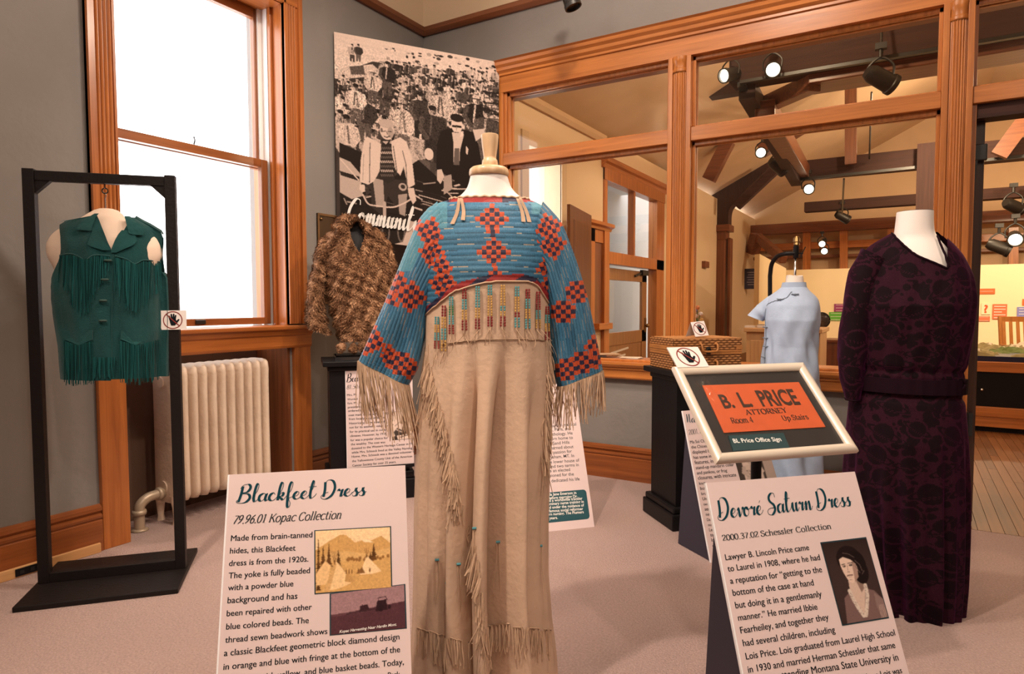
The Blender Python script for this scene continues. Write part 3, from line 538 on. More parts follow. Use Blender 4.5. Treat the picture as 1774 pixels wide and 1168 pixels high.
# serif letters: straight strokes take feet, curved ones do not (cap height 1.45, x-height 1)
def _arc(cx, cy, rx, ry, a0, a1, n=14): return [(cx+rx*math.cos(math.radians(a0+(a1-a0)*i/n)), cy+ry*math.sin(math.radians(a0+(a1-a0)*i/n))) for i in range(n+1)]
SG = {
'A': ([('s', [(.08, 0), (.55, 1.45)]), ('S', [(.55, 1.45), (1.02, 0)]), ('t', [(.25, .5), (.85, .5)])], 1.15),
'T': ([('S', [(.5, 0), (.5, 1.45)]), ('t', [(.03, 1.42), (.97, 1.42)]), ('t', [(.04, 1.42), (.04, 1.15)]), ('t', [(.96, 1.42), (.96, 1.15)])], 1.05),
'O': ([('c', _arc(.6, .72, .5, .75, 90, 450, 24))], 1.25), 'R': ([('S', [(.2, 0), (.2, 1.45)]), ('c', [(.2, 1.43)]+_arc(.55, 1.07, .36, .36, 90, -90, 10)+[(.2, .71)]), ('S', [(.5, .7), (1.0, 0)])], 1.12),
'N': ([('s', [(.18, 0), (.18, 1.45)]), ('S', [(.18, 1.45), (.95, 0)]), ('s', [(.95, 0), (.95, 1.45)])], 1.15),
'E': ([('S', [(.2, 0), (.2, 1.45)]), ('t', [(.2, 1.42), (.85, 1.42)]), ('t', [(.2, .75), (.65, .75)]), ('t', [(.2, .03), (.9, .03)]), ('t', [(.84, 1.42), (.84, 1.15)]), ('t', [(.89, .03), (.89, .32)])], 1.02),
'Y': ([('S', [(.08, 1.45), (.52, .7)]), ('s', [(.95, 1.45), (.52, .7)]), ('S', [(.52, 0), (.52, .7)])], 1.05),
'K': ([('S', [(.2, 0), (.2, 1.45)]), ('s', [(.95, 1.45), (.25, .6)]), ('S', [(.45, .85), (1.0, 0)])], 1.12),
'C': ([('c', _arc(.62, .72, .5, .75, 40, 320, 22)), ('t', [(1.0, 1.2), (1.0, 1.45)])], 1.15), 'S': ([('c', [(.75, 1.2), (.62, 1.42), (.4, 1.47), (.16, 1.3), (.16, 1.02), (.42, .8), (.72, .62), (.8, .35), (.66, .05), (.38, -.03), (.15, .12), (.1, .4)])], .9),
'U': ([('c', [(.2, 1.45), (.2, .45), (.35, .08), (.6, -.02), (.85, .1), (.95, .45), (.95, 1.45)]), ('t', [(.05, 1.43), (.4, 1.43)]), ('t', [(.8, 1.43), (1.1, 1.43)])], 1.2),
'0': ([('c', _arc(.42, .72, .34, .74, 90, 450, 22))], .84), '1': ([('S', [(.42, 0), (.42, 1.45)]), ('t', [(.42, 1.45), (.18, 1.25)])], .84), '2': ([('c', [(.12, 1.1), (.2, 1.38), (.45, 1.47), (.7, 1.25), (.62, .85), (.3, .4), (.1, .05)]), ('t', [(.1, .05), (.76, .05)]), ('t', [(.76, .05), (.8, .3)])], .84),
'3': ([('c', [(.14, 1.25), (.38, 1.47), (.66, 1.3), (.62, .95), (.38, .8), (.68, .62), (.72, .25), (.42, -.02), (.1, .12)])], .84), '4': ([('S', [(.6, 0), (.6, 1.45)]), ('t', [(.6, 1.45), (.05, .42)]), ('t', [(.05, .42), (.82, .42)])], .84),
'6': ([('c', [(.7, 1.42), (.4, 1.15), (.14, .6), (.2, .12), (.45, -.02), (.72, .2), (.68, .65), (.42, .8), (.16, .55)])], .84), '7': ([('t', [(.1, 1.4), (.78, 1.4)]), ('c', [(.78, 1.4), (.5, .7), (.32, 0)])], .84),
'9': ([('c', [(.14, .02), (.45, .3), (.7, .85), (.64, 1.34), (.4, 1.47), (.13, 1.25), (.16, .82), (.42, .66), (.68, .9)])], .84), '.': ([('c', [(.16, .02), (.2, .06), (.24, .02), (.2, -.02), (.16, .02)])], .42), '8': ([('c', _arc(.42, 1.1, .26, .36, -90, 270, 14)+_arc(.42, .36, .32, .38, 90, 450, 14))], .84), '5': ([('t', [(.22, 1.42), (.72, 1.42)]), ('t', [(.22, 1.42), (.17, .85)]), ('c', [(.17, .85), (.45, .95), (.72, .7), (.7, .25), (.4, -.02), (.1, .1)])], .84),
'a': ([('c', [(.14, .82), (.35, 1.02), (.6, .9), (.62, .3), (.68, .05), (.84, .06)]), ('c', [(.62, .6), (.3, .52), (.12, .28), (.25, .0), (.5, .08), (.62, .28)])], .86), 'c': ([('c', _arc(.5, .5, .4, .52, 45, 315, 16))], .84), 'e': ([('c', [(.12, .58), (.78, .58)]+_arc(.46, .5, .36, .52, 10, 310, 16)[1:])], .86),
'h': ([('S', [(.2, 0), (.2, 1.55)]), ('c', [(.22, .7), (.45, 1.0), (.7, .9), (.76, .6), (.76, .02)]), ('t', [(.6, .02), (.92, .02)])], 1.0), 'i': ([('S', [(.25, 0), (.25, 1)]), ('c', [(.21, 1.35), (.25, 1.4), (.29, 1.35), (.25, 1.31), (.21, 1.35)])], .5), 'l': ([('S', [(.25, 0), (.25, 1.55)])], .5),
'm': ([('S', [(.2, 0), (.2, 1)]), ('c', [(.22, .75), (.42, 1.0), (.62, .9), (.66, .6), (.66, .02)]), ('c', [(.68, .75), (.9, 1.0), (1.1, .9), (1.14, .6), (1.14, .02)]), ('t', [(.52, .02), (.8, .02)]), ('t', [(1.0, .02), (1.3, .02)])], 1.38), 'n': ([('S', [(.2, 0), (.2, 1)]), ('c', [(.22, .72), (.45, 1.0), (.7, .9), (.76, .6), (.76, .02)]), ('t', [(.6, .02), (.92, .02)])], 1.0),
'o': ([('c', _arc(.48, .49, .38, .52, 90, 450, 20))], .96), 'p': ([('S', [(.2, -.5), (.2, 1)]), ('c', [(.22, .75), (.5, 1.02), (.8, .8), (.82, .3), (.55, -.02), (.22, .15)])], .98), 'r': ([('S', [(.2, 0), (.2, 1)]), ('c', [(.22, .65), (.4, .98), (.62, .95)])], .7), 's': ([('c', [(.55, .82), (.38, 1.02), (.16, .88), (.2, .65), (.5, .45), (.6, .22), (.42, -.02), (.14, .06), (.1, .28)])], .72), 't': ([('c', [(.28, 1.35), (.26, .3), (.38, .0), (.58, .08)]), ('t', [(.06, .98), (.55, .98)])], .62), ' ': ([], .45)}
def ribbon(m, pts, pen, fn, h):          # flat brush stroke: broad where it runs downward, fine across
    n = len(pts); vs = []
    for i, p in enumerate(pts):
        d = np.array(pts[min(i+1, n-1)])-np.array(pts[max(i-1, 0)]); L = np.hypot(*d) or 1; d = d/L
        w = pen(d, i/(n-1)); q = np.array([-d[1], d[0]])*w/2
        vs += [fn(p[0]+q[0], p[1]+q[1], h), fn(p[0]-q[0], p[1]-q[1], h)]
    m.add(vs, [(2*i, 2*i+1, 2*i+3, 2*i+2) for i in range(n-1)])
def script_strokes(s, serif=False, thick=.2, thin=.06):
    out = []; x = 0
    for ch in s:
        st, adv = (SG if serif else G)[ch]
        for q in st:
            if serif:
                kind, p = q; p = [(a+x, b) for a, b in p]
                if kind == 'c': out.append((catmull(p, 3), 'pen'))
                else:
                    out.append((p, {'S': thick, 's': thin*1.2, 't': thin}[kind]))
                    if kind in 'Ss':
                        for e in (p[0], p[-1]):
                            if abs(e[1]) < .02 or abs(e[1]+.5) < .02 or e[1] > .97: out.append(([(e[0]-.17, e[1]-(.03 if e[1] > .5 else -.03)), (e[0]+(.17 if abs(e[1]) < .02 or e[1] > 1.4 and len(s) < 9 else .08), e[1]-(.03 if e[1] > .5 else -.03))], thin))
            else: out.append((catmull([(a+x, b) for a, b in q], 7), 'brush'))
        x += adv
    return out, x
class Board:                              # a flat board: u along its foot, v up its face, h proud of the face
    def __init__(s, x, y, z, yaw, tilt): s.fr = Frame(x, y, yaw); s.z = z; s.t = tilt; s.st, s.ct = math.sin(tilt), math.cos(tilt); s.n = -s.fr.W*s.ct+np.array([0, 0, s.st]); s.V = s.fr.W*s.st+np.array([0, 0, s.ct]); s.O = np.array([x, y, z])
    def L(s, u, v, h=0): return (u, v*s.st-h*s.ct, v*s.ct+h*s.st+s.z)
    def uv(s, px, py):
        d = ray(px, py); t = ((s.O-C) @ s.n)/(d @ s.n); p = C+d*t-s.O; return float(p @ s.fr.U), float(p @ s.V)
    def slab(s, m, u0, u1, v0, v1, h0, h1, **k):
        a = [s.L(u, v, h) for h in (h0, h1) for u, v in ((u0, v0), (u1, v0), (u1, v1), (u0, v1))]
        return m.add(a, [(0, 3, 2, 1), (4, 5, 6, 7), (0, 1, 5, 4), (1, 2, 6, 5), (2, 3, 7, 6), (3, 0, 4, 7)], **k)
    def line(s, m, txt, p0, p1, bold=0, shear=0, h=.0006, vscale=1):
        a, b = np.array(s.uv(*p0)), np.array(s.uv(*p1)); V, Fc = text_geo(txt, bold, shear); w = V[:, 0].max()-V[:, 0].min(); k = np.hypot(*(b-a))/w; d = (b-a)/np.hypot(*(b-a)); e = np.array([-d[1], d[0]])
        x0 = V[:, 0].min()
        for sh in ((-.014, .014) if bold == 0 and not shear else (0,)): m.add([s.L(*(a+d*(x-x0+sh)*k+e*y*k*vscale), h+sh*.003) for x, y in V], Fc)
    def script(s, m, txt, p0, p1, xh=None, thick=.24, thin=.05, slant=.12, h=.0008, serif=False):
        a, b = np.array(s.uv(*p0)), np.array(s.uv(*p1)); st, W_ = script_strokes(txt, serif, thick, thin); k = np.hypot(*(b-a))/W_; d = (b-a)/np.hypot(*(b-a)); e = np.array([-d[1], d[0]])
        ky = xh if xh else k
        fn = lambda x, y, hh: s.L(*(a+d*(x*k+y*ky*slant)+e*y*ky), hh)
        for i, (p, mode) in enumerate(st):
            if mode == 'brush': pen = lambda d_, t: thin+(thick-thin)*max(0, min(1, (-d_[1])*1.25 if d_[1] < 0 else .0))
            elif mode == 'pen': pen = lambda d_, t: thin+(thick-thin)*abs(d_[1])
            else: pen = lambda d_, t, q=mode: q
            ribbon(m, p, pen, fn, h+.00002*(i % 5))
    def print_(s, name, img, corners, par, h=.0008, border=None, bw=.004, label=None):   # corners TL TR BR BL in survey pixels
        q = [np.array(s.uv(*c)) for c in corners]; ny, nx = img.shape[:2]
        S, T = np.meshgrid(np.linspace(0, 1, nx+1), np.linspace(0, 1, ny+1))
        uv = ((1-S)*(1-T))[..., None]*q[0]+(S*(1-T))[..., None]*q[1]+(S*T)[..., None]*q[2]+((1-S)*T)[..., None]*q[3]
        P = np.stack([uv[..., 0], uv[..., 1]*s.st-h*s.ct, uv[..., 1]*s.ct+h*s.st+s.z], -1)
        o = part(name, MB().grid(P[::-1], col=img[::-1]), PRINT, par, label=label)
        if border:
            m = MB(); c = sum(q)/4; m.add([s.L(*p, h*.5) for p in [c+(x-c)*(1+bw/np.hypot(*(x-c))*1.3) for x in q]], [(3, 2, 1, 0)]); part('photo_border', m, border, o)
        return o
# ------------------------------------------------------------------ little raster painter for the printed photographs
class Img:
    def __init__(s, w, h, bg): s.w, s.h = w, h; s.a = np.ones((h, w, 3))*np.array(bg); s.Y, s.X = np.mgrid[0:h, 0:w]+.5
    def _put(s, mask, c): s.a[mask] = c
    def ell(s, cx, cy, rx, ry, c, rot=0):
        x, y = s.X-cx, s.Y-cy; k, q = math.cos(rot), math.sin(rot); s._put(((x*k+y*q)/max(rx, .3))**2+((y*k-x*q)/max(ry, .3))**2 < 1, c)
    def poly(s, pts, c):
        ins = np.zeros((s.h, s.w), bool); n = len(pts)
        for i in range(n):
            (x0, y0), (x1, y1) = pts[i], pts[(i+1) % n]
            if y0 == y1: continue
            ins ^= ((y0 > s.Y) != (y1 > s.Y)) & (s.X < (x1-x0)*(s.Y-y0)/(y1-y0)+x0)
        s._put(ins, c)
    def line(s, pts, w, c):
        for (x0, y0), (x1, y1) in zip(pts, pts[1:]):
            dx, dy = x1-x0, y1-y0; L2 = dx*dx+dy*dy or 1; t = np.clip(((s.X-x0)*dx+(s.Y-y0)*dy)/L2, 0, 1); s._put((s.X-x0-t*dx)**2+(s.Y-y0-t*dy)**2 < (w/2)**2, c)
    def noise(s, amp, sc=1):
        n = RNG.normal(0, amp, ((s.h+sc-1)//sc, (s.w+sc-1)//sc)); n = np.kron(n, np.ones((sc, sc)))[:s.h, :s.w]; s.a = np.clip(s.a*(1+n[..., None]), 0, 1)
    def blur(s, k=1):
        for _ in range(k): p = np.pad(s.a, ((1, 1), (1, 1), (0, 0)), 'edge'); s.a = (p[:-2, 1:-1]+p[2:, 1:-1]+p[1:-1, :-2]+p[1:-1, 2:]+2*p[1:-1, 1:-1])/6
SEP = np.array([.74, .58, .50])
def g(v): return SEP*v+np.array([.02, .014, .012])*(1-v)
def figure(im, x, y, s, dark, hat=False, lean=0):            # one person of a crowd: s is the head's height
    t = random.uniform(.02, .16) if dark else random.uniform(.55, .95)
    im.poly([(x-1.1*s, y+.75*s), (x-.45*s, y+.5*s), (x+.45*s, y+.5*s), (x+1.1*s, y+.8*s), (x+1.2*s+lean*s, y+2.6*s), (x+.8*s, y+3.2*s), (x-.8*s, y+3.2*s), (x-1.25*s, y+2.5*s)], g(t))
    im.poly([(x-.8*s, y+3.1*s), (x+.8*s, y+3.1*s), (x+.7*s, y+5.6*s), (x+.15*s, y+5.6*s), (x, y+3.8*s), (x-.2*s, y+5.6*s), (x-.75*s, y+5.4*s)], g(random.uniform(.02, .35)))
    a = g(t*.8 if not dark else t+.12); im.line([(x-1.05*s, y+1.0*s), (x-1.25*s, y+2.1*s), (x-.6*s, y+3.0*s)], .5*s, a); im.line([(x+1.05*s, y+1.0*s), (x+1.3*s, y+2.1*s), (x+.7*s, y+3.0*s)], .5*s, g(t))
    if not dark: im.line([(x+.1*s, y+.8*s), (x+.3*s, y+2.8*s)], .22*s, g(t*.45))
    im.line([(x-.1*s, y+.7*s), (x-.25*s, y+2.6*s)], .2*s, g(random.uniform(.03, .7)))
    im.ell(x, y, .38*s, .52*s, g(random.uniform(.5, .9))); im.poly([(x+.02*s, y-.2*s), (x+.4*s, y-.3*s), (x+.36*s, y+.3*s), (x+.1*s, y+.45*s)], g(.28))
    im.ell(x, y-.32*s, .42*s, .27*s, g(.7 if hat else .04))
    if hat: im.line([(x-.55*s, y-.12*s), (x+.55*s, y-.12*s)], .12*s, g(.1))
    else: im.line([(x-.25*s, y-.05*s), (x+.25*s, y-.05*s)], .1*s, g(.12))
def bicycle(im, x, y, s):
    for dx in (-.5, 1.4):
        for w, c in ((.28, .02), (.12, .6)): im.line([(x+dx*s+1.0*s*.45*math.cos(t), y+1.0*s*math.sin(t)) for t in np.linspace(0, 6.3, 14)], w*s*.5, g(c))
    im.line([(x-.5*s, y), (x+.3*s, y-1.1*s), (x+1.4*s, y)], .14*s, g(.5)); im.line([(x-.9*s, y-1.5*s), (x-.2*s, y-1.2*s), (x+.6*s, y-1.5*s)], .16*s, g(.85))
def crowd_photo(k=1.35):
    Wd, Hd = int(284*k), int(366*k); im = Img(Wd, Hd, g(.9))
    def m(x, y): s = (x-578)/287; top = 55+53*s; return s*Wd, (y-top)/(410+36*s-top)*Hd
    P = lambda L: [m(*p) for p in L]
    for j in range(0, 40): im.line([(0, 2+j*.9*k), (Wd, 14*k+j*.9*k)], 1.5, g(.82+.12*random.random()))
    im.poly(P([(640, 105), (865, 135), (866, 470), (570, 450), (575, 130)]), g(.10))
    im.poly(P([(575, 118), (640, 110), (660, 128), (600, 135), (575, 136)]), g(.75)); im.poly(P([(602, 114), (625, 112), (628, 128), (605, 128)]), g(.25))
    for i in range(150):
        x, y = random.uniform(655, 868), random.uniform(78, 130); y += (x-655)*.15; q = m(x, y); im.ell(q[0], q[1], random.uniform(2, 5)*k, random.uniform(1, 3)*k, g(random.choice((.05, .15, .5, .8, .95))))
    for x, d in ((607, 0), (617, 1)): q = m(x, 78); figure(im, q[0], q[1], 5.2*k, d)
    n = 0
    for row in range(13):
        t = row/12; yy = 104+t*118; hs = (6+t*t*11)*k
        for i in range(int(31-20*t)):
            x = 584+(i+random.uniform(.0, .9))*(285/(31-20*t)); y = yy+random.uniform(-5, 5)+(x-600)*.09
            if row < 3 and x < 650: continue
            q = m(x, y); figure(im, q[0], q[1], hs*random.uniform(.8, 1.1), random.random() < .5, random.random() < .2, random.uniform(-.3, .3)); n += 1
            if random.random() < .28: bicycle(im, q[0]+hs, q[1]+4.4*hs, hs*.9)
    for j in range(8): im.line(P([(838, 150+j*9), (868, 153+j*9)]), 3.2*k, g(.04 if j % 2 else .3))
    for x, y, s, d, h in ((627, 170, 14, 1, 0), (690, 180, 17, 0, 1), (722, 165, 14, 1, 0), (757, 157, 15, 0, 0), (743, 190, 17, 1, 0), (822, 172, 16, 1, 1), (842, 195, 18, 1, 0), (612, 150, 12, 0, 0), (660, 140, 11, 1, 0), (665, 110, 10, 1, 0), (596, 205, 15, 0, 0), (640, 125, 10, 0, 1)):
        q = m(x, y); figure(im, q[0], q[1], s*k, d, h)
    im.a = np.clip(im.a*(1+(np.clip(RNG.normal(1, .35, ((Hd+2)//3, (Wd+1)//2)), .2, 2).repeat(3, 0).repeat(2, 1)[:Hd, :Wd]-1)*np.clip(1.1-np.abs(im.Y/Hd-.33)*3.2, 0, 1))[..., None], 0, .8)
    Z = lambda L: P([(580+.1969*x, 200+.1969*y) for x, y in L])
    im.poly(Z([(20, 230), (240, 330), (240, 700), (700, 380), (900, 560), (1300, 600), (1300, 1190), (20, 1190)]), g(.03))
    for i in range(90):
        x, y = random.uniform(20, 1150), random.uniform(560, 1150); q = Z([(x, y), (x+random.uniform(20, 110), y+random.uniform(-20, 50))]); im.line(q, random.uniform(.8, 3)*k, g(random.choice((.02, .05, .2, .45, .75))))
    im.poly(Z([(20, 360), (110, 400), (190, 500), (215, 700), (120, 730), (20, 670)]), g(.62)); im.poly(Z([(20, 480), (190, 530), (190, 570), (30, 520)]), g(.05)); im.line(Z([(30, 380), (180, 560)]), 2*k, g(.85))
    # rider in the pale jacket
    im.poly(Z([(280, 540), (600, 560), (610, 700), (560, 870), (430, 700), (380, 880), (290, 800)]), g(.08)); im.poly(Z([(300, 540), (390, 560), (400, 800), (330, 800)]), g(.5)); im.poly(Z([(520, 690), (600, 680), (580, 880), (530, 860)]), g(.45))
    im.poly(Z([(360, 235), (480, 235), (490, 560), (430, 590), (355, 540)]), g(.06))
    for j in range(7):
        for i in range(7): x, y = 372+i*16, 270+j*40; im.line(Z([(x, y), (x+8, y+14)]), 1.6*k, g(.75 if j % 2 else .35))
    im.poly(Z([(255, 175), (330, 215), (375, 240), (360, 480), (310, 570), (262, 600), (190, 575), (200, 380), (225, 230)]), g(.86)); im.poly(Z([(462, 215), (540, 180), (595, 220), (640, 350), (668, 600), (610, 630), (570, 440), (540, 520), (500, 470), (470, 330)]), g(.88))
    im.line(Z([(280, 230), (272, 580)]), 1.4*k, g(.25)); im.line(Z([(560, 300), (590, 420), (600, 620)]), 1.6*k, g(.4)); im.line(Z([(480, 260), (510, 480)]), 1.8*k, g(.4)); im.line(Z([(225, 330), (215, 560)]), 1.5*k, g(.55))
    im.poly(Z([(370, 200), (460, 200), (440, 250), (400, 255)]), g(.05)); im.poly(Z([(385, 215), (440, 215), (415, 245)]), g(.6))
    q = Z([(425, 120)])[0]; im.ell(q[0], q[1], 12*k, 17*k, g(.83)); im.ell(q[0]-1*k, q[1]-12*k, 12.5*k, 8*k, g(.62)); im.ell(q[0]+6*k, q[1]+3*k, 5*k, 10*k, g(.5)); im.line(Z([(385, 130), (415, 126)]), 1.5*k, g(.15)); im.line(Z([(435, 128), (465, 132)]), 1.5*k, g(.15)); im.line(Z([(424, 130), (428, 155)]), 1.4*k, g(.4)); im.line(Z([(400, 172), (425, 182), (450, 170)]), 1.8*k, g(.12)); im.ell(q[0]-9*k, q[1]+1*k, 2*k, 4*k, g(.4))
    for L in ([(190, 600), (230, 600), (235, 660), (205, 670), (185, 640)], [(605, 630), (660, 630), (680, 740), (650, 775), (615, 700)]): im.poly(Z(L), g(.85))
    im.line(catmull(Z([(215, 690), (260, 770), (340, 790), (470, 800), (560, 770), (640, 725)]), 5), 2.6*k, g(.8)); im.line(Z([(400, 760), (400, 1000)]), 5*k, g(.6)); im.ell(*Z([(560, 620)])[0], 7*k, 7*k, g(.55)); im.ell(*Z([(562, 618)])[0], 4*k, 4*k, g(.08))
    for x in (410, 545): im.ell(*Z([(x, 1010)])[0], 7*k, 22*k, g(.35)); im.ell(*Z([(x, 1010)])[0], 4.5*k, 18*k, g(.03))
    # man in the dark suit
    im.poly(Z([(905, 125), (1010, 100), (1090, 110), (1210, 140), (1255, 250), (1290, 430), (1260, 620), (1140, 640), (960, 520), (860, 480), (870, 240)]), g(.025)); im.poly(Z([(1005, 140), (1112, 130), (1112, 180), (1080, 300), (1075, 420), (1020, 425), (1020, 230)]), g(.75)); im.poly(Z([(1030, 280), (1075, 280), (1075, 430), (1020, 425)]), g(.3)); im.poly(Z([(1090, 130), (1118, 165), (1080, 185)]), g(.95))
    q = Z([(1050, 75)])[0]; im.ell(q[0], q[1], 10*k, 15*k, g(.85)); im.ell(q[0], q[1]-13*k, 12*k, 7.5*k, g(.03)); im.line(Z([(1015, 85), (1085, 92)]), 4.2*k, g(.02)); im.line(Z([(1030, 140), (1065, 142)]), 1.6*k, g(.25)); im.line(Z([(1050, 95), (1046, 120)]), 1.6*k, g(.45))
    im.poly(Z([(1138, 260), (1160, 290), (1150, 340), (1135, 320)]), g(.8)); im.poly(Z([(870, 470), (910, 465), (935, 530), (900, 595), (870, 560)]), g(.8))
    im.line(Z([(910, 550), (1020, 640), (1140, 640)]), 2*k, g(.7)); im.line(Z([(930, 640), (1020, 720)]), 2*k, g(.6)); im.poly(Z([(930, 530), (1000, 510), (1010, 640), (930, 690)]), g(.5)); im.ell(*Z([(795, 330)])[0], 8*k, 11*k, g(.85)); im.poly(Z([(1200, 120), (1320, 110), (1290, 180), (1230, 220)]), g(.75))
    for i in range(10): y = 640+i*26; im.line(Z([(680+i*12, y), (900+i*10, y+60)]), 1.5*k, g(random.choice((.05, .5, .7))))
    im.poly(Z([(620, 920), (700, 940), (690, 1180), (600, 1180), (480, 1130), (560, 1110)]), g(.7))
    im.a = np.clip(im.a, 0, .8); lum = im.a.mean(-1, keepdims=True); im.a = np.where(lum < .27, im.a*.55, im.a*1.08); im.noise(.06); im.blur(1); return im.a
def camp_photo():
    w, h = 132, 108; im = Img(w, h, (.86, .60, .34)); S = lambda x, y: ((x-530)/398*w, (y-410)/330*h)
    P = lambda L: [S(*p) for p in L]
    for j in range(h): im.a[j] = np.array((.90, .63, .36))*(1-.12*j/h)
    im.poly(P([(520, 520), (600, 470), (660, 437), (690, 440), (740, 485), (790, 470), (820, 480), (880, 456), (930, 500), (930, 600), (520, 600)]), (.60, .34, .12)); im.poly(P([(600, 530), (700, 530), (800, 550), (930, 520), (930, 600), (520, 600)]), (.66, .40, .16)); im.poly(P([(770, 470), (800, 470), (840, 490), (790, 486)]), (.85, .66, .42))
    im.poly(P([(520, 590), (930, 572), (930, 760), (520, 760)]), (.62, .36, .13))
    for i in range(26): x = random.uniform(690, 920); q = S(x, random.uniform(568, 585)); im.ell(q[0], q[1], 2.5, 3, (.28, .13, .04))
    for x, y0, y1, r in ((545, 440, 720, 22), (570, 490, 640, 22), (600, 478, 600, 18), (650, 520, 600, 14), (838, 492, 580, 18), (820, 540, 590, 14)):
        for j in range(26): t = j/25; q = S(x, y0+(y1-y0)*t); hw = r*.34*(t+.06)*random.uniform(.6, 1.15); im.poly([(q[0]-hw, q[1]+2), (q[0], q[1]-4), (q[0]+hw*random.uniform(.7, 1.2), q[1]+2.4)], np.array((.10, .042, .013))*random.uniform(.7, 1.5))
    im.poly(P([(532, 640), (560, 600), (580, 575), (610, 600), (590, 700), (532, 700)]), (.78, .50, .24))
    im.poly(P([(570, 735), (632, 575), (735, 690), (690, 712), (640, 728)]), (.82, .55, .28)); im.poly(P([(570, 735), (632, 575), (640, 600), (600, 735)]), (.60, .36, .15)); im.poly(P([(640, 580), (735, 690), (720, 700), (680, 690), (690, 650)]), (.50, .28, .10))
    im.poly(P([(760, 662), (800, 560), (878, 650), (830, 660)]), (.86, .60, .34)); im.poly(P([(740, 655), (775, 620), (790, 655)]), (.25, .12, .04))
    for x in (612, 622, 632, 645): im.line(P([(630, 600), (x, 528)]), .8, (.2, .09, .03))
    for x in (790, 800, 812): im.line(P([(800, 575), (x, 520)]), .8, (.2, .09, .03))
    for x in (690, 705, 720, 755, 770, 815): q = S(x, 640); im.ell(q[0], q[1], 1.4, 4, (.2, .09, .03))
    im.noise(.08); im.noise(.05, 3); im.blur(1); return im.a
def harvest_photo():
    w, h = 132, 78; im = Img(w, h, (.30, .17, .19)); S = lambda x, y: ((x-608)/390*w, (y-735)/215*h); P = lambda L: [S(*p) for p in L]
    for j in range(h): im.a[j] = np.array((.32, .185, .20))*(1+.12*j/h)
    im.poly(P([(600, 850), (1010, 815), (1010, 980), (600, 980)]), (.085, .032, .04)); im.poly(P([(600, 846), (780, 838), (780, 850), (600, 858)]), (.12, .05, .06))
    im.poly(P([(850, 800), (900, 796), (905, 850), (840, 855)]), (.03, .012, .016)); im.line(P([(852, 786), (895, 782), (905, 800)]), 1.4, (.04, .015, .02)); im.line(P([(858, 786), (858, 810)]), 1, (.04, .015, .02)); im.ell(*S(870, 838), 5, 7, (.025, .01, .014)); im.ell(*S(915, 838), 3, 4, (.03, .012, .016))
    im.poly(P([(760, 815), (800, 812), (810, 845), (755, 850)]), (.04, .016, .02)); im.line(P([(690, 850), (840, 840)]), 2, (.05, .02, .026)); im.line(P([(770, 810), (790, 830)]), 1, (.03, .01, .015))
    im.noise(.10); im.noise(.06, 3); im.blur(1); return im.a
def portrait_photo():
    w, h = 120, 204; im = Img(w, h, (.035, .02, .02)); P = lambda L: [(x*w, y*h) for x, y in L]
    for j in range(h): im.a[j] = np.array((.028, .016, .015))*(1+.7*math.sin(j/h*2.5))
    skin, mid, dk = np.array((.68, .50, .42)), np.array((.34, .22, .18)), np.array((.009, .005, .005))
    im.poly(P([(.18, .70), (.36, .62), (.62, .60), (.86, .66), (1.0, .78), (1, 1), (.1, 1)]), np.array((.17, .10, .095))); im.poly(P([(.84, .68), (1.0, .78), (1, 1), (.86, 1), (.82, .84)]), np.array((.23, .15, .14)))
    for i in range(4): im.line(P([(.88+.03*i, .84), (.86+.04*i, 1)]), 1.6, np.array((.4, .28, .25)))
    im.poly(P([(.36, .50), (.62, .46), (.68, .62), (.52, .92), (.46, .92), (.34, .66)]), skin*.85); im.poly(P([(.52, .50), (.64, .47), (.68, .6), (.58, .66)]), mid*.7)
    for A in ([(.33, .62), (.36, .72), (.42, .84), (.49, .94)], [(.70, .58), (.69, .70), (.62, .82), (.54, .94)]):
        im.line([(x*w, y*h) for x, y in A], 9, np.array((.62, .52, .45)))
        for i in range(30): t = random.random()*2.99; a, b = A[int(t)], A[int(t)+1]; u = t-int(t); im.ell((a[0]+(b[0]-a[0])*u)*w+random.uniform(-4, 4), (a[1]+(b[1]-a[1])*u)*h+random.uniform(-4, 4), 1.2, 1.2, np.array((.3, .22, .2)))
    im.ell(.50*w, .235*h, .27*w, .17*h, dk*1.6); im.ell(.68*w, .40*h, .17*w, .16*h, dk*1.4); im.ell(.64*w, .30*h, .2*w, .17*h, dk*1.3)
    im.poly(P([(.28, .22), (.34, .17), (.48, .19), (.60, .25), (.63, .36), (.60, .46), (.52, .52), (.44, .535), (.37, .50), (.31, .40), (.28, .30)]), skin); im.poly(P([(.54, .26), (.62, .3), (.61, .46), (.50, .53), (.52, .42)]), mid)
    im.poly(P([(.26, .24), (.30, .16), (.46, .155), (.62, .24), (.63, .31), (.52, .24), (.38, .20), (.30, .22)]), dk*1.8)
    for L in ([(.40, .15), (.52, .17), (.62, .22)], [(.62, .26), (.70, .32), (.72, .40)], [(.60, .33), (.66, .42)], [(.70, .44), (.76, .40)]): im.line(P(L), 1.6, np.array((.10, .065, .06)))
    im.line(P([(.31, .295), (.38, .288)]), 2.4, dk); im.line(P([(.45, .285), (.55, .285)]), 2.4, dk); im.ell(.355*w, .315*h, 4.2, 2.6, dk); im.ell(.50*w, .312*h, 4.6, 2.7, dk); im.ell(.35*w, .312*h, 1, 1, skin); im.ell(.495*w, .309*h, 1, 1, skin)
    im.line(P([(.43, .30), (.41, .385)]), 1.6, mid); im.line(P([(.39, .395), (.445, .392)]), 1.8, mid*.7); im.line(P([(.37, .438), (.43, .431), (.49, .436)]), 3.0, np.array((.12, .05, .045))); im.line(P([(.40, .455), (.46, .453)]), 1.5, mid); im.line(P([(.40, .49), (.45, .492)]), 1.4, mid)
    im.noise(.05); im.blur(2); return im.a
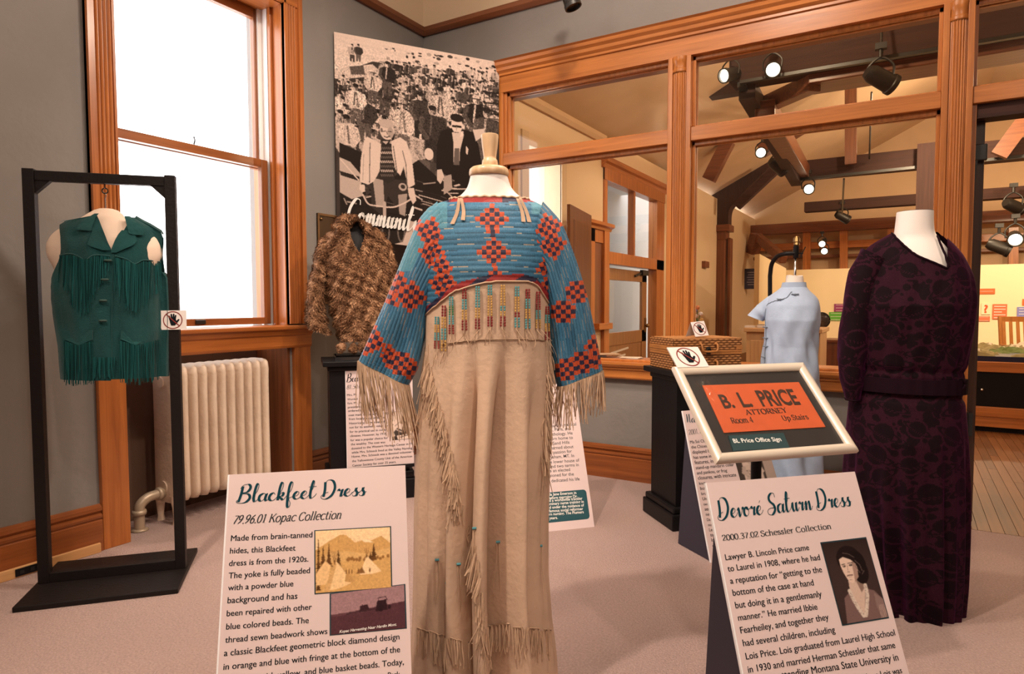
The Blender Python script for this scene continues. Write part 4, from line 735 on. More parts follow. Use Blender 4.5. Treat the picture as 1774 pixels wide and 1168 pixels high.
def sketch_photo():
    w, h = 50, 60; im = Img(w, h, g(.95))
    im.poly([(5, 44), (14, 34), (26, 40), (44, 36), (44, 48), (30, 50), (8, 52)], g(.06)); im.line([(10, 30), (22, 22), (40, 26)], 1.5, g(.3)); im.poly([(0, 53), (12, 52), (14, 60), (0, 60)], g(.04)); im.line([(20, 55), (48, 50)], 2, g(.15)); im.line([(12, 38), (24, 44)], 2.5, g(.6))
    for i in range(8): im.ell(random.uniform(2, 46), random.uniform(4, 30), 1.3, 1.3, g(.2))
    im.blur(1); return im.a
def girl_photo():
    w, h = 60, 90; im = Img(w, h, g(.75)); im.poly([(0, 0), (10, 0), (8, 90), (0, 90)], g(.05)); im.poly([(38, 0), (60, 0), (60, 90), (40, 90)], g(.5)); im.poly([(40, 0), (44, 0), (44, 90), (40, 90)], g(.05))
    figure(im, 24, 12, 12, False); im.poly([(13, 30), (35, 30), (37, 60), (11, 60)], g(.55)); im.line([(19, 62), (18, 88)], 4, g(.9)); im.line([(29, 62), (30, 88)], 4, g(.9))
    for i in range(60): im.ell(random.uniform(14, 34), random.uniform(32, 58), 1, 1, g(random.random()))
    im.blur(1); return im.a
# ================================================================== SIGN BOARDS
SIGN_T = .39
def easel_sign(x, y, yaw, tilt, w, h, label, side=BLACK):
    B = Board(x, y, 0, yaw, tilt); r = root('sign_board', label, 'sign', (x, y, 0), yaw, 'printed sign boards')
    m = MB(); B.slab(m, -w/2, w/2, 0, h, -.006, 0); part('panel', m, [BOARD], r)
    m = MB(); B.slab(m, -w/2-.004, -w/2, 0, h, -.007, .0005); part('edge_strip', m, BOARDEDGE, r)
    # folded dark card wings behind hold it upright
    m = MB(); q = B.L(0, h*.88, -.008); f0 = B.L(0, .03, -.008); yb_ = q[1]+.05
    for u in (-w/2+.004, w/2-.01):
        m.add([(u, f0[1], .002), (u, yb_, .002), (u, q[1], q[2]), (u+.006, f0[1], .002), (u+.006, yb_, .002), (u+.006, q[1], q[2])], [(0, 1, 2), (5, 4, 3), (0, 3, 4, 1), (1, 4, 5, 2), (2, 5, 3, 0)])
    part('easel_wing', m, plain('easel_card', (.03, .026, .045), .6), r)
    return B, r
B1, r1 = easel_sign(-1.1179, .9804, .7596, .3955, .4522, .82, 'nearest pink sign board titled Blackfeet Dress with tipi photo')
m = MB(); B1.script(m, 'Blackfeet Dress', (409, 871), (632, 858), xh=.0195, thick=.27, thin=.06); part('title', m, TEALINK, r1, label='teal brush script title')
m = MB(); B1.script(m, '79.96.01 Kopac Collection', (402, 908), (591, 898.5), thick=.2, thin=.085, slant=.28, serif=True); part('subtitle', m, GREYINK, r1)
m = MB()
for tx, a, b in (("Made from brain-tanned", (399.9, 937.7), (541, 931)), ("hides, this Blackfeet", (398.2, 959.3), (511.8, 954)), ("dress is from the 1920s.", (396.6, 981), (534, 973)), ("The yoke is fully beaded", (396, 1002.5), (536.7, 993)), ("with a powder blue", (395, 1023.4), (508, 1015.8)), ("background and has", (394, 1045.5), (515, 1037.4)), ("been repaired with other", (392.6, 1068), (540, 1056.3)), ("blue colored beads. The", (391.6, 1091), (534.7, 1079.5)), ("thread sewn beadwork shows", (390, 1114), (567, 1098.5)), ("a classic Blackfeet geometric block diamond design", (388, 1137), (692, 1108)), ("in orange and blue with fringe at the bottom of the", (387, 1161), (693, 1130)), ("with yellow, and blue basket beads. Today,", (450, 1178), (699.5, 1151.5)), ("Park", (672, 1174), (693, 1172))): B1.line(m, tx, a, b, bold=.0)
part('body_text', m, INK, r1)
NAVY = plain('navy_border', (.01, .035, .05), .5)
B1.print_('tipi_photo', camp_photo(), [(546.5, 920.5), (675.5, 913.5), (677.5, 1017.5), (547, 1028)], r1, .0014, NAVY, .003, 'sepia tipi camp photo')
hp = B1.print_('harvest_photo', harvest_photo(), [(573.5, 1029.5), (700, 1013.5), (702.5, 1088), (573.5, 1100)], r1, .0009, NAVY, .003, 'dark purple harvest photo')
m = MB(); B1.line(m, 'Kopac Harvesting Near Hardin Mont.', (588, 1097), (687, 1084), shear=.3, bold=.012, h=.0018); part('caption', m, WHITEINK, hp)
B2, r2 = easel_sign(-.0345, 1.5456, .7909, .4012, .4368, .82, 'pink sign board titled Devore Saturn Dress with woman portrait')
m = MB(); B2.script(m, 'Devoré Saturn Dress', (1243, 899), (1474, 876), xh=.021, thick=.28, thin=.06); part('title', m, TEALINK, r2, label='teal brush script title')
m = MB(); B2.script(m, '2000.37.02 Schessler Collection', (1251.6, 937), (1440.6, 916), thick=.2, thin=.085, slant=.0, serif=True, xh=.0088); part('subtitle', m, GREYINK, r2)
m = MB()
for tx, a, b in (("Lawyer B. Lincoln Price came", (1257.2, 970.8), (1401.9, 953)), ("to Laurel in 1908, where he had", (1261.3, 990.7), (1421, 970.2)), ("a reputation for “getting to the", (1265.7, 1011.8), (1424.3, 991.3)), ("bottom of the case at hand", (1270, 1032.6), (1410, 1014.3)), ("but doing it in a gentlemanly", (1274.6, 1054.4), (1424, 1034)), ("manner.” He married Ibbie", (1279.3, 1075.8), (1416.4, 1056)), ("Fearheiley, and together they", (1283.4, 1097.9), (1436, 1074)), ("had several children, including", (1287.8, 1120), (1447, 1096)), ("Lois Price. Lois graduated from Laurel High School", (1292.8, 1143), (1551, 1101)), ("in 1930 and married Herman Schessler that same", (1296.6, 1166), (1551.3, 1122.5)), ("attending Montana State University in", (1349, 1177), (1556.7, 1144)), ("where Lois was", (1494, 1179), (1563, 1166))): B2.line(m, tx, a, b, bold=.0)
part('body_text', m, INK, r2)
B2.print_('portrait_photo', portrait_photo(), [(1422.5, 942), (1499.5, 933), (1538, 1069), (1459.5, 1082)], r2, .0012, NAVY, .003, 'dark portrait photo of a young woman')
B3, r3 = easel_sign(-.6205, 3.1849, .9339, .3222, .43, .7102, 'pink sign board beside black pedestal, mostly behind the framed orange card')
m = MB(); B3.script(m, 'Ma Sui', (1188, 733), (1226, 730), xh=.02, thick=.24); part('title', m, TEALINK, r3)
m = MB(); B3.script(m, '2001.12', (1193.4, 753.5), (1219, 750), serif=True, thick=.15); part('subtitle', m, GREYINK, r3)
m = MB(); rows = ["Ma Sui Ch", "the Chinese", "displayed here", "has some inter", "features, includ", "stand-up mandarin collar", "and pankou, or frog", "closures, with intricate", "knot", "butt", "brou", "Unit", "two", "serg", "newl", "Dav", "mot", "Lee", "to he", "love", "mah"]
for i, tx in enumerate(rows): x0, y0 = 1196+i*1.93, 768.7+i*8.95; wd = len(tx)*2.75; B3.line(m, tx, (x0, y0), (x0+wd, y0-wd*.09))
part('body_text', m, INK, r3); B3.print_('girl_photo', girl_photo(), [(1272, 795), (1334, 789), (1352, 850), (1289, 857)], r3, .0012, None)
B4, r4 = easel_sign(-1.5569, 3.0233, .8229, .3886, .43, .80, 'pink sign board with teal text box standing behind the beaded dress')
m = MB()
def rline(Bd, m, tx, x1, y1, sz, slope=-.07, **k): w_ = text_geo(tx, k.get('bold', 0), 0)[0][:, 0].max()*sz; Bd.line(m, tx, (x1-w_, y1-w_*slope), (x1, y1), **k)
for tx, x, y in (("recent years in medical", 320, 268), ("school, Rome, Paris, and", 275, 304), ("studied pathology. He", 290, 340), ("then return home to", 292, 376), ("ranch to the Sand Hills", 265, 415), ("where he learned about", 297, 450), ("and developed a passion for", 285, 487), ("and moved to Hysham, MT. In", 303, 523), ("two terms in the lower house of", 345, 560), ("the legislature and two terms in", 340, 597), ("the senate. As an elected", 270, 636), ("member championed for the", 300, 672), ("people. Dr. Plumer dedicated his life", 347, 712)): rline(B4, m, tx, 930+.214*x, 680+.214*y, 7.4, bold=.004)
part('body_text', m, GREYINK, r4)
q = [B4.uv(*p) for p in ((1015, 848), (1021.5, 899))]; u1 = q[0][0]; v1, v0 = q[0][1], q[1][1]; u0 = u1-.39; R_ = .018
pts = [(u1-R_+R_*math.cos(t), v1-R_+R_*math.sin(t)) for t in np.linspace(0, math.pi/2, 6)]+[(u0+R_-R_*math.sin(t), v1-R_+R_*math.cos(t)) for t in np.linspace(0, math.pi/2, 6)]+[(u0+R_-R_*math.cos(t), v0+R_-R_*math.sin(t)) for t in np.linspace(0, math.pi/2, 6)]+[(u1-R_+R_*math.sin(t), v0+R_-R_*math.cos(t)) for t in np.linspace(0, math.pi/2, 6)]
tb = part('text_box', MB().add([B4.L(a, b, .0006) for a, b in pts], [tuple(range(len(pts)))]), plain('teal_box', (.012, .075, .095), .5), r4, label='teal rounded text box')
m = MB()
for tx, x, y in (("he married Matilda Jane Emerson in", 320, 822), ("Chicago in 1881. Before marrying Dr.", 330, 850), ("she was a nurse and a worldwide traveler", 370, 868), ("received her preliminary nurse training in", 380, 894), ("hospitals of England under the guidance of", 383, 923), ("Nightingale — a famous social reformer", 375, 952), ("and founder of modern nursing. The Plumers", 380, 978), ("married fifty years.", 170, 1024)): rline(B4, m, tx, 930+.214*x, 680+.214*y, 6.3, bold=.02, h=.0012)
part('box_text', m, WHITEINK, tb)
# ================================================================== GARMENTS
def sm(t): t = np.clip(t, 0, 1); return t*t*(3-2*t)
def smooth_table(tab, n):                 # interpolate rows (py, ...) finely, softened
    A = np.array(tab, float); y = np.linspace(A[0, 0], A[-1, 0], n); B = np.stack([y]+[np.interp(y, A[:, 0], A[:, k]) for k in range(1, A.shape[1])], 1)
    for _ in range(max(1, n//60)):
        P = np.pad(B, ((2, 2), (0, 0)), 'edge'); Q = (P[:-4]+P[1:-3]+P[2:-2]+P[3:-1]+P[4:])/5; Q[0], Q[-1] = B[0], B[-1]; B[:, 1:] = Q[:, 1:]
    return B
def theta(nf, nb): return np.concatenate([np.linspace(math.pi, 2*math.pi, nf, endpoint=False), np.linspace(0, math.pi, nb, endpoint=False)])   # front half, then back half
def loft_px(fr, tab, n, th, depthf, p=1.0):   # tab rows: py, left px, right px ; depthf(py) front/back half depth in metres
    B = smooth_table(tab, n); R = np.zeros((n, len(th), 3))
    for i, row in enumerate(B):
        py, l, r = row[:3]; uL, z = fr.uz(l, py); uR, z2 = fr.uz(r, py); m, a = (uL+uR)/2, (uR-uL)/2; d = depthf(py)
        c, s = np.cos(th), np.sin(th); R[i, :, 0] = m+a*np.sign(c)*np.abs(c)**p; R[i, :, 1] = d*np.sign(s)*np.abs(s)**p; R[i, :, 2] = (z+z2)/2
    return B, R
def normals(P, wrap=True):
    du = np.roll(P, -1, 1)-np.roll(P, 1, 1)
    if not wrap: du[:, 0] = P[:, 1]-P[:, 0]; du[:, -1] = P[:, -1]-P[:, -2]
    dv = np.gradient(P, axis=0); n = np.cross(du, dv); L = np.linalg.norm(n, axis=-1, keepdims=True); return n/np.maximum(L, 1e-9)
def centers(P, wrap=True):
    Q = np.roll(P, -1, 1) if wrap else None
    if wrap: return (P[:-1]+P[1:]+Q[:-1]+Q[1:])/4
    return (P[:-1, :-1]+P[1:, :-1]+P[:-1, 1:]+P[1:, 1:])/4
def strand(m, p, L, w=.0035, sway=(0, 0), wig=.006, n=5, out=(0, -1, 0), col=None, mat=0):   # one hanging thong, a slim twisted strip
    p = np.array(p, float); o = np.array(out, float); t = np.array([o[1], -o[0], 0]); t = t/(np.linalg.norm(t) or 1); a = random.uniform(-.9, .9); pts = []; s1, s2 = random.uniform(-1, 1), random.uniform(-1, 1)
    for i in range(n+1):
        k = i/n; pts.append(p+np.array([sway[0]*k+wig*s1*math.sin(k*3.3+s2*2)*k, sway[1]*k+wig*.5*s2*math.sin(k*4)*k, -L*k]))
    vs = []
    for i, q in enumerate(pts):
        k = i/n; ww = w*(1-.35*k)/2; an = a+k*random.uniform(.2, .8); d = t*math.cos(an)+o*math.sin(an); e = np.cross(d, [0, 0, 1]); b = ww*.45
        vs += [q+d*ww, q+e*b, q-d*ww, q-e*b]
    fs = [(4*i+j, 4*i+(j+1) % 4, 4*i+4+(j+1) % 4, 4*i+4+j) for i in range(n) for j in range(4)]+[(4*n, 4*n+1, 4*n+2, 4*n+3)]
    m.add(vs, fs, col, mat)
BLUE = np.array((.035, .155, .285)); BLUE2 = np.array((.06, .20, .33)); TURQ = np.array((.10, .30, .37)); ORNG = np.array((.53, .075, .022)); NVY = np.array((.018, .016, .05)); RED = np.array((.30, .02, .02))
# ---------------------------------------------------------------- mannequin and beaded hide dress
FD = face_frame(850, 700, 2.0)
mq = froot(FD, 'dress_form', 'white tailor dummy with turned wooden neck cap wearing the beaded hide dress', 'mannequin', 'dress forms')
def profile_px(fr, tab, cx, y=0):   # lathe profile from (py, half width px)
    out = []
    for py, hw in tab:
        a, z = fr.uz(cx-hw, py, y); b, _ = fr.uz(cx+hw, py, y); out.append(((b-a)/2, z))
    return out, fr.uz(cx, tab[0][0], y)[0]
CAPW = wood('cap_wood', (.55, .34, .18), (.74, .52, .32), 'z', .45)
pr, cx = profile_px(FD, [(233, 13), (234, 15), (237, 15.3), (255, 13.5), (272, 11), (276, 11.2), (278, 13), (284, 14), (290, 13.6), (291, 12)], 848.5)
part('neck_knob', MB().lathe(pr, 32, (cx, 0, 0)), CAPW, mq, smooth=True)
pr, cx = profile_px(FD, [(290, 20), (291, 30), (294, 33.5), (299, 34.5), (304, 34.2), (305.5, 33)], 847)
part('neck_cap', MB().lathe(pr, 36, (cx, 0, 0)), CAPW, mq, smooth=True)
B_, R_ = loft_px(FD, [(305.5, 815, 879), (320, 812, 883), (332, 807, 889), (345, 792, 905), (356, 770, 930), (380, 748, 950), (460, 738, 945), (545, 745, 945), (585, 750, 940)], 60, theta(40, 24), lambda y: np.interp(y, [305, 345, 380, 460, 640], [.052, .062, .085, .105, .11]))
part('torso', MB().grid(R_, wrapu=True), FORMW, mq, smooth='all')
pole = MB().tube([(0, .0, .02), (0, 0, .95)], .016, 12).lathe([(.0, .0), (.17, 0), (.17, .012), (.03, .03), (.0, .03)], 32, cap=False); part('stand', pole, CAPW, mq, smooth=True)
dr = froot(FD, 'beaded_dress', 'long tan hide dress with blue beaded yoke, orange blocks and fringed sleeves', 'dress')
TH = theta(300, 70)
TAB = [(344, 797, 902), (346, 786, 910), (349, 768, 926), (354, 751, 940), (362, 739, 950), (378, 730, 958), (410, 727, 962), (450, 729, 962), (500, 733, 957), (545, 736, 952), (600, 737, 955), (640, 734, 958), (720, 727, 955), (800, 722, 951), (900, 720, 947), (1000, 719, 947), (1080, 717, 953), (1130, 714, 960), (1180, 714, 964), (1225, 716, 966)]
dep_ = lambda y: np.interp(y, [344, 350, 362, 410, 470, 540, 640, 900, 1225], [.058, .066, .085, .115, .13, .128, .135, .15, .17])
B_, R_ = loft_px(FD, TAB, 430, TH, dep_)
def fold(th, py):                        # hanging folds, deeper towards the hem (front = 1.5 pi)
    k = sm((py-560)/350); x = (th-1.5*math.pi); f = np.zeros_like(th)
    for c, w, a in ((-.24, .075, .14), (.28, .13, .22), (-.62, .09, .03), (.80, .12, .03), (-1.05, .12, .016), (1.25, .1, .02)): f -= a*np.exp(-((x-c)/w)**2)
    for c, w, a in ((0.02, .12, .04), (.55, .13, .03), (-.42, .10, .016)): f += a*np.exp(-((x-c)/w)**2)
    f += np.where(np.sin(th) > 0, .012*np.sin(th*9), 0)
    return f*k
cen = R_.mean(1, keepdims=True)
for i, row in enumerate(B_):
    f = fold(TH, row[0]); v = R_[i]-cen[i]; L = np.linalg.norm(v[:, :2], axis=1, keepdims=True); R_[i, :, :2] += v[:, :2]/L*f[:, None]
PX, PY = FD.px(R_)
def lane_y(px, py): return py-.0011*(px-850)**2*sm((py-350)/60)*.45
Nn = normals(R_); lane = lane_y(PX, PY)/9.6
bd_lo = np.array([(700, 575), (735, 547), (775, 514), (800, 500), (850, 488), (905, 487), (930, 494), (958, 532), (990, 560)])
border = lambda px: np.interp(px, bd_lo[:, 0], bd_lo[:, 1])
rough = np.sin(PX*1.9+np.floor(lane)*2.1)*.25
disp = (.0021*np.abs(np.sin(np.pi*lane))**.7+.0004*rough)*(PY < border(PX)+14)
R2 = R_+Nn*(disp[..., None])*np.sign((Nn*(R_-cen)).sum(-1, keepdims=True))
R2 += ((Nn*np.sign((Nn*(R_-cen)).sum(-1, keepdims=True)))*(RNG.normal(0, 1, R_.shape[:2]+(1,))*.0002))
Cc = centers(R_); cpx, cpy = FD.px(Cc); ccl = lane_y(cpx, cpy)/9.6
def blocks(cols, px, py, cx, cy, n, bw=8.6, bh=6.9, rot=0, shape='diamond'):
    x, y = px-cx, py-cy; k, q = math.cos(rot), math.sin(rot); x, y = x*k+y*q, y*k-x*q; i, j = np.round(x/bw), np.round(y/bh)
    if shape == 'diamond': ins = np.abs(i)+np.abs(j) <= n
    elif shape == 'up': ins = (j >= -n) & (j <= n) & (np.abs(i)*2 <= (j+n)+.5)
    elif shape == 'down': ins = (j >= -n) & (j <= n) & (np.abs(i)*2 <= (n-j)+.5)
    elif shape == 'hex': ins = (np.abs(i)+np.abs(j) <= n) & (np.abs(i) <= n-1) & (np.abs(j) <= n-1)
    else: ins = (np.abs(i) <= n) & (np.abs(j) <= 0)
    odd = ((i+j+n) % 2) == 0; cols[ins & odd] = ORNG; cols[ins & ~odd] = NVY
    return ins
def beadwork(px, py, ln):
    L = np.floor(ln); v = .86+.28*((np.sin(L*12.9898)*43758.5453) % 1)
    c = BLUE*v[..., None]; mixm = (np.sin(px*.03+L*.7)+np.sin(L*3.3))*.25+.25; c = c*(1-mixm[..., None])+BLUE2*mixm[..., None]
    thread = np.abs(((ln+.5) % 1)-.5) < .07; rnd = np.sin(px*.11+L*5) > .55; c = np.where((thread & rnd)[..., None], np.array((.34, .30, .24)), c); c = np.where((thread & ~rnd)[..., None], c*.55, c)
    return c
colf = beadwork(cpx, cpy, ccl)
turq = (((cpx < 775) & (cpy < 395) & (cpx > 735)) | ((cpx > 920) & (cpy < 372))) & (cpy > 344); colf = np.where(turq[..., None], colf*.45+TURQ*.65, colf)
front = (Cc[..., 1] < 0.03)
for cx, cy, n, s in ((852.5, 379.5, 3, 'diamond'), (855.5, 437, 3, 'diamond')): blocks(colf, cpx, cpy, cx, cy, n, 8.3, 7.4, 0, s)
blocks(colf, cpx, cpy, 853.5, 408, 1, 8.3, 7.4, 0, 'hex'); blocks(colf, cpx, cpy, 853.5, 402, 1, 8, 7, 0, 'bar'); blocks(colf, cpx, cpy, 858, 474, 1, 8, 8.5, 0, 'bar'); blocks(colf, cpx, cpy, 858, 465.5, 0, 8, 7.5)
for cx, cy, n in ((742, 405, 3), (752, 434, 2), (765, 461, 2), (770, 494, 3), (953, 384, 2), (957, 412, 3), (955, 462, 3), (957, 496, 3), (962, 430, 2)): blocks(colf, cpx, cpy, cx, cy, n, 8.0, 7.6, .25 if cx < 850 else -.25)
bb_ = border(cpx); band = (cpy > bb_-12) & (cpy <= bb_); seg = np.floor((cpx+ (cpy-bb_)*1.8-700)/27); colf = np.where(band[..., None], np.where(((seg % 3) == 1)[..., None], NVY, RED), colf)
neckb = cpy < 351; colf = np.where(neckb[..., None], np.where(((np.floor(cpx/30) % 4) == 1)[..., None], NVY, RED), colf)
isy = cpy <= bb_
isy &= np.ones_like(isy)
colf = colf*(1+RNG.normal(0, .10, colf.shape[:2]))[..., None]; colf = np.clip(colf, 0, 1)
BEADS = dyed('glass_beads', .42, .5, 700, spec=.4); HIDEC = HIDE
part('beaded_yoke', MB().grid(R2, wrapu=True, col=colf, keep=isy), BEADS, dr, 'blue beaded yoke with orange and navy block diamonds', smooth='all')
R3 = R_.copy(); part('hide_skirt', MB().grid(R3, wrapu=True, keep=~isy), HIDE, dr, smooth='all')
# hide edging along the yoke border and the neck
def surf(px, py):                        # nearest front point of the dress for a survey pixel
    d = (PX-px)**2+(PY-py)**2+np.where(np.arange(R_.shape[1]) >= 300, 1e6, 0)[None, :]; i = np.unravel_index(np.argmin(d), d.shape); return R_[i]
def surf_line(pts, n): q = catmull(pts, n); return [surf(a, b)+np.array([0, -.003, 0]) for a, b in q]
part('yoke_piping', MB().tube(surf_line([(737, 546), (775, 513), (800, 500), (850, 489), (905, 488), (930, 495), (954, 530)], 6), .0028, 6), HIDE2, dr, smooth='all')
nk = [R_[2, k]+np.array([0, 0, .003]) for k in range(0, len(TH), 6)]; part('neck_edging', MB().tube([tuple(p+np.array([0, 0, .002*math.sin(i*1.7)])) for i, p in enumerate(nk)], .0038, 6, closed=True), HIDE2, dr, smooth='all')
for (x, y), (dx, L) in (((796, 346), (-13, 42)), ((800, 346), (2, 36)), ((897, 346), (10, 40)), ((901, 346), (16, 40))):
    p = surf(x, y+4); q = surf(x+dx, y+L); m = MB(); pts = catmull([p+np.array([0, -.004, .008]), p+np.array([0, -.014, .006]), (p+q)/2+np.array([.004, -.010, 0]), q+np.array([0, -.006, 0])], 5); vs = []
    for i, c in enumerate(pts): w_ = .0032+.003*i/len(pts); vs += [c+np.array([-w_, 0, .001]), c+np.array([w_, -.001, 0])]
    m.add(vs, [(2*i, 2*i+1, 2*i+3, 2*i+2) for i in range(len(pts)-1)]); part('neck_tie', m, HIDE2, dr, smooth='all')
# sleeves: broad open wings
def sleeve(rings, bl, name, lanes, side):
    A = np.array(rings, float).reshape(-1, 4); n = 170; t = np.linspace(0, len(A)-1, n); k = np.arange(len(A)); Q = np.stack([np.interp(t, k, A[:, c]) for c in range(4)], 1)
    for _ in range(8): P = np.pad(Q, ((3, 3), (0, 0)), 'edge'); S = sum(P[i:i+n] for i in range(7))/7; S[0], S[-1] = Q[0], Q[-1]; Q = S
    ph = np.concatenate([np.linspace(math.pi, 2*math.pi, 190, endpoint=False), np.linspace(0, math.pi, 60, endpoint=False)]); P = np.zeros((n, len(ph), 3))
    for i, (ox, oy, ix, iy) in enumerate(Q):
        y0 = .0; o = np.array(FD.loc(ox, oy, y0)); e = np.array(FD.loc(ix, iy, y0)); m_, h = (o+e)/2, (e-o)/2; d = np.interp(i/n, [0, .3, 1], [.085, .07, .05]); bend = .012*np.sin(ph*3+i*.02)*sm((i/n-.3)/.5)
        P[i] = m_+np.cos(ph)[:, None]*h+np.stack([np.zeros_like(ph), (d+bend)*np.sin(ph), np.zeros_like(ph)], -1)
    ce = P.mean(1, keepdims=True); N = normals(P); N *= np.sign((N*(P-ce)).sum(-1, keepdims=True)); ln = (np.cos(ph)*.5+.5)[None, :]*lanes+np.zeros((n, 1)); D = .002*np.abs(np.sin(np.pi*ln))**.7+.0004*np.sin(np.arange(n)*1.9)[:, None]; P2 = P+N*D[..., None]
    c0 = centers(P); px, py = FD.px(c0); lc = (ln[:-1]+np.roll(ln, -1, 1)[:-1])/2; col = beadwork(py*1.0, px, lc)
    if side < 0: col = np.where(((py < 470) & (lc < lanes*.35))[..., None], col*.5+TURQ*.6, col)
    for b in bl: blocks(col, px, py, *b)
    edge = np.zeros(col.shape[:2], bool); edge[-2:] = True; col[edge] = (.5, .36, .24)
    col = np.clip(col*(1+RNG.normal(0, .10, col.shape[:2]))[..., None], 0, 1)
    s = part(name, MB().grid(P2, wrapu=True, col=col), BEADS, dr, 'wide blue beaded sleeve with fringed hem', smooth='all'); return s, P2
sl, PL = sleeve([(758, 350, 800, 470), (728, 376, 768, 500), (704, 432, 742, 545), (674, 508, 735, 592), (646, 572, 724, 640), (621, 627, 708, 668)],
    [(717, 384, 2, 6, 7, .7), (745, 402, 3, 8, 7.6, .25), (752, 440, 3, 8, 7.6, .25), (683, 487, 3, 8.3, 8, .35, 'hex'), (678, 507, 2, 8, 8, .35, 'up'), (712, 514, 3, 8.6, 8, .1), (642, 590, 3, 8, 8, .35), (673, 608, 1, 8, 8, .2), (675, 620, 2, 7, 7, .3), (695, 630, 3, 8.3, 8, .15, 'hex'), (716, 646, 2, 8, 8, .1)], 'sleeve', 15, -1)
sr, PRr = sleeve([(940, 350, 900, 470), (972, 384, 935, 500), (996, 446, 950, 560), (1016, 508, 956, 610), (1031, 578, 960, 650), (1044, 644, 966, 671)],
    [(1000, 506, 3, 8, 7.6, -.1, 'hex'), (976, 540, 3, 8.4, 7.6, 0, 'hex'), (1029, 600, 2, 7, 8, -.1), (1031, 620, 2, 7, 8, -.1), (1008, 628, 3, 8, 7.6, -.1, 'hex'), (982, 640, 3, 7.6, 7.6, -.1, 'hex'), (951, 395, 3, 7, 7.6, -.3), (957, 425, 3, 7, 7.6, -.2)], 'sleeve', 15, 1)
def hem_fringe(par, ring, n, L0, L1, sx):
    m = MB(); N_ = len(ring)
    for i in range(n):
        k = i/n*N_; p = ring[int(k) % N_]*(1-k % 1)+ring[(int(k)+1) % N_]*(k % 1); fr_ = 1 if k < 190 else 0
        L = random.uniform(L0, L1); out = (random.uniform(-.3, .3), -1, 0); strand(m, p+np.array([0, 0, .004]), L, random.uniform(.0032, .0052), (random.gauss(sx, .012), random.gauss(0, .01)), .008, 6, out)
    part('sleeve_fringe', m, HIDE2, par, kind='stuff')
hem_fringe(sl, PL[-1], 120, .12, .20, .02); hem_fringe(sr, PRr[-1], 95, .09, .14, -.004)
# seam fringes winding down the skirt
def run_fringe(name, path, n, L0, L1, sway, w=(.003, .005), sp=4):
    q = catmull(path, 12); m = MB()
    for i in range(n):
        k = i/n*(len(q)-1); a = q[int(k)]; p = surf(a[0]+random.uniform(-sp, sp), a[1]+random.uniform(-3, 3)); strand(m, p+np.array([0, -.004, 0]), random.uniform(L0, L1), random.uniform(*w), (random.gauss(sway, .008), -random.uniform(0, .012)), .008, 5)
    part(name, m, HIDE2, dr, kind='stuff')
run_fringe('seam_fringe', [(742, 632), (752, 680), (765, 730), (780, 790), (792, 840), (800, 880), (815, 930), (825, 980), (834, 1040), (842, 1100), (845, 1150)], 420, .035, .095, -.010, (.004, .0075), 5)
run_fringe('side_fringe', [(952, 610), (950, 660), (948, 710), (945, 760), (938, 800)], 130, .04, .11, .006)
run_fringe('side_fringe', [(738, 600), (734, 660), (732, 700)], 60, .06, .12, -.002)
def hem_row(path, n, L0, L1): run_fringe('hem_fringe', path, n, L0, L1, 0, (.004, .0065), 2)
hem_row([(722, 1088), (760, 1100), (800, 1112), (818, 1116)], 60, .06, .10); hem_row([(832, 1090), (858, 1084), (882, 1082)], 34, .06, .09); hem_row([(890, 1088), (925, 1090), (958, 1093)], 42, .06, .10); hem_row([(735, 1168), (800, 1180), (900, 1180), (955, 1172)], 90, .03, .05)
m = MB()
for path in ([(722, 1087), (760, 1098), (800, 1110), (818, 1114)], [(832, 1088), (858, 1082), (882, 1080)], [(890, 1086), (925, 1088), (958, 1091)]): m.tube([p+np.array([0, -.001, .002*(i % 2)]) for i, p in enumerate(surf_line(path, 8))], .0018, 5)
part('hem_stitching', m, HIDE2, dr, smooth='all')
m = MB(); m.tube(surf_line([(764, 596), (800, 592), (850, 588), (900, 588), (945, 590)], 8), .0018, 5); part('body_seam', m, plain('seam_thread', (.33, .22, .14), .8), dr)
# strings of basket beads on the chest
PAL = dict(t=(.10, .36, .40), y=(.62, .36, .10), r=(.26, .02, .02), b=(.03, .10, .28), w=(.62, .50, .36), g=(.05, .22, .10))
STR = [(757, 548, 56, 'ttyyttrr'), (769, 530, 80, 'rryyttyy'), (782, 514, 66, 'ttggttrr'), (805, 500, 72, 'rrttyyrr'), (827, 496, 74, 'ttttyyrr'), (849, 494, 72, 'ttyyyyrr'), (871, 493, 74, 'yyyytyrr'), (896, 496, 72, 'ttyyyrtt'), (914, 500, 70, 'rrttyytt'), (932, 506, 64, 'rrrrttyy'), (948, 530, 60, 'rrttyyrr')]
for x, y, L, pat in STR:
    m = MB(); col = []
    for s in (-3.2, 3.2):
        p = surf(x, y); q = surf(x+s, y+L); nb = 16
        for i in range(nb):
            p_ = p+np.array([s*.0011, 0, 0]); a = p_+(q-p_)*(i/nb)+np.array([0, -.007, 0]); b = p_+(q-p_)*((i+.9)/nb)+np.array([0, -.007, 0]); c = PAL[pat[int(i/nb*len(pat))]]
            m.tube([a, (a+b)/2, b], [.002, .0033, .002], 6, col=c, cap=False)
    o = part('bead_string', m, BEADS, dr, smooth='all')
    m = MB()
    for s in (-3.2, 3.2, 0): strand(m, surf(x+s, y+L)+np.array([0, -.007, 0]), random.uniform(.03, .055), .003, (random.gauss(0, .02), 0), .012, 5)
    part('string_end', m, HIDE2, o)
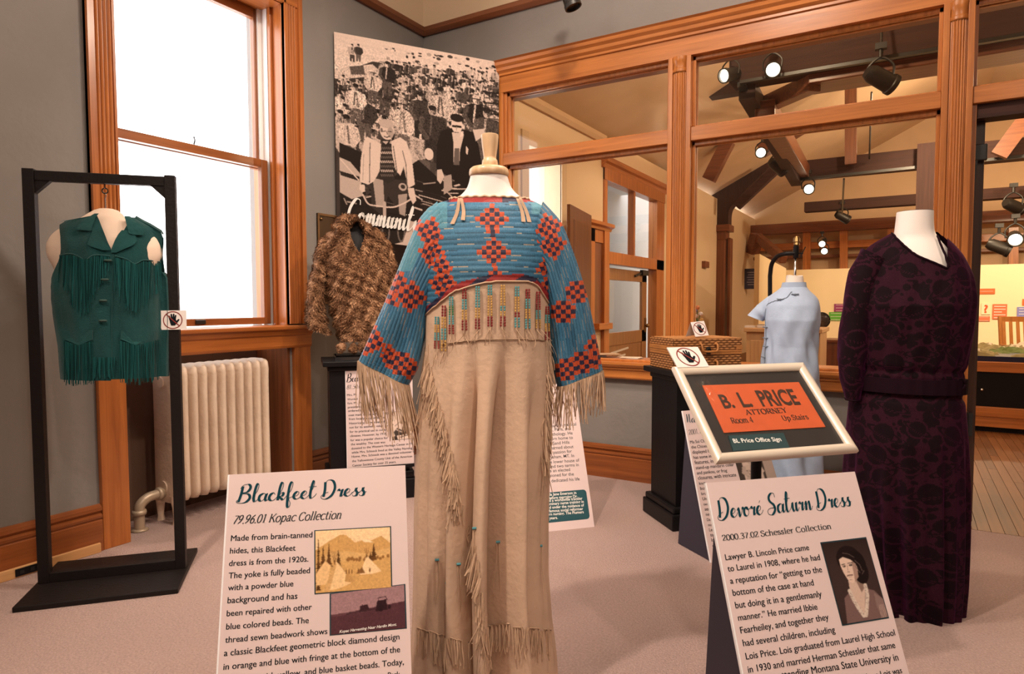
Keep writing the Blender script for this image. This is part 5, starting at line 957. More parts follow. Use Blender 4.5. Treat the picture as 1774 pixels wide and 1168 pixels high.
for x, y, L in ((757, 968, 70), (775, 1010, 40), (797, 976, 95), (821, 915, 80), (863, 938, 90), (906, 942, 125), (936, 945, 100)):
    p = surf(x, y); o = part('bead_tie', MB().tube([p+np.array([-.006, -.006, 0]), p+np.array([.006, -.006, .001])], .0038, 8), plain('turquoise_bead', (.08, .26, .30), .4), dr, label='turquoise bead with hide thongs')
    m = MB()
    for s in (-1, 1): strand(m, p+np.array([s*.003, -.006, -.003]), L*.00177*random.uniform(.85, 1), .0036, (s*.004, -.004), .008, 7)
    part('thong', m, HIDE2, o)

# ---------------------------------------------------------------- velvet devore dress
FP = face_frame(1580, 700, 2.57)
mp = froot(FP, 'dress_form', 'smooth white headless dummy wearing the dark purple velvet dress', 'mannequin', 'dress forms')
B_, R_ = loft_px(FP, [(367, 1553, 1618), (372, 1552.5, 1618), (395, 1550, 1618), (412, 1547, 1621), (428, 1530, 1640), (450, 1505, 1652), (500, 1500, 1672), (600, 1495, 1660), (700, 1490, 1660)], 60, theta(48, 24), lambda y: np.interp(y, [367, 412, 450, 520, 700], [.058, .062, .085, .105, .1]))
m = MB().grid(R_, wrapu=True); k0 = len(theta(48, 24)); m.add([tuple(p+np.array([0, 0, .001])) for p in R_[0]], [tuple(range(k0))]); part('torso', m, FORMW, mp, smooth=True, ang=60)
part('stand', MB().tube([(0, .0, .02), (0, 0, .95)], .016, 12).lathe([(.0, .0), (.16, 0), (.16, .012), (.03, .03), (.0, .03)], 32, cap=False), CHROME, mp, smooth=True)
pd = froot(FP, 'velvet_dress', 'dark purple burnout velvet dress with ringed planet pattern and belted waist', 'dress')
TP = theta(330, 60)
B_, R_ = loft_px(FP, [(403, 1543, 1626), (408, 1535, 1632), (415, 1519, 1641), (425, 1503, 1652), (445, 1488, 1670), (480, 1478, 1687), (520, 1474, 1694), (560, 1473, 1690), (600, 1474, 1682), (640, 1475, 1673), (655, 1476, 1669), (672, 1474, 1670), (700, 1470, 1674), (760, 1464, 1679), (830, 1460, 1681), (900, 1466, 1679), (1000, 1476, 1674), (1051, 1482, 1669)], 420, TP, lambda y: np.interp(y, [403, 415, 450, 530, 640, 662, 760, 1051], [.06, .075, .10, .14, .118, .112, .15, .17]))
ce = R_.mean(1, keepdims=True)
for i, row in enumerate(B_):
    py = row[0]; x = TP-1.5*math.pi; k = sm((py-690)/300); f = k*(.010*np.sin(x*14+.6*np.sin(x*3))+.008*np.sin(x*23+1)) + .003*np.exp(-((py-645)/22)**2)*np.sin(x*30)+.0025*np.sin(x*17+py*.03)*sm((py-440)/60)*(py < 640)
    f = f+ .012*np.exp(-((py-662)/9)**2)*0 - .008*np.exp(-((py-640)/6)**2) - .008*np.exp(-((py-684)/6)**2); v = R_[i]-ce[i]; L = np.linalg.norm(v[:, :2], axis=1, keepdims=True); R_[i, :, :2] += v[:, :2]/L*f[:, None]
    R_[i, :, 2] -= sm((py-1022)/29)*.010*np.sin(x*9)
PX, PY = FP.px(R_); Cc = centers(R_); cpx, cpy = FP.px(Cc)
def devore(u, v, seed):                   # burnt-out ground between velvet discs, planets with rings
    rg = np.random.default_rng(seed); val = np.zeros(u.shape); best = np.full(u.shape, 9.); sec = np.full(u.shape, 9.)
    pts = [(rg.uniform(u.min(), u.max()), rg.uniform(v.min(), v.max()), rg.choice([.006, .009, .013, .018])) for _ in range(1500)]
    pl = []
    for _ in range(2500):
        c = (rg.uniform(u.min(), u.max()), rg.uniform(v.min(), v.max()), rg.uniform(.028, .040), rg.uniform(-.7, .7))
        if all((c[0]-p[0])**2+(c[1]-p[1])**2 > .085**2 for p in pl): pl.append(c)
    disc = np.zeros(u.shape, bool); ring = np.zeros(u.shape, bool); gap = np.zeros(u.shape, bool)
    for x, y, r in pts: disc |= (u-x)**2+(v-y)**2 < r*r
    for x, y, r, a in pl:
        dx, dy = u-x, v-y; near = (dx*dx+dy*dy) < (2.2*r)**2
        if not near.any(): continue
        k, q = math.cos(a), math.sin(a); e, f_ = dx*k+dy*q, dy*k-dx*q; d2 = np.hypot(dx, dy); el = np.hypot(e/1.75, f_/.42)
        disc = np.where(d2 < r*1.25, d2 < r, disc); rr = (el > r*.80) & (el < r*1.06) & ~((d2 < r) & (f_ > 0)); gp = (((el > r*.68) & (el <= r*.80)) | ((el >= r*1.06) & (el < r*1.16))) & ~((d2 < r) & (f_ > 0)); disc = np.where(gp, False, disc); disc |= rr
    return disc
arc = np.concatenate([[0], np.cumsum(np.full(len(TP)-1, .62/330))]); U_ = Cc[..., 0]*0+(arc[None, :]); V_ = Cc[..., 2]
dd = devore(U_, V_, 5)
lite = np.array((.021, .0038, .0095)); darkc = np.array((.0052, .0016, .0028))
side = np.clip((1640-cpx)/170, 0, 1)[..., None]
colp = np.where(dd[..., None], darkc, lite); colp = colp*(1+RNG.normal(0, .12, dd.shape))[..., None]
nl = np.array([(1520, 403), (1546, 405), (1560, 420), (1580, 437), (1600, 448), (1622, 457), (1641, 464), (1642.01, 300), (1900, 300)]); cut = (Cc[..., 1] < .02) & (cpx > 1543) & (cpy < np.interp(cpx, nl[:, 0], nl[:, 1])) & (cpx < 1641.5)
VEL = dyed('devore_velvet', .8, .15, 400, sheen=.13, spec=.1)
VEL.node_tree.nodes['Principled BSDF'].inputs['Sheen Tint'].default_value = (.55, .06, .38, 1)
part('dress_body', MB().grid(R_, wrapu=True, col=np.clip(colp, 0, 1), keep=~cut), VEL, pd, smooth='all')
def surfp(px, py): d = (PX-px)**2+(PY-py)**2+np.where(R_[..., 1] > .02, 1e6, 0); i = np.unravel_index(np.argmin(d), d.shape); return R_[i]
VD = plain('velvet_edge', (.010, .002, .006), .85, spec=.1)
part('neck_binding', MB().tube([surfp(a, b)+np.array([0, -.002, 0]) for a, b in catmull([(1545, 404), (1560, 420), (1580, 437), (1600, 448), (1622, 457), (1641, 464), (1639, 446), (1630, 425), (1624, 408)], 6)], .004, 6), VD, pd, smooth='all')
m = MB(); bl = []
for k in range(0, len(TP), 5):
    i = int(np.argmin(np.abs(B_[:, 0]-652))); j = int(np.argmin(np.abs(B_[:, 0]-676))); n = R_[i, k]-ce[i, 0]; n[2] = 0; n /= np.linalg.norm(n); bl.append([R_[i, k]+n*.003, R_[i, k]+n*.013, R_[j, k]+n*.013, R_[j, k]+n*.003])
part('belt', MB().grid(np.array(bl).transpose(1, 0, 2), wrapu=True, wrapv=True), VD, pd, smooth=True)
p = surfp(1664, 664); part('buckle', MB().tube([p+np.array([.014*math.cos(t), -.016+.006*math.cos(t), .02*math.sin(t)]) for t in np.linspace(0, 6.28, 16)], .004, 6), VD, pd, smooth='all')
# sleeve on the near side
A = np.array([(1492, 430, 1545, 455), (1471, 470, 1530, 500), (1461, 520, 1516, 550), (1454, 570, 1508, 600), (1450, 620, 1500, 640), (1455, 655, 1496, 668), (1464, 690, 1490, 694)], float)
n = 130; t = np.linspace(0, len(A)-1, n); Q = np.stack([np.interp(t, np.arange(len(A)), A[:, c]) for c in range(4)], 1); ph = np.linspace(0, 2*math.pi, 130, endpoint=False); P = np.zeros((n, 130, 3))
for i, (ox, oy, ix, iy) in enumerate(Q):
    y0 = -.03-.05*sm(i/n); o, e = np.array(FP.loc(ox, oy, y0)), np.array(FP.loc(ix, iy, y0)); d = np.interp(i/n, [0, .3, .8, 1], [.07, .075, .055, .04]); P[i] = (o+e)/2+np.cos(ph)[:, None]*(e-o)/2*(1+.04*np.sin(ph*5+i*.15)[:, None])+np.stack([0*ph, d*np.sin(ph), 0*ph], -1)
U_ = (ph*.05)[None, :]+np.zeros((n-1, 1)); V_ = centers(P)[..., 2]; ds_ = devore(U_, V_, 8); cs = np.where(ds_[..., None], darkc, lite*1.15)
ps = part('sleeve', MB().grid(P, wrapu=True, col=cs), VEL, pd, smooth='all'); part('cuff', MB().tube([tuple(p) for p in P[-1][::5]], .004, 6, closed=True), VD, ps, smooth='all')

# ---------------------------------------------------------------- pale blue blouse on a hanging form
FB = face_frame(1376, 560, 3.45)
fb = froot(FB, 'dress_form', 'black bracket stand with brass knob holding a cloth wrapped form in blue blouse', 'mannequin', 'dress forms')
L_ = lambda x, y, d=0: FB.loc(x, y, d)
arm = [L_(1334, 900, .1), L_(1334, 700, .1), L_(1334, 520, .1), L_(1334, 478, .1), L_(1337, 458, .08), L_(1346, 445, .04), L_(1360, 440, .0), L_(1379, 439, 0)]
base_z = MB().tube([(arm[0][0], .1, .02)]+arm[1:3]+catmull(arm[3:], 5), .0115, 10); part('bracket_arm', base_z, BLACK, fb, smooth='all')
part('stand_base', MB().lathe([(0, 0), (.16, 0), (.16, .015), (.03, .03), (0, .03)], 28, (arm[0][0], .1, 0), cap=False), BLACK, fb, smooth=True)
cx = L_(1379, 440)[0]; zt = L_(1379, 430)[2]; part('collar_clamp', MB().lathe([(.013, zt-.052), (.014, zt-.05), (.014, zt+.01), (.010, zt+.014)], 16, (cx, 0, 0)), BLACK, fb, smooth=True)
part('wing_screw', MB().tube([(cx, 0, zt-.028), (cx+.035, 0, zt-.028)], .004, 6).beam((cx+.03, 0, zt-.028), (cx+.045, 0, zt+.005), .012, .005).beam((cx+.03, 0, zt-.028), (cx+.022, 0, zt-.05), .012, .005), BLACK, fb)
zk = L_(1380, 409)[2]; part('knob', MB().lathe([(.0, zk), (.010, zk-.002), (.017, zk-.014), (.016, zk-.024), (.018, zk-.028), (.018, zk-.031), (.013, zk-.034), (.016, zk-.045), (.010, zk-.052), (.010, zk-.07)], 20, (cx+.002, 0, 0)), BRASS, fb, smooth=True)
part('rod', MB().tube([(cx-.002, 0, zt-.05), (cx-.003, 0, L_(1377, 500)[2])], .006, 10), CHROME, fb, smooth='all')
B_, R_ = loft_px(FB, [(478, 1362, 1391), (484, 1359.5, 1393), (492, 1361, 1391), (500, 1357, 1396), (512, 1354, 1398), (530, 1345, 1405), (600, 1330, 1410), (780, 1335, 1408)], 80, theta(40, 24), lambda y: np.interp(y, [478, 510, 560, 780], [.04, .05, .09, .09])); 
x = theta(40, 24)
for i in range(80): R_[i, :, 2] += (.004*np.sin(x*2+i*.1)); R_[i, :, :2] *= (1+.03*np.sin(i*.9+x*1.0))[:, None] if B_[i, 0] < 510 else 1
m = MB().grid(R_, wrapu=True); m.add(R_[0], [tuple(range(len(x)))]); part('wrapped_neck', m, LINEN, fb, smooth='all')
bz = froot(FB, 'cotton_blouse', 'pale blue short sleeved mandarin collar blouse with frog closures at the side', 'blouse')
TB = theta(120, 40)
B_, R_ = loft_px(FB, [(498, 1353, 1398), (503, 1348, 1400), (507, 1341, 1406), (512, 1332, 1413), (520, 1326, 1419), (535, 1323.5, 1421.5), (555, 1323.5, 1421.5), (575, 1324.5, 1417.5), (600, 1323, 1417), (630, 1319, 1418.5), (680, 1317, 1422), (740, 1318, 1425), (800, 1322, 1424), (830, 1324, 1424)], 160, TB, lambda y: np.interp(y, [498, 507, 530, 555, 600, 830], [.055, .075, .115, .135, .115, .13]))
for i, row in enumerate(B_):
    py = row[0]; x = TB-1.5*math.pi; f = .004*np.sin(x*7+py*.05)*sm((py-520)/40)+.003*np.sin(x*12-py*.08)*sm((py-560)/40)+.014*sm((py-620)/150)*np.sin(x*6+.5); v = R_[i]-R_[i].mean(0); L = np.linalg.norm(v[:, :2], axis=1, keepdims=True); R_[i, :, :2] += v[:, :2]/L*f[:, None]
PX, PY = FB.px(R_); part('blouse_body', MB().grid(R_, wrapu=True), BLUEC, bz, smooth='all')
def surfb(px, py): d = (PX-px)**2+(PY-py)**2+np.where(R_[..., 1] > .02, 1e6, 0); i = np.unravel_index(np.argmin(d), d.shape); return R_[i]
cl = [R_[0, k] for k in range(len(TB))]; c2 = [p+np.array([(p[0]-cx)*-.08, 0, .026]) for p in cl]; part('stand_collar', MB().grid([cl, c2], wrapu=True), BLUEC, bz, smooth='all')
A = np.array([(1342, 508, 1346, 535), (1330, 514, 1336, 545), (1312, 528, 1328, 552), (1295, 546, 1322, 557), (1300, 563, 1323, 557)], float); P = []
ph = np.linspace(0, 2*math.pi, 40, endpoint=False)
for i in range(40):
    k = i/39*3; ox, oy, ix, iy = [np.interp(k, range(5), A[:, c]) for c in range(4)]; o, e = np.array(L_(ox, oy)), np.array(L_(ix, iy)); P.append((o+e)/2+np.cos(ph)[:, None]*(e-o)/2+np.stack([0*ph, (.055-.012*k/3)*np.sin(ph)*(1+.06*np.sin(i*.5)), 0*ph], -1))
part('short_sleeve', MB().grid(P, wrapu=True), BLUEC, bz, smooth='all')
PIPE = plain('frog_cord', (.16, .20, .26), .7)
part('front_flap_seam', MB().tube([surfb(a, b)+np.array([0, -.002, 0]) for a, b in catmull([(1372, 505), (1362, 516), (1345, 521), (1330, 528), (1326, 545), (1327, 580), (1325, 620), (1322, 650)], 6)], .002, 5), PIPE, bz)
for px_, py_ in ((1377, 510), (1352, 519), (1328, 568), (1327.5, 585), (1327, 601), (1325, 618), (1323, 632)): p = surfb(px_, py_); part('frog_closure', MB().tube([p+np.array([-.018, -.004, .002]), p+np.array([0, -.008, 0]), p+np.array([.018, -.004, .002])], .003, 6).ball(p+np.array([0, -.009, 0]), .005, 8, 6), PIPE, bz, smooth='all')
# ================================================================== PROPS
# ---- black garment stand with fringed vest
P0 = on(28, 1062, 2, 0); P1 = on(315, 1028, 2, 0); P2 = on(337, 957, 2, 0); ang = math.atan2(P1[1]-P0[1], P1[0]-P0[0]); wS = float(np.hypot(*(P1-P0)[:2])); cS = (P0+P2)/2
FS = Frame(cS[0], cS[1], ang); st = froot(FS, 'garment_stand', 'black painted wooden garment stand on flat base before the window', 'stand')
dS = float(np.hypot(*(P2-P1)[:2])); BK = BLACKSTAND
part('base_board', MB().box((-wS/2, -dS/2, 0), (wS/2, dS/2, .022)), BK, st, bevel=.003)
uL, z0 = FS.uz(60, 1000, 0); uR, _ = FS.uz(309, 975, 0); zt = FS.uz(52, 289, 0)[1]; zt2 = FS.uz(300, 309, 0)[1]; zt = (zt+zt2)/2
uL = (FS.uz(52, 289)[0]+FS.uz(77, 1000)[0])/2; uR = (FS.uz(300, 309)[0]+FS.uz(309, 970)[0])/2; tw = .021
for u in (uL, uR): part('post', MB().box((u-tw, -tw, .022), (u+tw, tw, zt)), BK, st, bevel=.002)
part('top_beam', MB().box((uL+tw, -.017, zt-.047), (uR-tw, .017, zt-.006)), BK, st, bevel=.002)
part('foot_beam', MB().box((uL+tw, -.02, .022), (uR-tw, .02, .064)), BK, st, bevel=.002)
for u, s in ((uL+tw, 1), (uR-tw, -1)): part('corner_brace', MB().prism([(u, zt-.047), (u+s*.055, zt-.047), (u, zt-.10)][::s], lambda a, b, h: (a, -.014+h, b), .028), BK, st)
uh, zh = FS.uz(182, 335, 0); ztop = zt-.047
part('screw_eye', MB().tube([(uh, 0, ztop+.005), (uh, 0, ztop-.018)], .0025, 6).tube([(uh+.011*math.sin(t), 0, ztop-.029+.011*math.cos(t)) for t in np.linspace(0, 6.1, 16)], .0028, 6), STEEL, st, smooth='all')
FV = Frame(*FS.world((uh, 0, 0))[:2], ang-.06)
tf = froot(FV, 'torso_form', 'stuffed white cloth torso form hanging from hook on the black stand', 'form')
V = lambda x, y, d=0: np.array(FV.loc(x, y, d))
zc = V(182, 362)[2]; part('wire_hook', MB().tube(catmull([(0, 0, zc-.02), (0, 0, zc+.03), (0, 0, ztop-.06), (.004, 0, ztop-.05), (0, 0, ztop-.038)], 4), .002, 6), CHROME, tf, smooth='all')
TT = theta(90, 50)
B_, R_ = loft_px(FV, [(362, 172, 196), (366, 158, 212), (376, 146, 214), (386, 128, 234), (398, 102, 258), (410, 88, 272), (425, 80, 280), (445, 82, 281), (465, 94, 272), (500, 106, 264), (560, 106, 262), (650, 118, 258)], 110, TT, lambda y: np.interp(y, [362, 376, 398, 430, 500, 560, 650], [.02, .045, .062, .085, .10, .10, .10]))
m = MB().grid(R_, wrapu=True); m.add(R_[0], [tuple(range(len(TT)))]); part('stuffed_body', m, plain('calico', (.74, .58, .47), .85, bump=.08, bscale=200), tf, smooth='all')
vt = froot(FV, 'fringed_vest', 'teal suede sleeveless western vest with long fringe hanging on white torso form', 'vest')
VB, VR = loft_px(FV, [(366, 150, 220), (376, 132, 232), (386, 100, 255), (398, 92, 268), (420, 92, 272), (445, 94, 272), (470, 84, 274), (500, 82, 279), (540, 85, 280), (580, 92, 279), (620, 98, 279), (662, 101, 278)], 200, TT, lambda y: np.interp(y, [366, 376, 398, 430, 500, 560, 662], [.042, .056, .078, .104, .122, .126, .135]))
def vsurf(px, py, off=.0):
    z = FV.uz(px, py, -.1)[1]; u = FV.uz(px, py, -.1)[0]; i = int(np.argmin(np.abs(VR[:, :, 2].mean(1)-z))); ring = VR[i]; fr_ = ring[ring[:, 1] <= .001]; j = int(np.argmin(np.abs(fr_[:, 0]-u))); d = fr_[j]; return np.array([u, min(d[1], -.01)-off, z])
def panel(rows, off, n=40, nu=24, back=False):      # rows: py, px at one edge, px at the other
    A = np.array(rows, float); ys = np.linspace(A[0, 0], A[-1, 0], n); P = []
    for y in ys:
        a, b = np.interp(y, A[:, 0], A[:, 1]), np.interp(y, A[:, 0], A[:, 2]); r = [vsurf(a+(b-a)*k/(nu-1), y, off) for k in range(nu)]
        P.append([(p[0], -p[1]+.004 if back else p[1], p[2]) for p in r])
    return np.array(P)
ripple = lambda P, a: P+np.stack([0*P[..., 0], a*np.sin(P[..., 0]*70+P[..., 2]*9), 0*P[..., 0]], -1)
Lf = [(372, 150, 162), (377, 125, 165), (381, 91, 167), (400, 96, 177), (420, 100, 187), (434, 101, 195), (450, 98, 197), (462, 92, 197), (480, 84, 197), (520, 84, 197), (560, 90, 197), (600, 97, 197), (640, 100, 198), (658, 102, 198)]
Rf = [(372, 214, 222), (380, 214, 236), (387, 214, 250), (398, 210, 268), (404, 208, 272), (420, 201, 270), (434, 195, 269), (455, 195, 268), (470, 195, 270), (480, 195, 277), (520, 195, 279), (560, 195, 280), (600, 196, 278), (640, 196, 277), (656, 197, 277)]
for rws, nm in ((Lf, 'front_panel'), (Rf, 'front_panel')): part(nm, MB().grid(ripple(panel(rws, .004 if rws is Lf else .001), .0022)), TEAL, vt, smooth='all')
bk = [(372, 158, 216), (380, 128, 232), (390, 94, 262), (410, 100, 270), (440, 102, 268), (470, 88, 272), (520, 84, 279), (600, 97, 278), (657, 102, 277)]
part('back_panel', MB().grid(panel(bk, .004, 40, 30, True)), TEAL, vt, smooth='all')
# shoulders and sides close the front to the back
def strip(a, b): return MB().grid([a, b])
for rws, col_, ks in ((Lf, 1, (0, 1, 2)), (Rf, 2, (0, 1, 2, 3, 4))):
    top = [vsurf(rws[k][col_], rws[k][0], .003) for k in ks]; part('shoulder', MB().grid([[p, (p[0], 0, p[2]+.010), (p[0], -p[1]+.004, p[2])] for p in top]), TEAL, vt, smooth='all')
for rws, col_, s in ((Lf, 1, -1), (Rf, 2, 1)):
    sd = [vsurf(r[col_], r[0], .003) for r in rws if r[0] >= 470]; part('side_panel', MB().grid([[p, (p[0]+s*.012, 0, p[2]), (p[0], -p[1]+.004, p[2])] for p in sd]), TEAL, vt, smooth='all')
TEALD = plain('teal_suede_flap', (.006, .053, .054), .9, bump=.2, bscale=180, var=.2, vscale=9, sheen=.25, spec=.15); TEALF = dyed('teal_thong', .9, spec=.15)
def flap(name, poly, off, par=vt, th=.003):
    pts = [vsurf(x, y, off) for x, y in poly]; b = [p+np.array([0, th, 0]) for p in pts]; n = len(pts); return part(name, MB().add(pts+b, [tuple(range(n)), tuple(range(n, 2*n))[::-1]]+[(i, n+i, n+(i+1) % n, (i+1) % n) for i in range(n)]), TEALD, par)
def rows_flap(name, rows, off): return part(name, MB().grid(panel(rows, off, 14, 14)), TEALD, vt, smooth='all')
rows_flap('collar', [(368, 158, 166), (376, 147, 161), (384, 138, 160), (391, 131, 158), (398, 131, 158), (399.5, 150, 158)], .014)
rows_flap('collar', [(371, 208, 216), (380, 212, 227), (390, 216, 238), (398, 219, 243), (404, 221, 244), (406, 228, 243)], .014)
rows_flap('lapel', [(394, 158, 160), (402, 158, 168), (414, 155, 178), (424, 152, 186), (428, 160, 191), (434, 180, 194)], .010); rows_flap('lapel', [(398, 208, 219), (406, 203, 231), (416, 199, 234), (424, 197, 230), (430, 195, 218), (438, 194, 203)], .010)
yk = [vsurf(x, y, .006) for x, y in catmull([(100, 442), (122, 440), (138, 445), (150, 452), (165, 443), (192, 444)], 5)]; yk2 = [vsurf(x, y, .006) for x, y in catmull([(200, 444), (218, 449), (232, 457), (245, 450), (268, 452)], 5)]
for q in (yk, yk2): part('yoke_seam', MB().tube(q, .003, 6), TEALD, vt, smooth='all')
def teal_fringe(name, path, n, wd=.0042):        # path: px, py of the top, py of the lower end
    A = np.array(path, float); m = MB()
    for i in range(n):
        x = A[0, 0]+(A[-1, 0]-A[0, 0])*(i+random.uniform(-.3, .3))/max(1, n-1); y0, y1 = np.interp(x, A[:, 0], A[:, 1]), np.interp(x, A[:, 0], A[:, 2])+random.uniform(-3, 3)
        p = vsurf(x, y0, .009); q = vsurf(x, min(y1, 655), .010); strand(m, p, p[2]-FV.uz(x, y1, -.1)[1], wd, (random.gauss(0, .004), (q-p)[1]*.9-random.uniform(.001, .007)), .005, 6, col=tuple(np.array((.0065, .060, .060))*random.uniform(.45, 1.35)))
    part(name, m, TEALF, vt, kind='stuff')
teal_fringe('yoke_fringe', [(101, 443, 488), (110, 442, 496), (120, 442, 506), (130, 443, 535), (145, 449, 546), (155, 449, 540), (165, 444, 515), (178, 444, 492), (190, 445, 470)], 52)
teal_fringe('yoke_fringe', [(199, 446, 490), (205, 447, 505), (218, 451, 530), (235, 458, 544), (245, 452, 530), (255, 452, 515), (268, 454, 500)], 40)
teal_fringe('pocket_fringe', [(113, 590, 664), (140, 598, 666), (165, 590, 660)], 34); teal_fringe('pocket_fringe', [(212, 590, 662), (240, 598, 664), (266, 590, 662)], 36); teal_fringe('hem_fringe', [(168, 618, 654), (205, 618, 652)], 22)
flap('pocket_flap', [(111, 573), (166, 572), (166, 588), (141, 598), (113, 588)], .008); flap('pocket_flap', [(213, 573), (267, 572), (267, 588), (235, 598), (212, 587)], .008)
for y, x in ((452, 190), (485, 186), (521, 184), (555.5, 184)): p = vsurf(x, y, .012); part('toggle', MB().tube([p+np.array([-.016, 0, 0]), p+np.array([-.011, -.002, 0]), p+np.array([.011, -.002, 0]), p+np.array([.016, 0, 0])], [.002, .005, .005, .002], 8), plain('toggle_leather', (.02, .055, .045), .6), vt, smooth='all')
part('front_edge', MB().tube([vsurf(a, b, .004) for a, b in ((197, 440), (197, 480), (197.5, 520), (197, 560), (198, 600), (198, 650))], .002, 5), TEALD, vt)

# ---- do-not-touch cards
RINGC = plain('dark_red_ink', (.22, .025, .02), .5); CARD = plain('white_card', (.78, .72, .70), .5)
def hand_symbol(m_ring, m_hand, fn, s):          # unit card -> 3-D by fn(x, y, h); s = half height of the mark
    n = 40; vs = []
    for r in (1.0, .90): vs += [fn(s*r*math.cos(2*math.pi*i/n), s*r*math.sin(2*math.pi*i/n), .0008) for i in range(n)]
    m_ring.add(vs, [(i, (i+1) % n, n+(i+1) % n, n+i) for i in range(n)])
    def cap(x0, y0, x1, y1, w0, w1):
        d = np.array([x1-x0, y1-y0]); d = d/np.hypot(*d); q = np.array([-d[1], d[0]]); a = math.atan2(d[1], d[0]); pts = []
        for k in range(9): t = a-math.pi/2+math.pi*k/8; pts.append((x1+w1*math.cos(t), y1+w1*math.sin(t)))
        for k in range(9): t = a+math.pi/2+math.pi*k/8; pts.append((x0+w0*math.cos(t), y0+w0*math.sin(t)))
        m_hand.add([fn(s*x, s*y, .0006) for x, y in pts], [tuple(range(len(pts)))])
    m_hand.add([fn(s*x, s*y, .0006) for x, y in ((-.34, .05), (-.28, -.3), (-.18, -.62), (.24, -.62), (.36, -.36), (.38, -.1), (.3, .14), (-.1, .18))], [tuple(range(8))])
    for f in ((-.26, .05, -.36, .42, .10, .085), (-.10, .12, -.14, .62, .10, .085), (.07, .12, .10, .64, .10, .085), (.22, .08, .30, .50, .095, .08), (.26, -.38, .60, .02, .13, .09)): cap(*f)
    m_ring.add([fn(s*x, s*y, .0010) for x, y in ((-.72, .64), (-.64, .72), (.72, -.64), (.64, -.72))], [(0, 1, 2, 3)][:1])
    return
def touch_card(name, label, quad, plane_fn, th=.003, back=None):  # quad corners as 3-D points TL TR BR BL
    q = [np.array(p, float) for p in quad]; c = sum(q)/4; ex = (q[1]+q[2]-q[0]-q[3])/2; ey = (q[0]+q[1]-q[2]-q[3])/2; lx, ly = np.linalg.norm(ex), np.linalg.norm(ey); ex /= lx; ey = ey/ly; nz = np.cross(ex, ey); nz /= np.linalg.norm(nz)
    r = root(name, label, 'sign', tuple(c), 0, 'no-touch cards'); fn = lambda x, y, h: tuple(ex*x+ey*y+nz*(h))
    m = MB(); hx, hy = lx/2, ly/2; m.add([fn(x, y, h) for h in (-th, 0) for x, y in ((-hx, -hy), (hx, -hy), (hx, hy), (-hx, hy))], [(0, 3, 2, 1), (4, 5, 6, 7), (0, 1, 5, 4), (1, 2, 6, 5), (2, 3, 7, 6), (3, 0, 4, 7)]); part('card', m, CARD, r)
    a, b = MB(), MB(); hand_symbol(a, b, fn, min(hx, hy)*.92); part('crossed_ring', a, RINGC, r, label='dark red ring with slash'); part('hand_mark', b, INK, r, label='black open hand')
    return r, fn, ex, ey, nz, lx, ly
yq_ = -tw-.004
Q = [FS.world(FS.loc(x, y, yq_)) for x, y in ((275, 538), (323, 538), (323, 570.5), (276, 572))]; touch_card('touch_sign', 'small white no-touch card fixed to the right post of the black garment stand', Q, None)

# ---- radiator under the window
rx0, ry0 = XL-.20, on(299, 800, 0, XL+.0)[1]; ry1 = on(467, 700, 0, XL+.0)[1]; NS = 11; pitch = (ry1-ry0)/(NS-.3)
zr = on(300, 634, 0, XL)[2]; zr2 = on(465, 622, 0, XL)[2]; zr = (zr+zr2)/2
ra = root('radiator', 'cream cast iron steam radiator in the niche under the window', 'radiator', (XL-.1, (ry0+ry1)/2, 0))
prof = []
for t in np.linspace(0, 2*math.pi, 28, endpoint=False): prof.append((math.copysign(abs(math.cos(t))**.55, math.cos(t))*.105, math.copysign(abs(math.sin(t))**.8, math.sin(t))*pitch*.405))
def section(low):
    P = []; z0 = .0 if low else .12
    for z, k, d in ((.115, .55, .7), (.12, .8, .85), (.15, 1, 1), (.2, 1, .96), (.5, .98, .9), (zr-.12, .98, .92), (zr-.06, 1, .97), (zr-.02, .93, .9), (zr-.006, .8, .7), (zr, .5, .4)): P.append([(x*k, y*d, z) for x, y in prof])
    m = MB().grid(P, wrapu=True); m.add(P[-1], [tuple(range(28))]); m.add(P[0], [tuple(range(28))[::-1]])
    for zz, w_ in ((.22, .5), (zr-.1, .5)): m.lathe([(.035, -pitch*.55), (.045, -pitch*.3), (.045, pitch*.3), (.035, pitch*.55)], 14, (0, 0, zz), 'y') if False else None
    return m
me = None
for i in range(NS):
    if me is None: o = part('section', section(False), RADI, ra, smooth=True, ang=50); me = o.data
    else: o = bpy.data.objects.new('section', me); COL.objects.link(o); o.parent = ra
    o.location = (0, -(ry1-ry0)/2+(i+.5)*pitch-.0, 0)
part('header_pipe', MB().tube([(0, -(ry1-ry0)/2, .2), (0, (ry1-ry0)/2, .2)], .035, 14).tube([(0, -(ry1-ry0)/2, zr-.09), (0, (ry1-ry0)/2, zr-.09)], .03, 14), RADI, ra, smooth=True)
yf = -(ry1-ry0)/2+pitch*.5
for yy in (yf, -yf):
    for xx in (.075, -.075): part('foot', MB().grid([[(xx+.02*math.cos(t)*k, yy+pitch*.4*math.sin(t)*k, z) for t in np.linspace(0, 6.283, 14, endpoint=False)] for z, k in ((.16, 1.4), (.09, .95), (.03, .7), (.0, .95))], wrapu=True), RADI, ra, smooth=True)
part('valve_pipe', MB().tube(catmull([(.0, yf-.02, .17), (.0, yf-.06, .17), (.0, yf-.11, .165), (.0, yf-.15, .14), (.0, yf-.16, .10), (.0, yf-.16, .0)], 5), .026, 14).lathe([(.04, .0), (.045, .004), (.03, .012)], 18, (0, yf-.16, 0)).lathe([(.033, -.012), (.037, 0), (.033, .012)], 12, (0, yf-.05, .17), 'y').lathe([(.033, .085), (.036, .097), (.033, .11)], 12, (0, yf-.16, 0)), plain('pipe_paint', (.45, .35, .25), .4, .3), ra, smooth='all')
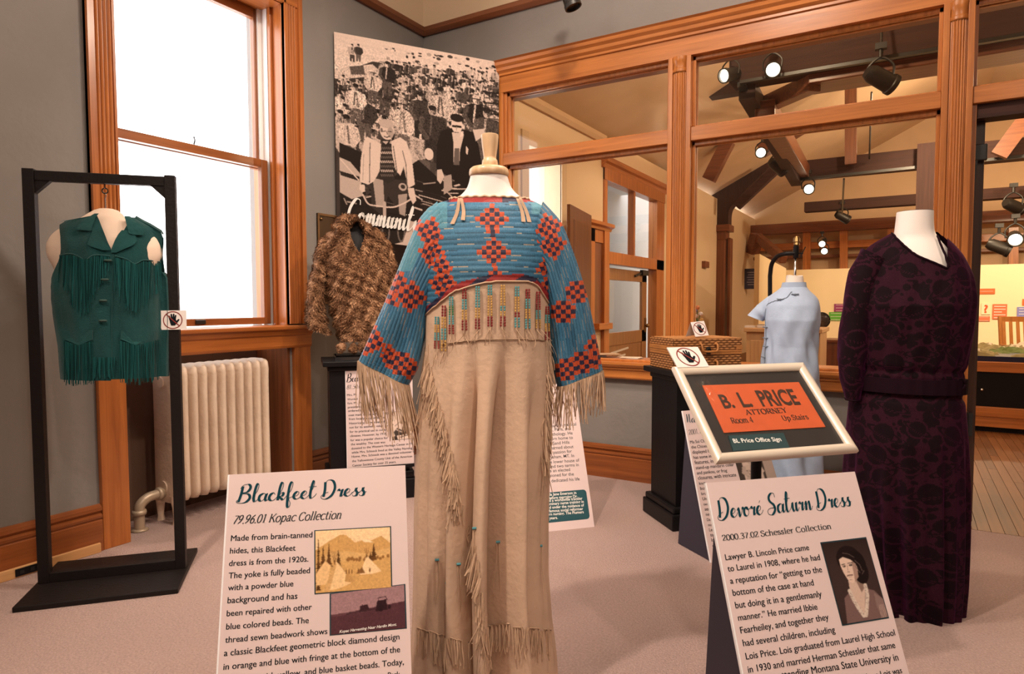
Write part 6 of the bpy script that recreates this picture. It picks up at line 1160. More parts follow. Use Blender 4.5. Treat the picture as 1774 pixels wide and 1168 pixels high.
part('air_valve', MB().lathe([(.008, -.02), (.014, 0), (.014, .03), (.006, .04)], 10, (.02, -yf+.04, on(468, 795, 0, XL)[2])), BRASS, ra, smooth=True)

# ---- crowd photograph banner hung across the corner
pTL, pTR = on(578.5, 55, 0, XL+.02), on(865, 108, 1, YP-.01); pcx = (pTL+pTR)/2; pang = math.atan2(pTR[1]-pTL[1], pTR[0]-pTL[0]); FO = Frame(pcx[0], pcx[1], pang)
po = froot(FO, 'photo_banner', 'large black and white crowd photo banner with script title across room corner', 'poster')
im = crowd_photo(1.5); nx, ny = im.shape[1], im.shape[0]
q = [np.array(FO.uz(*c)) for c in ((578.5, 55), (865, 108), (861, 446), (583.5, 410))]; S, T = np.meshgrid(np.linspace(0, 1, nx+1), np.linspace(0, 1, ny+1))
uv = ((1-S)*(1-T))[..., None]*q[0]+(S*(1-T))[..., None]*q[1]+(S*T)[..., None]*q[2]+((1-S)*T)[..., None]*q[3]
wav = .010*np.sin(S*5+T*2)*T-.012*np.exp(-S*14)*np.sin(T*3); Pp = np.stack([uv[..., 0], wav, uv[..., 1]], -1)
part('print', MB().grid(Pp[::-1], col=im[::-1]), dyed('banner_print', .8, .03, 200, spec=.08), po, 'monochrome bicycle crowd print', smooth='all')
part('backing', MB().grid(np.stack([uv[::12, ::12, 0], wav[::12, ::12]+.012, uv[::12, ::12, 1]], -1)), plain('banner_back', (.10, .08, .07), .8), po, smooth='all')
m = MB(); st_, W_ = script_strokes('Community'); a, b = np.array(FO.uz(600, 384, -.015)), np.array(FO.uz(726, 402, -.015)); k = np.hypot(*(b-a))/W_; d = (b-a)/np.hypot(*(b-a)); e = np.array([-d[1], d[0]]); ky = k*1.3
fn = lambda x, y, h: tuple(np.array([*(a+d*(x*k+y*ky*.1)+e*y*ky), 0])[[0, 2, 1]]+np.array([0, -.015-h, 0]))
for i, (p, mode) in enumerate(st_): ribbon(m, p, lambda d_, t: .09+.24*max(0, min(1, -d_[1]*1.25 if d_[1] < 0 else 0)), fn, .00003*i)
part('title', m, WHITEINK, po, 'white brush script word')

# ---- plaque on the left wall behind the coat
y0, y1 = on(548, 400, 0, XL)[1], on(548, 400, 0, XL)[1]+.42; z1 = on(548, 369, 0, XL)[2]
pq = root('wall_plaque', 'dark bronze plaque with screwed corners half hidden by fur coat', 'plaque', (XL, (y0+y1)/2, z1-.3))
part('plate', MB().box((0, -.21, -.3), (.012, .21, .3)), plain('bronze', (.06, .035, .018), .45, .5), pq, bevel=.003)
part('rim', MB().box((.012, -.21, .285), (.018, .21, .3)).box((.012, -.21, -.3), (.018, .21, -.285)).box((.012, -.21, -.285), (.018, -.197, .285)).box((.012, .197, -.285), (.018, .21, .285)), plain('bronze_rim', (.16, .09, .04), .4, .6), pq)
for s in (-1, 1): part('screw', MB().ball((.015, s*.18, .262), .011, 10, 6), BRASS, pq, smooth='all')

# ---- black pedestal with the fur coat
def pedestal(fr, w, d, h, label, plinth=.13):
    r = froot(fr, 'pedestal', label, 'pedestal', 'black box pedestals'); B = BLACK
    part('plinth', MB().box((-w/2-.02, -d/2-.02, 0), (w/2+.02, d/2+.02, plinth*.72)), B, r, bevel=.006); part('plinth_molding', MB().box((-w/2-.01, -d/2-.01, plinth*.72), (w/2+.01, d/2+.01, plinth)), B, r, bevel=.008)
    part('body', MB().box((-w/2+.015, -d/2+.015, plinth), (w/2-.015, d/2-.015, h-.035)), B, r, bevel=.002)
    part('neck_molding', MB().box((-w/2+.005, -d/2+.005, h-.06), (w/2-.005, d/2-.005, h-.03)), B, r, bevel=.008); part('top_slab', MB().box((-w/2-.022, -d/2-.022, h-.03), (w/2+.022, d/2+.022, h)), B, r, bevel=.004); return r
A1, A2 = on(570, 860, 2, 0)*0+np.array([-2.93, 2.72, 0]), np.array([-2.60, 3.10, 0]); aa = math.atan2(A2[1]-A1[1], A2[0]-A1[0]); wv = np.array([-math.sin(aa), math.cos(aa), 0]); w1 = float(np.hypot(*(A2-A1)[:2])); c1 = (A1+A2)/2+wv*.19; F1 = Frame(c1[0], c1[1], aa)
h1 = F1.uz(580, 627, -.2)[1]; pedestal(F1, w1, .36, h1, 'black box pedestal carrying the fur coat beside window', .17)
F1 = Frame(c1[0], c1[1], aa+.0)
ty = froot(F1, 'acrylic_tray', 'clear acrylic tray on black pedestal under the fur coat', 'tray'); ty.location.z = h1
part('tray', MB().box((-.2, -.15, 0), (.22, .15, .006)).box((-.2, -.15, .006), (.22, -.144, .022)).box((-.2, .144, .006), (.22, .15, .022)).box((-.2, -.144, .006), (-.194, .144, .022)).box((.214, -.144, .006), (.22, .144, .022)), plain('dark_acrylic', (.02, .02, .022), .08, spec=.8), ty)
cf = froot(F1, 'torso_form', 'black torso form on thin rod inside the fur coat', 'form'); 
Cx = lambda x, y, d=0: np.array(F1.loc(x, y, d)); cc = Cx(612, 500)[0]
part('rod', MB().tube([(cc, 0, h1+.028), (cc, 0, Cx(612, 520)[2])], .008, 8).lathe([(.0, h1+.0225), (.11, h1+.0225), (.11, h1+.030), (0, h1+.032)], 24, (cc, 0, 0), cap=False), STEEL, cf, smooth=True)
TF_ = theta(110, 50)
B_, R_ = loft_px(F1, [(386, 606, 630), (394, 600, 636), (420, 582, 652), (480, 580, 660), (570, 592, 660)], 40, theta(30, 20), lambda y: np.interp(y, [386, 420, 480, 570], [.05, .08, .10, .11])); m = MB().grid(R_, wrapu=True); m.add(R_[0], [tuple(range(50))]); part('body', m, plain('black_velvet', (.012, .011, .013), .8), cf, smooth='all')
fc = froot(F1, 'fur_coat', 'shaggy brown fur jacket with stand collar and hanging pompoms on black pedestal', 'coat')
FUR1 = np.array((.23, .115, .058)); FUR2 = np.array((.46, .27, .155)); FUR3 = np.array((.10, .045, .022))
def furcol(P, seed=0):
    x, y, z = P[..., 0], P[..., 1], P[..., 2]; n = np.sin(x*61+z*21+seed+2*np.sin(z*13))+np.sin(x*113-z*31+seed*2)+np.sin(z*88+x*43)+np.sin(x*39-z*33+1); t = np.clip(n/7+.47+RNG.normal(0, .14, x.shape), 0, 1)[..., None]; return np.where(t < .5, FUR3+(FUR1-FUR3)*t*2, FUR1+(FUR2-FUR1)*(t-.5)*2)
FURM = dyed('fur_pile', .8, 0, spec=.2)
def furry(name, P, par, wrap=True, n=5000, L=.02, keep=None, seed=0):
    N = normals(P, wrap); ce = P.mean(axis=(1), keepdims=True); N *= np.sign((N*(P-ce)).sum(-1, keepdims=True)); tx = .006*np.sin(P[..., 0]*50+P[..., 2]*30)*np.sin(P[..., 2]*75)+.004*np.sin(P[..., 0]*110-P[..., 2]*60); P = P+N*tx[..., None]; ctr = centers(P, wrap)
    o = part(name, MB().grid(P, wrapu=wrap, col=furcol(ctr, seed), keep=keep), FURM, par, smooth='all')
    m = MB(); nv, nu = ctr.shape[:2]; vs = []; fs = []; cs = []
    for _ in range(n):
        i, j = random.randrange(nv), random.randrange(nu)
        if keep is not None and not keep[i][j]: continue
        p = ctr[i, j]+RNG.normal(0, .002, 3); nn = N[i, j]; dn = np.array([math.sin(p[2]*20+p[0]*30)*.5+random.gauss(0, .35), 0, -1.0+random.gauss(0, .35)]); d = nn*.55+dn*.75; d = d/np.linalg.norm(d); s = np.cross(d, nn); s = s/(np.linalg.norm(s) or 1)*random.uniform(.0018, .0038); l = L*random.uniform(.6, 1.3); b = len(vs)
        vs += [p-s, p+s, p+d*l*.6+nn*.002+s*.7, p+d*l, p+d*l*.6+nn*.002-s*.7]; fs.append((b, b+1, b+2, b+3, b+4)); cs.append(tuple(np.clip(furcol(p[None], seed)[0]*random.uniform(.7, 1.5), 0, 1)))
    m.add(vs, fs, cs); part('pile', m, FURM, o, kind='stuff'); return o, P
cut_px = np.array([(612, 392), (620, 404), (632, 440), (644, 450), (656, 440), (662, 400), (664, 380)])
B_, R_ = loft_px(F1, [(394, 582, 650), (402, 570, 662), (414, 560, 671), (430, 558, 676), (470, 561, 679), (504, 565, 680), (545, 575, 678), (570, 582, 676), (590, 587, 675)], 140, TF_, lambda y: np.interp(y, [394, 420, 480, 590], [.10, .125, .14, .135]))
for i in range(120): R_[i, :, 2] -= 0
ctr = centers(R_); px, py = F1.px(ctr); keep = ~((ctr[..., 1] < 0) & (px > 604) & (px < 634) & (py < np.interp(px, [604, 612, 622, 628, 634], [396, 424, 437, 424, 396])))
furry('coat_body', R_, fc, n=13000, L=.016, keep=keep)
def tubepx(rings, n, d0, d1, y0=0, nu=50):
    A = np.array(rings, float); P = []; ph = np.linspace(0, 2*math.pi, nu, endpoint=False)
    for i in range(n):
        k = i/(n-1)*(len(A)-1); ox, oy, ix, iy = [np.interp(k, range(len(A)), A[:, c]) for c in range(4)]; o, e = Cx(ox, oy, y0), Cx(ix, iy, y0); P.append((o+e)/2+np.cos(ph)[:, None]*(e-o)/2+np.stack([0*ph, (d0+(d1-d0)*i/(n-1))*np.sin(ph), 0*ph], -1))
    return np.array(P)
furry('sleeve', tubepx([(572, 404, 590, 432), (556, 414, 578, 446), (546, 440, 566, 470), (538, 478, 564, 500), (531, 515, 562, 535), (530, 545, 566, 560), (533, 568, 571, 581)], 80, .06, .065, .0), fc, n=6500, L=.015, seed=2)
furry('sleeve', tubepx([(662, 404, 645, 432), (676, 420, 655, 450), (684, 450, 662, 480), (690, 500, 666, 520), (696, 568, 668, 581)], 60, .07, .06, .0), fc, n=2500, L=.015, seed=3)
col_l = [(592, 424, 624, 440), (578, 406, 612, 422), (575, 392, 605, 402), (582, 378, 607, 388), (594, 370, 614, 383), (612, 374, 622, 387), (634, 386, 630, 398), (655, 400, 634, 416), (664, 420, 630, 440)]
furry('collar', tubepx(col_l, 70, .06, .06, -.05, 36), fc, n=5000, L=.015, seed=4)
for px_, py_ in ((590, 602), (612, 603), (628, 600), (648, 602)):
    p = Cx(px_, py_, -.135); m = MB().ball((0, 0, 0), .024, 20, 14); P = np.array([[(p[0]+0.0275*math.sin(math.pi*j/15)*math.cos(2*math.pi*i/24), p[1]+0.0275*math.sin(math.pi*j/15)*math.sin(2*math.pi*i/24), p[2]+0.0275*math.cos(math.pi*j/15)) for i in range(24)] for j in range(16)]); o, _ = furry('pompom', P, fc, n=500, L=.008, seed=6); part('cord', MB().tube([p+np.array([0, 0, .02]), p+np.array([0, 0, .06])], .002, 5), plain('dark_cord', (.06, .03, .02), .8), o)
# ---- sign board leaning on that pedestal
nF = np.array([math.sin(aa), -math.cos(aa), 0]); a0 = c1+nF*(.18+.022+.014); zb_ = None
Bs = Board(a0[0], a0[1], 0, aa, .06); u0, v0 = Bs.uv(607, 811); u0b, v1 = Bs.uv(593.6, 637); uc = (u0+u0b)/2; r5 = root('sign_board', 'pink sign board about a fur coat leaning on black pedestal', 'sign', tuple(a0), aa, 'printed sign boards')
m = MB(); Bs.slab(m, uc, uc+.40, v0, v1, -.006, 0); part('panel', m, BOARD, r5); m = MB(); Bs.slab(m, uc, uc+.40, v0-.02, v0, -.02, .012); part('ledge_strip', m, BLACK, r5); m = MB(); Bs.slab(m, uc-.003, uc, v0, v1, -.007, .0004); part('edge_strip', m, BOARDEDGE, r5)
m = MB(); Bs.script(m, 'Beaver Coat', (600, 662), (662, 658), xh=.022, thick=.26); part('title', m, INK, r5)
m = MB(); Bs.script(m, '81.50.01', (600.6, 674.5), (629, 672.5), serif=True, thick=.16, slant=.2); part('subtitle', m, GREYINK, r5)
m = MB(); Zc = lambda x, y: (590+.1627*x, 630+.1627*y)
for tx, a, b in (("Mrs. Mi", (70, 347), (170, 341)), ("Worded", (72, 392), (180, 386)), ("furs. Mr. W", (75, 434), (225, 425)), ("president of the", (78, 478), (310, 462)), ("ordered this full-length fur", (80, 516), (460, 496)), ("coat made for his wife in 1918", (85, 561), (510, 541)), ("from locally trapped beaver.", (88, 603), (478, 583)), ("Historically, fur was valued", (92, 649), (466, 629)), ("not for its aesthetic value, but", (95, 693), (514, 669)), ("for its practical use in colder", (98, 738), (497, 714)), ("climates. However, by 1918,", (102, 783), (492, 757)), ("fur was a popular choice for", (106, 828), (502, 802)), ("the wealthy. The coat was", (110, 872), (475, 847)), ("donated to the Western Heritage Center in 19", (115, 917), (765, 863)), ("while Mrs. Schneck lived at the Valley Nursing", (118, 960), (762, 910)), ("Home. Mrs. Schneck was a devoted volunteer to", (120, 1004), (797, 947)), ("the Yellowstone County Unit of the American", (122, 1051), (762, 997)), ("Cancer Society for over 25 years.", (126, 1098), (592, 1056))): Bs.line(m, tx, Zc(*a), Zc(*b), bold=.0)
part('body_text', m, INK, r5); Bs.print_('sketch_photo', sketch_photo(), [Zc(522, 520), Zc(752, 505), Zc(768, 797), Zc(550, 814)], r5, .0012, INK, .002)

# ---- second black pedestal with the wicker suitcase
pa, pb = on(1113, 885, 2, 0), on(1165, 922, 2, 0); e1 = (pb-pa); e1 /= np.hypot(*e1[:2]); e2 = np.array([-e1[1], e1[0], 0]); dA = float(np.hypot(*(pb-pa)[:2])); dB = .44
cP = pb-e1*dA/2+e2*dB/2; F2 = Frame(cP[0], cP[1], math.atan2(e2[1], e2[0])); h2 = F2.world((0, 0, 0))[2]; h2 = on(1131, 637, 1, 0)[2] if False else 1.2-(637-530)*proj([pa[0], pa[1], .8])[2]/F
pedestal(F2, dB-.04, dA-.04, h2, 'black box pedestal carrying the wicker suitcase', .12)
WICK = dyed('wicker', .55, .2, 200, var=.15, vscale=60); LEA = plain('tan_leather', (.36, .14, .035), .5, bump=.1, bscale=100, var=.15)
sc = froot(F2, 'wicker_suitcase', 'tan woven wicker suitcase with leather straps on black pedestal', 'suitcase'); sc.location.z = h2
sw, sd, sh = .40, .27, .165
def weave(o, ex, ey, nz, lx, ly, cell=.017):
    nx_, ny_ = max(2, int(lx/cell)*4), max(2, int(ly/(cell*.7))*4); X, Y = np.meshgrid(np.linspace(0, 1, nx_+1), np.linspace(0, 1, ny_+1)); i = X*int(lx/cell); j = Y*int(ly/(cell*.7)); ph = np.floor(j) % 2; hgt = .0045*np.abs(np.sin(np.pi*j))*(.35+.65*np.abs(np.sin(np.pi*(i+ph)/2)))
    P = np.array(o)+X[..., None]*np.array(ex)*lx+Y[..., None]*np.array(ey)*ly+hgt[..., None]*np.array(nz); ic, jc = (i[:-1, :-1]+i[1:, 1:])/2, (j[:-1, :-1]+j[1:, 1:])/2; over = np.abs(np.sin(np.pi*(ic+np.floor(jc) % 2)/2)); c = np.array((.13, .045, .012))+(np.array((.46, .21, .075))-np.array((.13, .045, .012)))*(over*np.abs(np.sin(np.pi*jc)))[..., None]; return P, c
def wicker_box(name, z0, z1, par):
    m = MB(); hw, hd = sw/2, sd/2
    for o, ex, ey, nz, lx, ly in (((-hw, -hd, z0), (1, 0, 0), (0, 0, 1), (0, -1, 0), sw, z1-z0), ((-hw, hd, z0), (0, -1, 0), (0, 0, 1), (-1, 0, 0), sd, z1-z0), ((hw, -hd, z0), (0, 1, 0), (0, 0, 1), (1, 0, 0), sd, z1-z0), ((hw, hd, z0), (-1, 0, 0), (0, 0, 1), (0, 1, 0), sw, z1-z0), ((-hw, -hd, z1), (1, 0, 0), (0, 1, 0), (0, 0, 1), sw, sd)): P, c = weave(o, ex, ey, nz, lx, ly); m.grid(P, col=c)
    m.box((-hw+.004, -hd+.004, z0), (hw-.004, hd-.004, z1-.002), col=(.1, .04, .012)); return part(name, m, WICK, par)
wicker_box('case_bottom', 0, .088, sc); lid = wicker_box('case_lid', .092, sh, sc)
for z in (.088, .1): part('rim_band', MB().box((-sw/2-.005, -sd/2-.005, z-.008), (sw/2+.005, sd/2+.005, z+.003)), LEA, sc, bevel=.002)
part('lid_band', MB().box((-sw/2-.006, -sd/2-.006, .105), (-sw/2+.10, sd/2+.006, .128)).box((sw/2-.03, -sd/2-.006, .105), (sw/2+.006, sd/2+.006, .128)), LEA, sc, bevel=.002)
for z, dz in ((.138, -.036), (.048, -.030)):
    hdl = MB().tube(catmull([(-.045, -sd/2-.004, z), (-.046, -sd/2-.02, z-.006), (-.040, -sd/2-.026, z+dz), (0, -sd/2-.028, z+dz-.004), (.040, -sd/2-.026, z+dz), (.046, -sd/2-.02, z-.006), (.045, -sd/2-.004, z)], 5), .006, 8); o = part('handle', hdl, LEA, sc, smooth='all')
    for s in (-1, 1): part('handle_ring', MB().ball((s*.045, -sd/2-.004, z), .009, 8, 6), LEA, o, smooth='all')
part('clasp', MB().box((-.012, -sd/2-.010, .082), (.012, -sd/2-.004, .122)), STEEL, sc, bevel=.002); part('clasp_loop', MB().tube([(.012*math.cos(t), -sd/2-.012, .102+.012*math.sin(t)) for t in np.linspace(0, 6.2, 12)], .003, 6), STEEL, sc)
# tent card on the suitcase
def plane_pt(fr, px, py, y): return fr.world(fr.loc(px, py, y))
Q = [plane_pt(F2, *p, y) for p, y in (((1197, 558.5), -.045), ((1219, 556), -.045), ((1228.5, 581), -.075), ((1204.5, 583.5), -.075))]
zb2 = min(Q[2][2], Q[3][2]); r_, fn, ex, ey, nz, lx, ly = touch_card('touch_sign', 'small white no-touch tent card standing on the wicker suitcase lid', Q, None)
tip = fn(0, ly/2, -.003); back = np.array(tip)+F2.W*.05; m = MB(); a_ = np.array(fn(-lx/2, ly/2, -.003)); b_ = np.array(fn(lx/2, ly/2, -.003)); m.add([a_, b_, b_+F2.W*.05-np.array([0, 0, ly*.93]), a_+F2.W*.05-np.array([0, 0, ly*.93])], [(0, 1, 2, 3)]); part('back_leg', m, CARD, r_)

# ---- framed orange office card on its post
BF = Board(-.2808, 2.0168, .7535, .8326, .7809); fwid, fh = .49, .49*.7057
fs = root('frame_stand', 'cream snap frame sign holder tilted on a black post in front of purple dress', 'sign stand', (-.2808, 2.0168, 0), .8326)
bw = .03
CREAMF = plain('cream_frame_metal', (.74, .65, .55), .3, .15)
for nm, poly in (('frame_rail', [(-fwid/2, 0), (fwid/2, 0), (fwid/2-bw, bw), (-fwid/2+bw, bw)]), ('frame_rail', [(fwid/2, 0), (fwid/2, fh), (fwid/2-bw, fh-bw), (fwid/2-bw, bw)]), ('frame_rail', [(fwid/2, fh), (-fwid/2, fh), (-fwid/2+bw, fh-bw), (fwid/2-bw, fh-bw)]), ('frame_rail', [(-fwid/2, fh), (-fwid/2, 0), (-fwid/2+bw, bw), (-fwid/2+bw, fh-bw)])):
    (a, b, c, d) = poly; mid1, mid2 = ((a[0]+d[0])/2, (a[1]+d[1])/2), ((b[0]+c[0])/2, (b[1]+c[1])/2); P = []
    for k, hh in ((0, -.008), (0, .004), (.18, .010), (.5, .012), (.8, .009), (1, .003), (1, -.004)): P.append([BF.L(a[0]+(d[0]-a[0])*k, a[1]+(d[1]-a[1])*k, hh), BF.L(b[0]+(c[0]-b[0])*k, b[1]+(c[1]-b[1])*k, hh)])
    part(nm, MB().grid(P), CREAMF, fs, smooth=True, ang=50)
m = MB(); BF.slab(m, -fwid/2+.004, fwid/2-.004, .004, fh-.004, -.012, -.003); part('back_panel', m, plain('black_mat', (.022, .02, .02), .5), fs)
hc = BF.L(0, fh*.45, -.03); part('post', MB().tube([(hc[0], hc[1]+.02, .02), (hc[0], hc[1]+.02, hc[2]-.005)], .016, 12), BLACK, fs, smooth=True)
m = MB(); BF.slab(m, -.05, .05, fh*.45-.03, fh*.45+.03, -.026, -.013); part('post_bracket', m, BLACK, fs); part('foot_plate', MB().lathe([(0, 0), (.13, 0), (.13, .01), (.02, .022), (0, .022)], 28, (hc[0], hc[1]+.02, 0), cap=False), BLACK, fs, smooth=True)
def flat(bd, name, px, h, mat, par, th=.001, **k): uv_ = [bd.uv(*p) for p in px]; n = len(uv_); return part(name, MB().add([bd.L(*p, h-th) for p in uv_]+[bd.L(*p, h) for p in uv_], [tuple(range(n)), tuple(range(n, 2*n))]+[(i, (i+1) % n, n+(i+1) % n, n+i) for i in range(n)]), mat, par, **k)
ORC = plain('orange_card_paper', (.54, .095, .028), .55, var=.05, vscale=30)
oc = root('office_card', 'orange attorney office card lying in the black framed sign holder', 'card', (-.2808, 2.0168, 0), .8326)
flat(BF, 'card', ((1216.8, 667.5), (1383.8, 661.9), (1430.5, 739.6), (1254.6, 749.8)), -.0005, ORC, oc, .002)
DKB = plain('brown_black_ink', (.045, .022, .014), .55)
m = MB(); BF.line(m, 'B.', (1254.5, 707), (1274.5, 705.8), bold=.03, vscale=1.25, h=.0003); BF.line(m, 'L.', (1287, 704.9), (1305.5, 704), bold=.03, vscale=1.3, h=.0003); BF.line(m, 'PRICE', (1321, 703.4), (1387.5, 700.2), bold=.03, vscale=1.5, h=.0003); part('name_text', m, DKB, oc)
m = MB(); BF.script(m, 'ATTORNEY', (1293.6, 719), (1364.8, 714.7), serif=True, thick=.27, thin=.12, slant=0, h=.0003, xh=.0125); part('attorney_text', m, DKB, oc)
m = MB(); BF.script(m, 'Room 4', (1268.5, 733.6), (1306, 731.8), serif=True, thick=.24, thin=.1, slant=0, h=.0003, xh=.0135); BF.script(m, 'Up Stairs', (1357, 729), (1402, 726), serif=True, thick=.24, thin=.1, slant=0, h=.0003, xh=.0125); part('room_text', m, DKB, oc)
nl_ = root('name_label', 'small dark teal label at the lower edge inside the framed sign holder', 'label', (-.2808, 2.0168, 0), .8326)
flat(BF, 'plate', ((1261.3, 755.9), (1356, 751.4), (1367, 777), (1270, 782.6)), .004, plain('slate_label', (.018, .05, .058), .5), nl_, .006)
m = MB(); BF.line(m, 'BL Price Office Sign', (1270.5, 769), (1353, 765.7), bold=.012, h=.0046); part('label_text', m, WHITEINK, nl_)
# loose clear film over the card, crinkled at one corner
m = MB(); us = np.linspace(-fwid/2+bw, fwid/2-bw, 60); vs_ = np.linspace(bw, fh-bw, 44); P = []
for v in vs_:
    row = []
    for u in us:
        k = math.exp(-((u+fwid/2-.085)/.055)**2-((v-fh+.115)/.085)**2); row.append(BF.L(u, v, .0022+k*.004*math.sin(u*170+v*35)+k*.0035*math.sin(v*90-u*50+1)+.0022*k))
    P.append(row)
part('clear_film', MB().grid(P), glass('clear_film'), fs, smooth='all')
Q = [BF.O*0+ (BF.fr.world(np.array(BF.L(*BF.uv(x, y), .013)))) for x, y in ((1152, 606.7), (1206.8, 605.6), (1225, 640), (1172.3, 641.2))]
touch_card('touch_sign', 'white no-touch card laid on the top corner of the framed sign holder', Q, None, .004)

# ---- spotlights on tracks
CANM = plain('black_can', (.015, .013, .012), .45); LENS = emit('lamp_lens', (1, .86, .62), 9)
def track_light(pos, aim, label, s=1.0, lit=True, group=None):
    p = Vector(pos); r = root('track_light', label, 'spotlight', tuple(p), 0, 'track spotlights')
    d = (Vector(aim)-p).normalized(); q = d.to_track_quat('Z', 'Y').to_matrix().to_4x4()
    m = MB(); m.T = q; m.lathe([(.0, -.09*s), (.035*s, -.09*s), (.05*s, -.06*s), (.055*s, .06*s), (.06*s, .065*s), (.06*s, .09*s), (.05*s, .09*s), (.048*s, .07*s)], 20, cap=False); part('can', m, CANM, r, smooth=True)
    if lit: m = MB(); m.T = q; m.lathe([(.0, .072*s), (.047*s, .072*s)], 20, cap=False); part('lens', m, LENS, r, label='glowing lens')
    else: m = MB(); m.T = q; m.lathe([(.0, .070*s), (.047*s, .070*s)], 20, cap=False); part('lens', m, plain('dark_lens', (.05, .04, .03), .2), r)
    part('yoke', MB().tube([(0, 0, .12*s), (0, 0, .17*s)], .012*s, 8).tube(catmull([(-.062*s, 0, .0), (-.064*s, 0, .07*s), (0, 0, .12*s), (.064*s, 0, .07*s), (.062*s, 0, 0)], 4), .007*s, 6), CANM, r, smooth=True)
    part('adapter', MB().box((-.03*s, -.02*s, .165*s), (.03*s, .02*s, .20*s)), CANM, r); return r
for px_, py_, Y, aim, lit, lab, s in ((1338, 120, 6.6, (.2, 1.0, 1.2), True, 'lit spotlight under the big near beam seen through upper glass pane', 1.25), (1266, 129, 6.7, (-3, 4, 2.5), True, 'tilted lit spotlight at the left end of the big near beam', 1.2), (1525, 136, 6.6, (2.5, 8.5, 1.5), False, 'unlit black spotlight hanging from big near beam facing away', 1.5),
    (1320, 265, 10.2, (-1.5, 2.0, 2.0), True, 'lit spotlight high on the sloping ridge track', 1.35), (1347, 288, 10.4, (1.5, 14, .5), False, 'black spotlight facing away below the ridge track', 1.6), (1381, 291, 11.3, (1, 2, 1), True, 'lit spotlight where ridge track meets the second tie beam', 1.25), (1400, 327, 11.5, (.5, 3, 1), True, 'bright lit spotlight hanging below the second tie beam', 1.45), (1459, 376, 15.0, (2.0, 17, 1), False, 'small unlit black spotlight hanging under the third tie beam', 1.6),
    (1424, 422, 15.8, (0, 3, 0), True, 'lit spotlight in pair near end wall, upper one', 1.3), (1428, 434, 15.8, (0, 3, -1), True, 'lit spotlight in pair near end wall, lower one', 1.3), (1755, 357, 14.6, (5, 18, 1.2), False, 'unlit black spotlight seen through the door opening under a beam', 2.0), (1758, 412, 14.0, (1, 3, -1), True, 'lit spotlight seen through the door opening on sloping track', 2.0), (1730, 428, 14.0, (6, 14, 0), False, 'dark spotlight on sloping track left of the lit one in door opening', 2.0)):
    p = on(px_, py_, 1, Y); r = track_light(p, aim, lab, s, lit)
    if px_ in (1525, 1338): part('stem', MB().tube([(0, 0, .19*s), (0, .1, .45*s)], .012, 8), CANM, r)
tk = root('light_track', 'long metal lighting track under the big near beam', 'track', d3(1450, 114, 6.75)); a, b = Vector(d3(1282, 143, 6.75)), Vector(d3(1800, 56, 6.75)); o_ = Vector(tk.location)
part('rail', MB().beam(a-o_, b-o_, .05, .03), STEEL, tk)
tk = root('light_track', 'sloping lighting track along the ridge timber', 'track', d3(1325, 220, 8.2)); a, b = Vector(d3(1284, 146, 6.8)), Vector(d3(1374, 309, 11.4)); o_ = Vector(tk.location)
part('rail', MB().beam(a-o_, b-o_, .07, .05), STEEL, tk)
tk = root('light_track', 'thin lighting track along the second tie beam', 'track', d3(1450, 305, 11.5)); a, b = Vector(d3(1376, 312, 11.5)), Vector(d3(1800, 268, 11.5)); o_ = Vector(tk.location); part('rail', MB().beam(a-o_, b-o_, .05, .04), STEEL, tk)
for (xa, ya, xb, yb_, lab) in ((1345, 165, 1344, 205, 'thin black hanger rod beside the strut in upper pane'), (1510, 160, 1506, 275, 'thin hanger rod dropping from near beam to second beam'), (1462, 310, 1459, 370, 'thin hanger rod carrying small spotlight under second beam')):
    a, b = Vector(d3(xa, ya, 9)), Vector(d3(xb, yb_, 11.4)); r = root('hanger_rod', lab, 'rod', tuple(b)); part('rod', MB().tube([(0, 0, 0), a-b], .012, 6), CANM, r)
p = on(986, -8, 1, 3.75); track_light(p, (-1.2, 4.0, 1.2), 'spotlight high on the near ceiling close to partition header', .9, False)

# ---- behind the glass: ledge papers, flowers, counter, case, wheelchair, panels
zl = .805
lp = on(1065, 612, 2, zl); s_ = root('brochure_stack', 'fanned stack of printed brochures on the ledge behind the glass', 'brochures', (lp[0], YP+.30, zl), .3)
PAPERS = [plain('paper_%s' % n, c, .6) for n, c in (('cream', (.7, .6, .48)), ('tan', (.45, .3, .18)), ('dark', (.12, .10, .10)), ('white', (.75, .7, .64)))]
for i in range(6): o = part('brochure', MB().box((-.11, -.075, 0), (.11, .075, .0035)), PAPERS[i % 4], s_); o.location = (-.07+i*.03, -.01*(i % 3), i*.0045); o.rotation_euler = (0, 0, -.25+i*.12)
s_ = root('brochure_stack', 'low dark stack of papers on ledge beside the column', 'brochures', (lp[0]+.30, YP+.28, zl), -.2)
for i in range(3): o = part('brochure', MB().box((-.07, -.05, 0), (.07, .05, .003)), PAPERS[(i+2) % 4], s_); o.location = (0, 0, i*.004); o.rotation_euler = (0, 0, i*.2)
fp = on(1208, 575, 1, YP+.45); fl_ = root('flower_vase', 'small vase of white and orange flowers behind the glass by column', 'flowers', (fp[0], fp[1], 0))
zz_ = on(1208, 560, 1, YP+.45)[2]; part('vase', MB().lathe([(.0, zz_-.09), (.022, zz_-.09), (.03, zz_-.05), (.018, zz_-.01), (.022, zz_)], 16), plain('yellow_vase', (.45, .30, .10), .3), fl_, smooth=True)
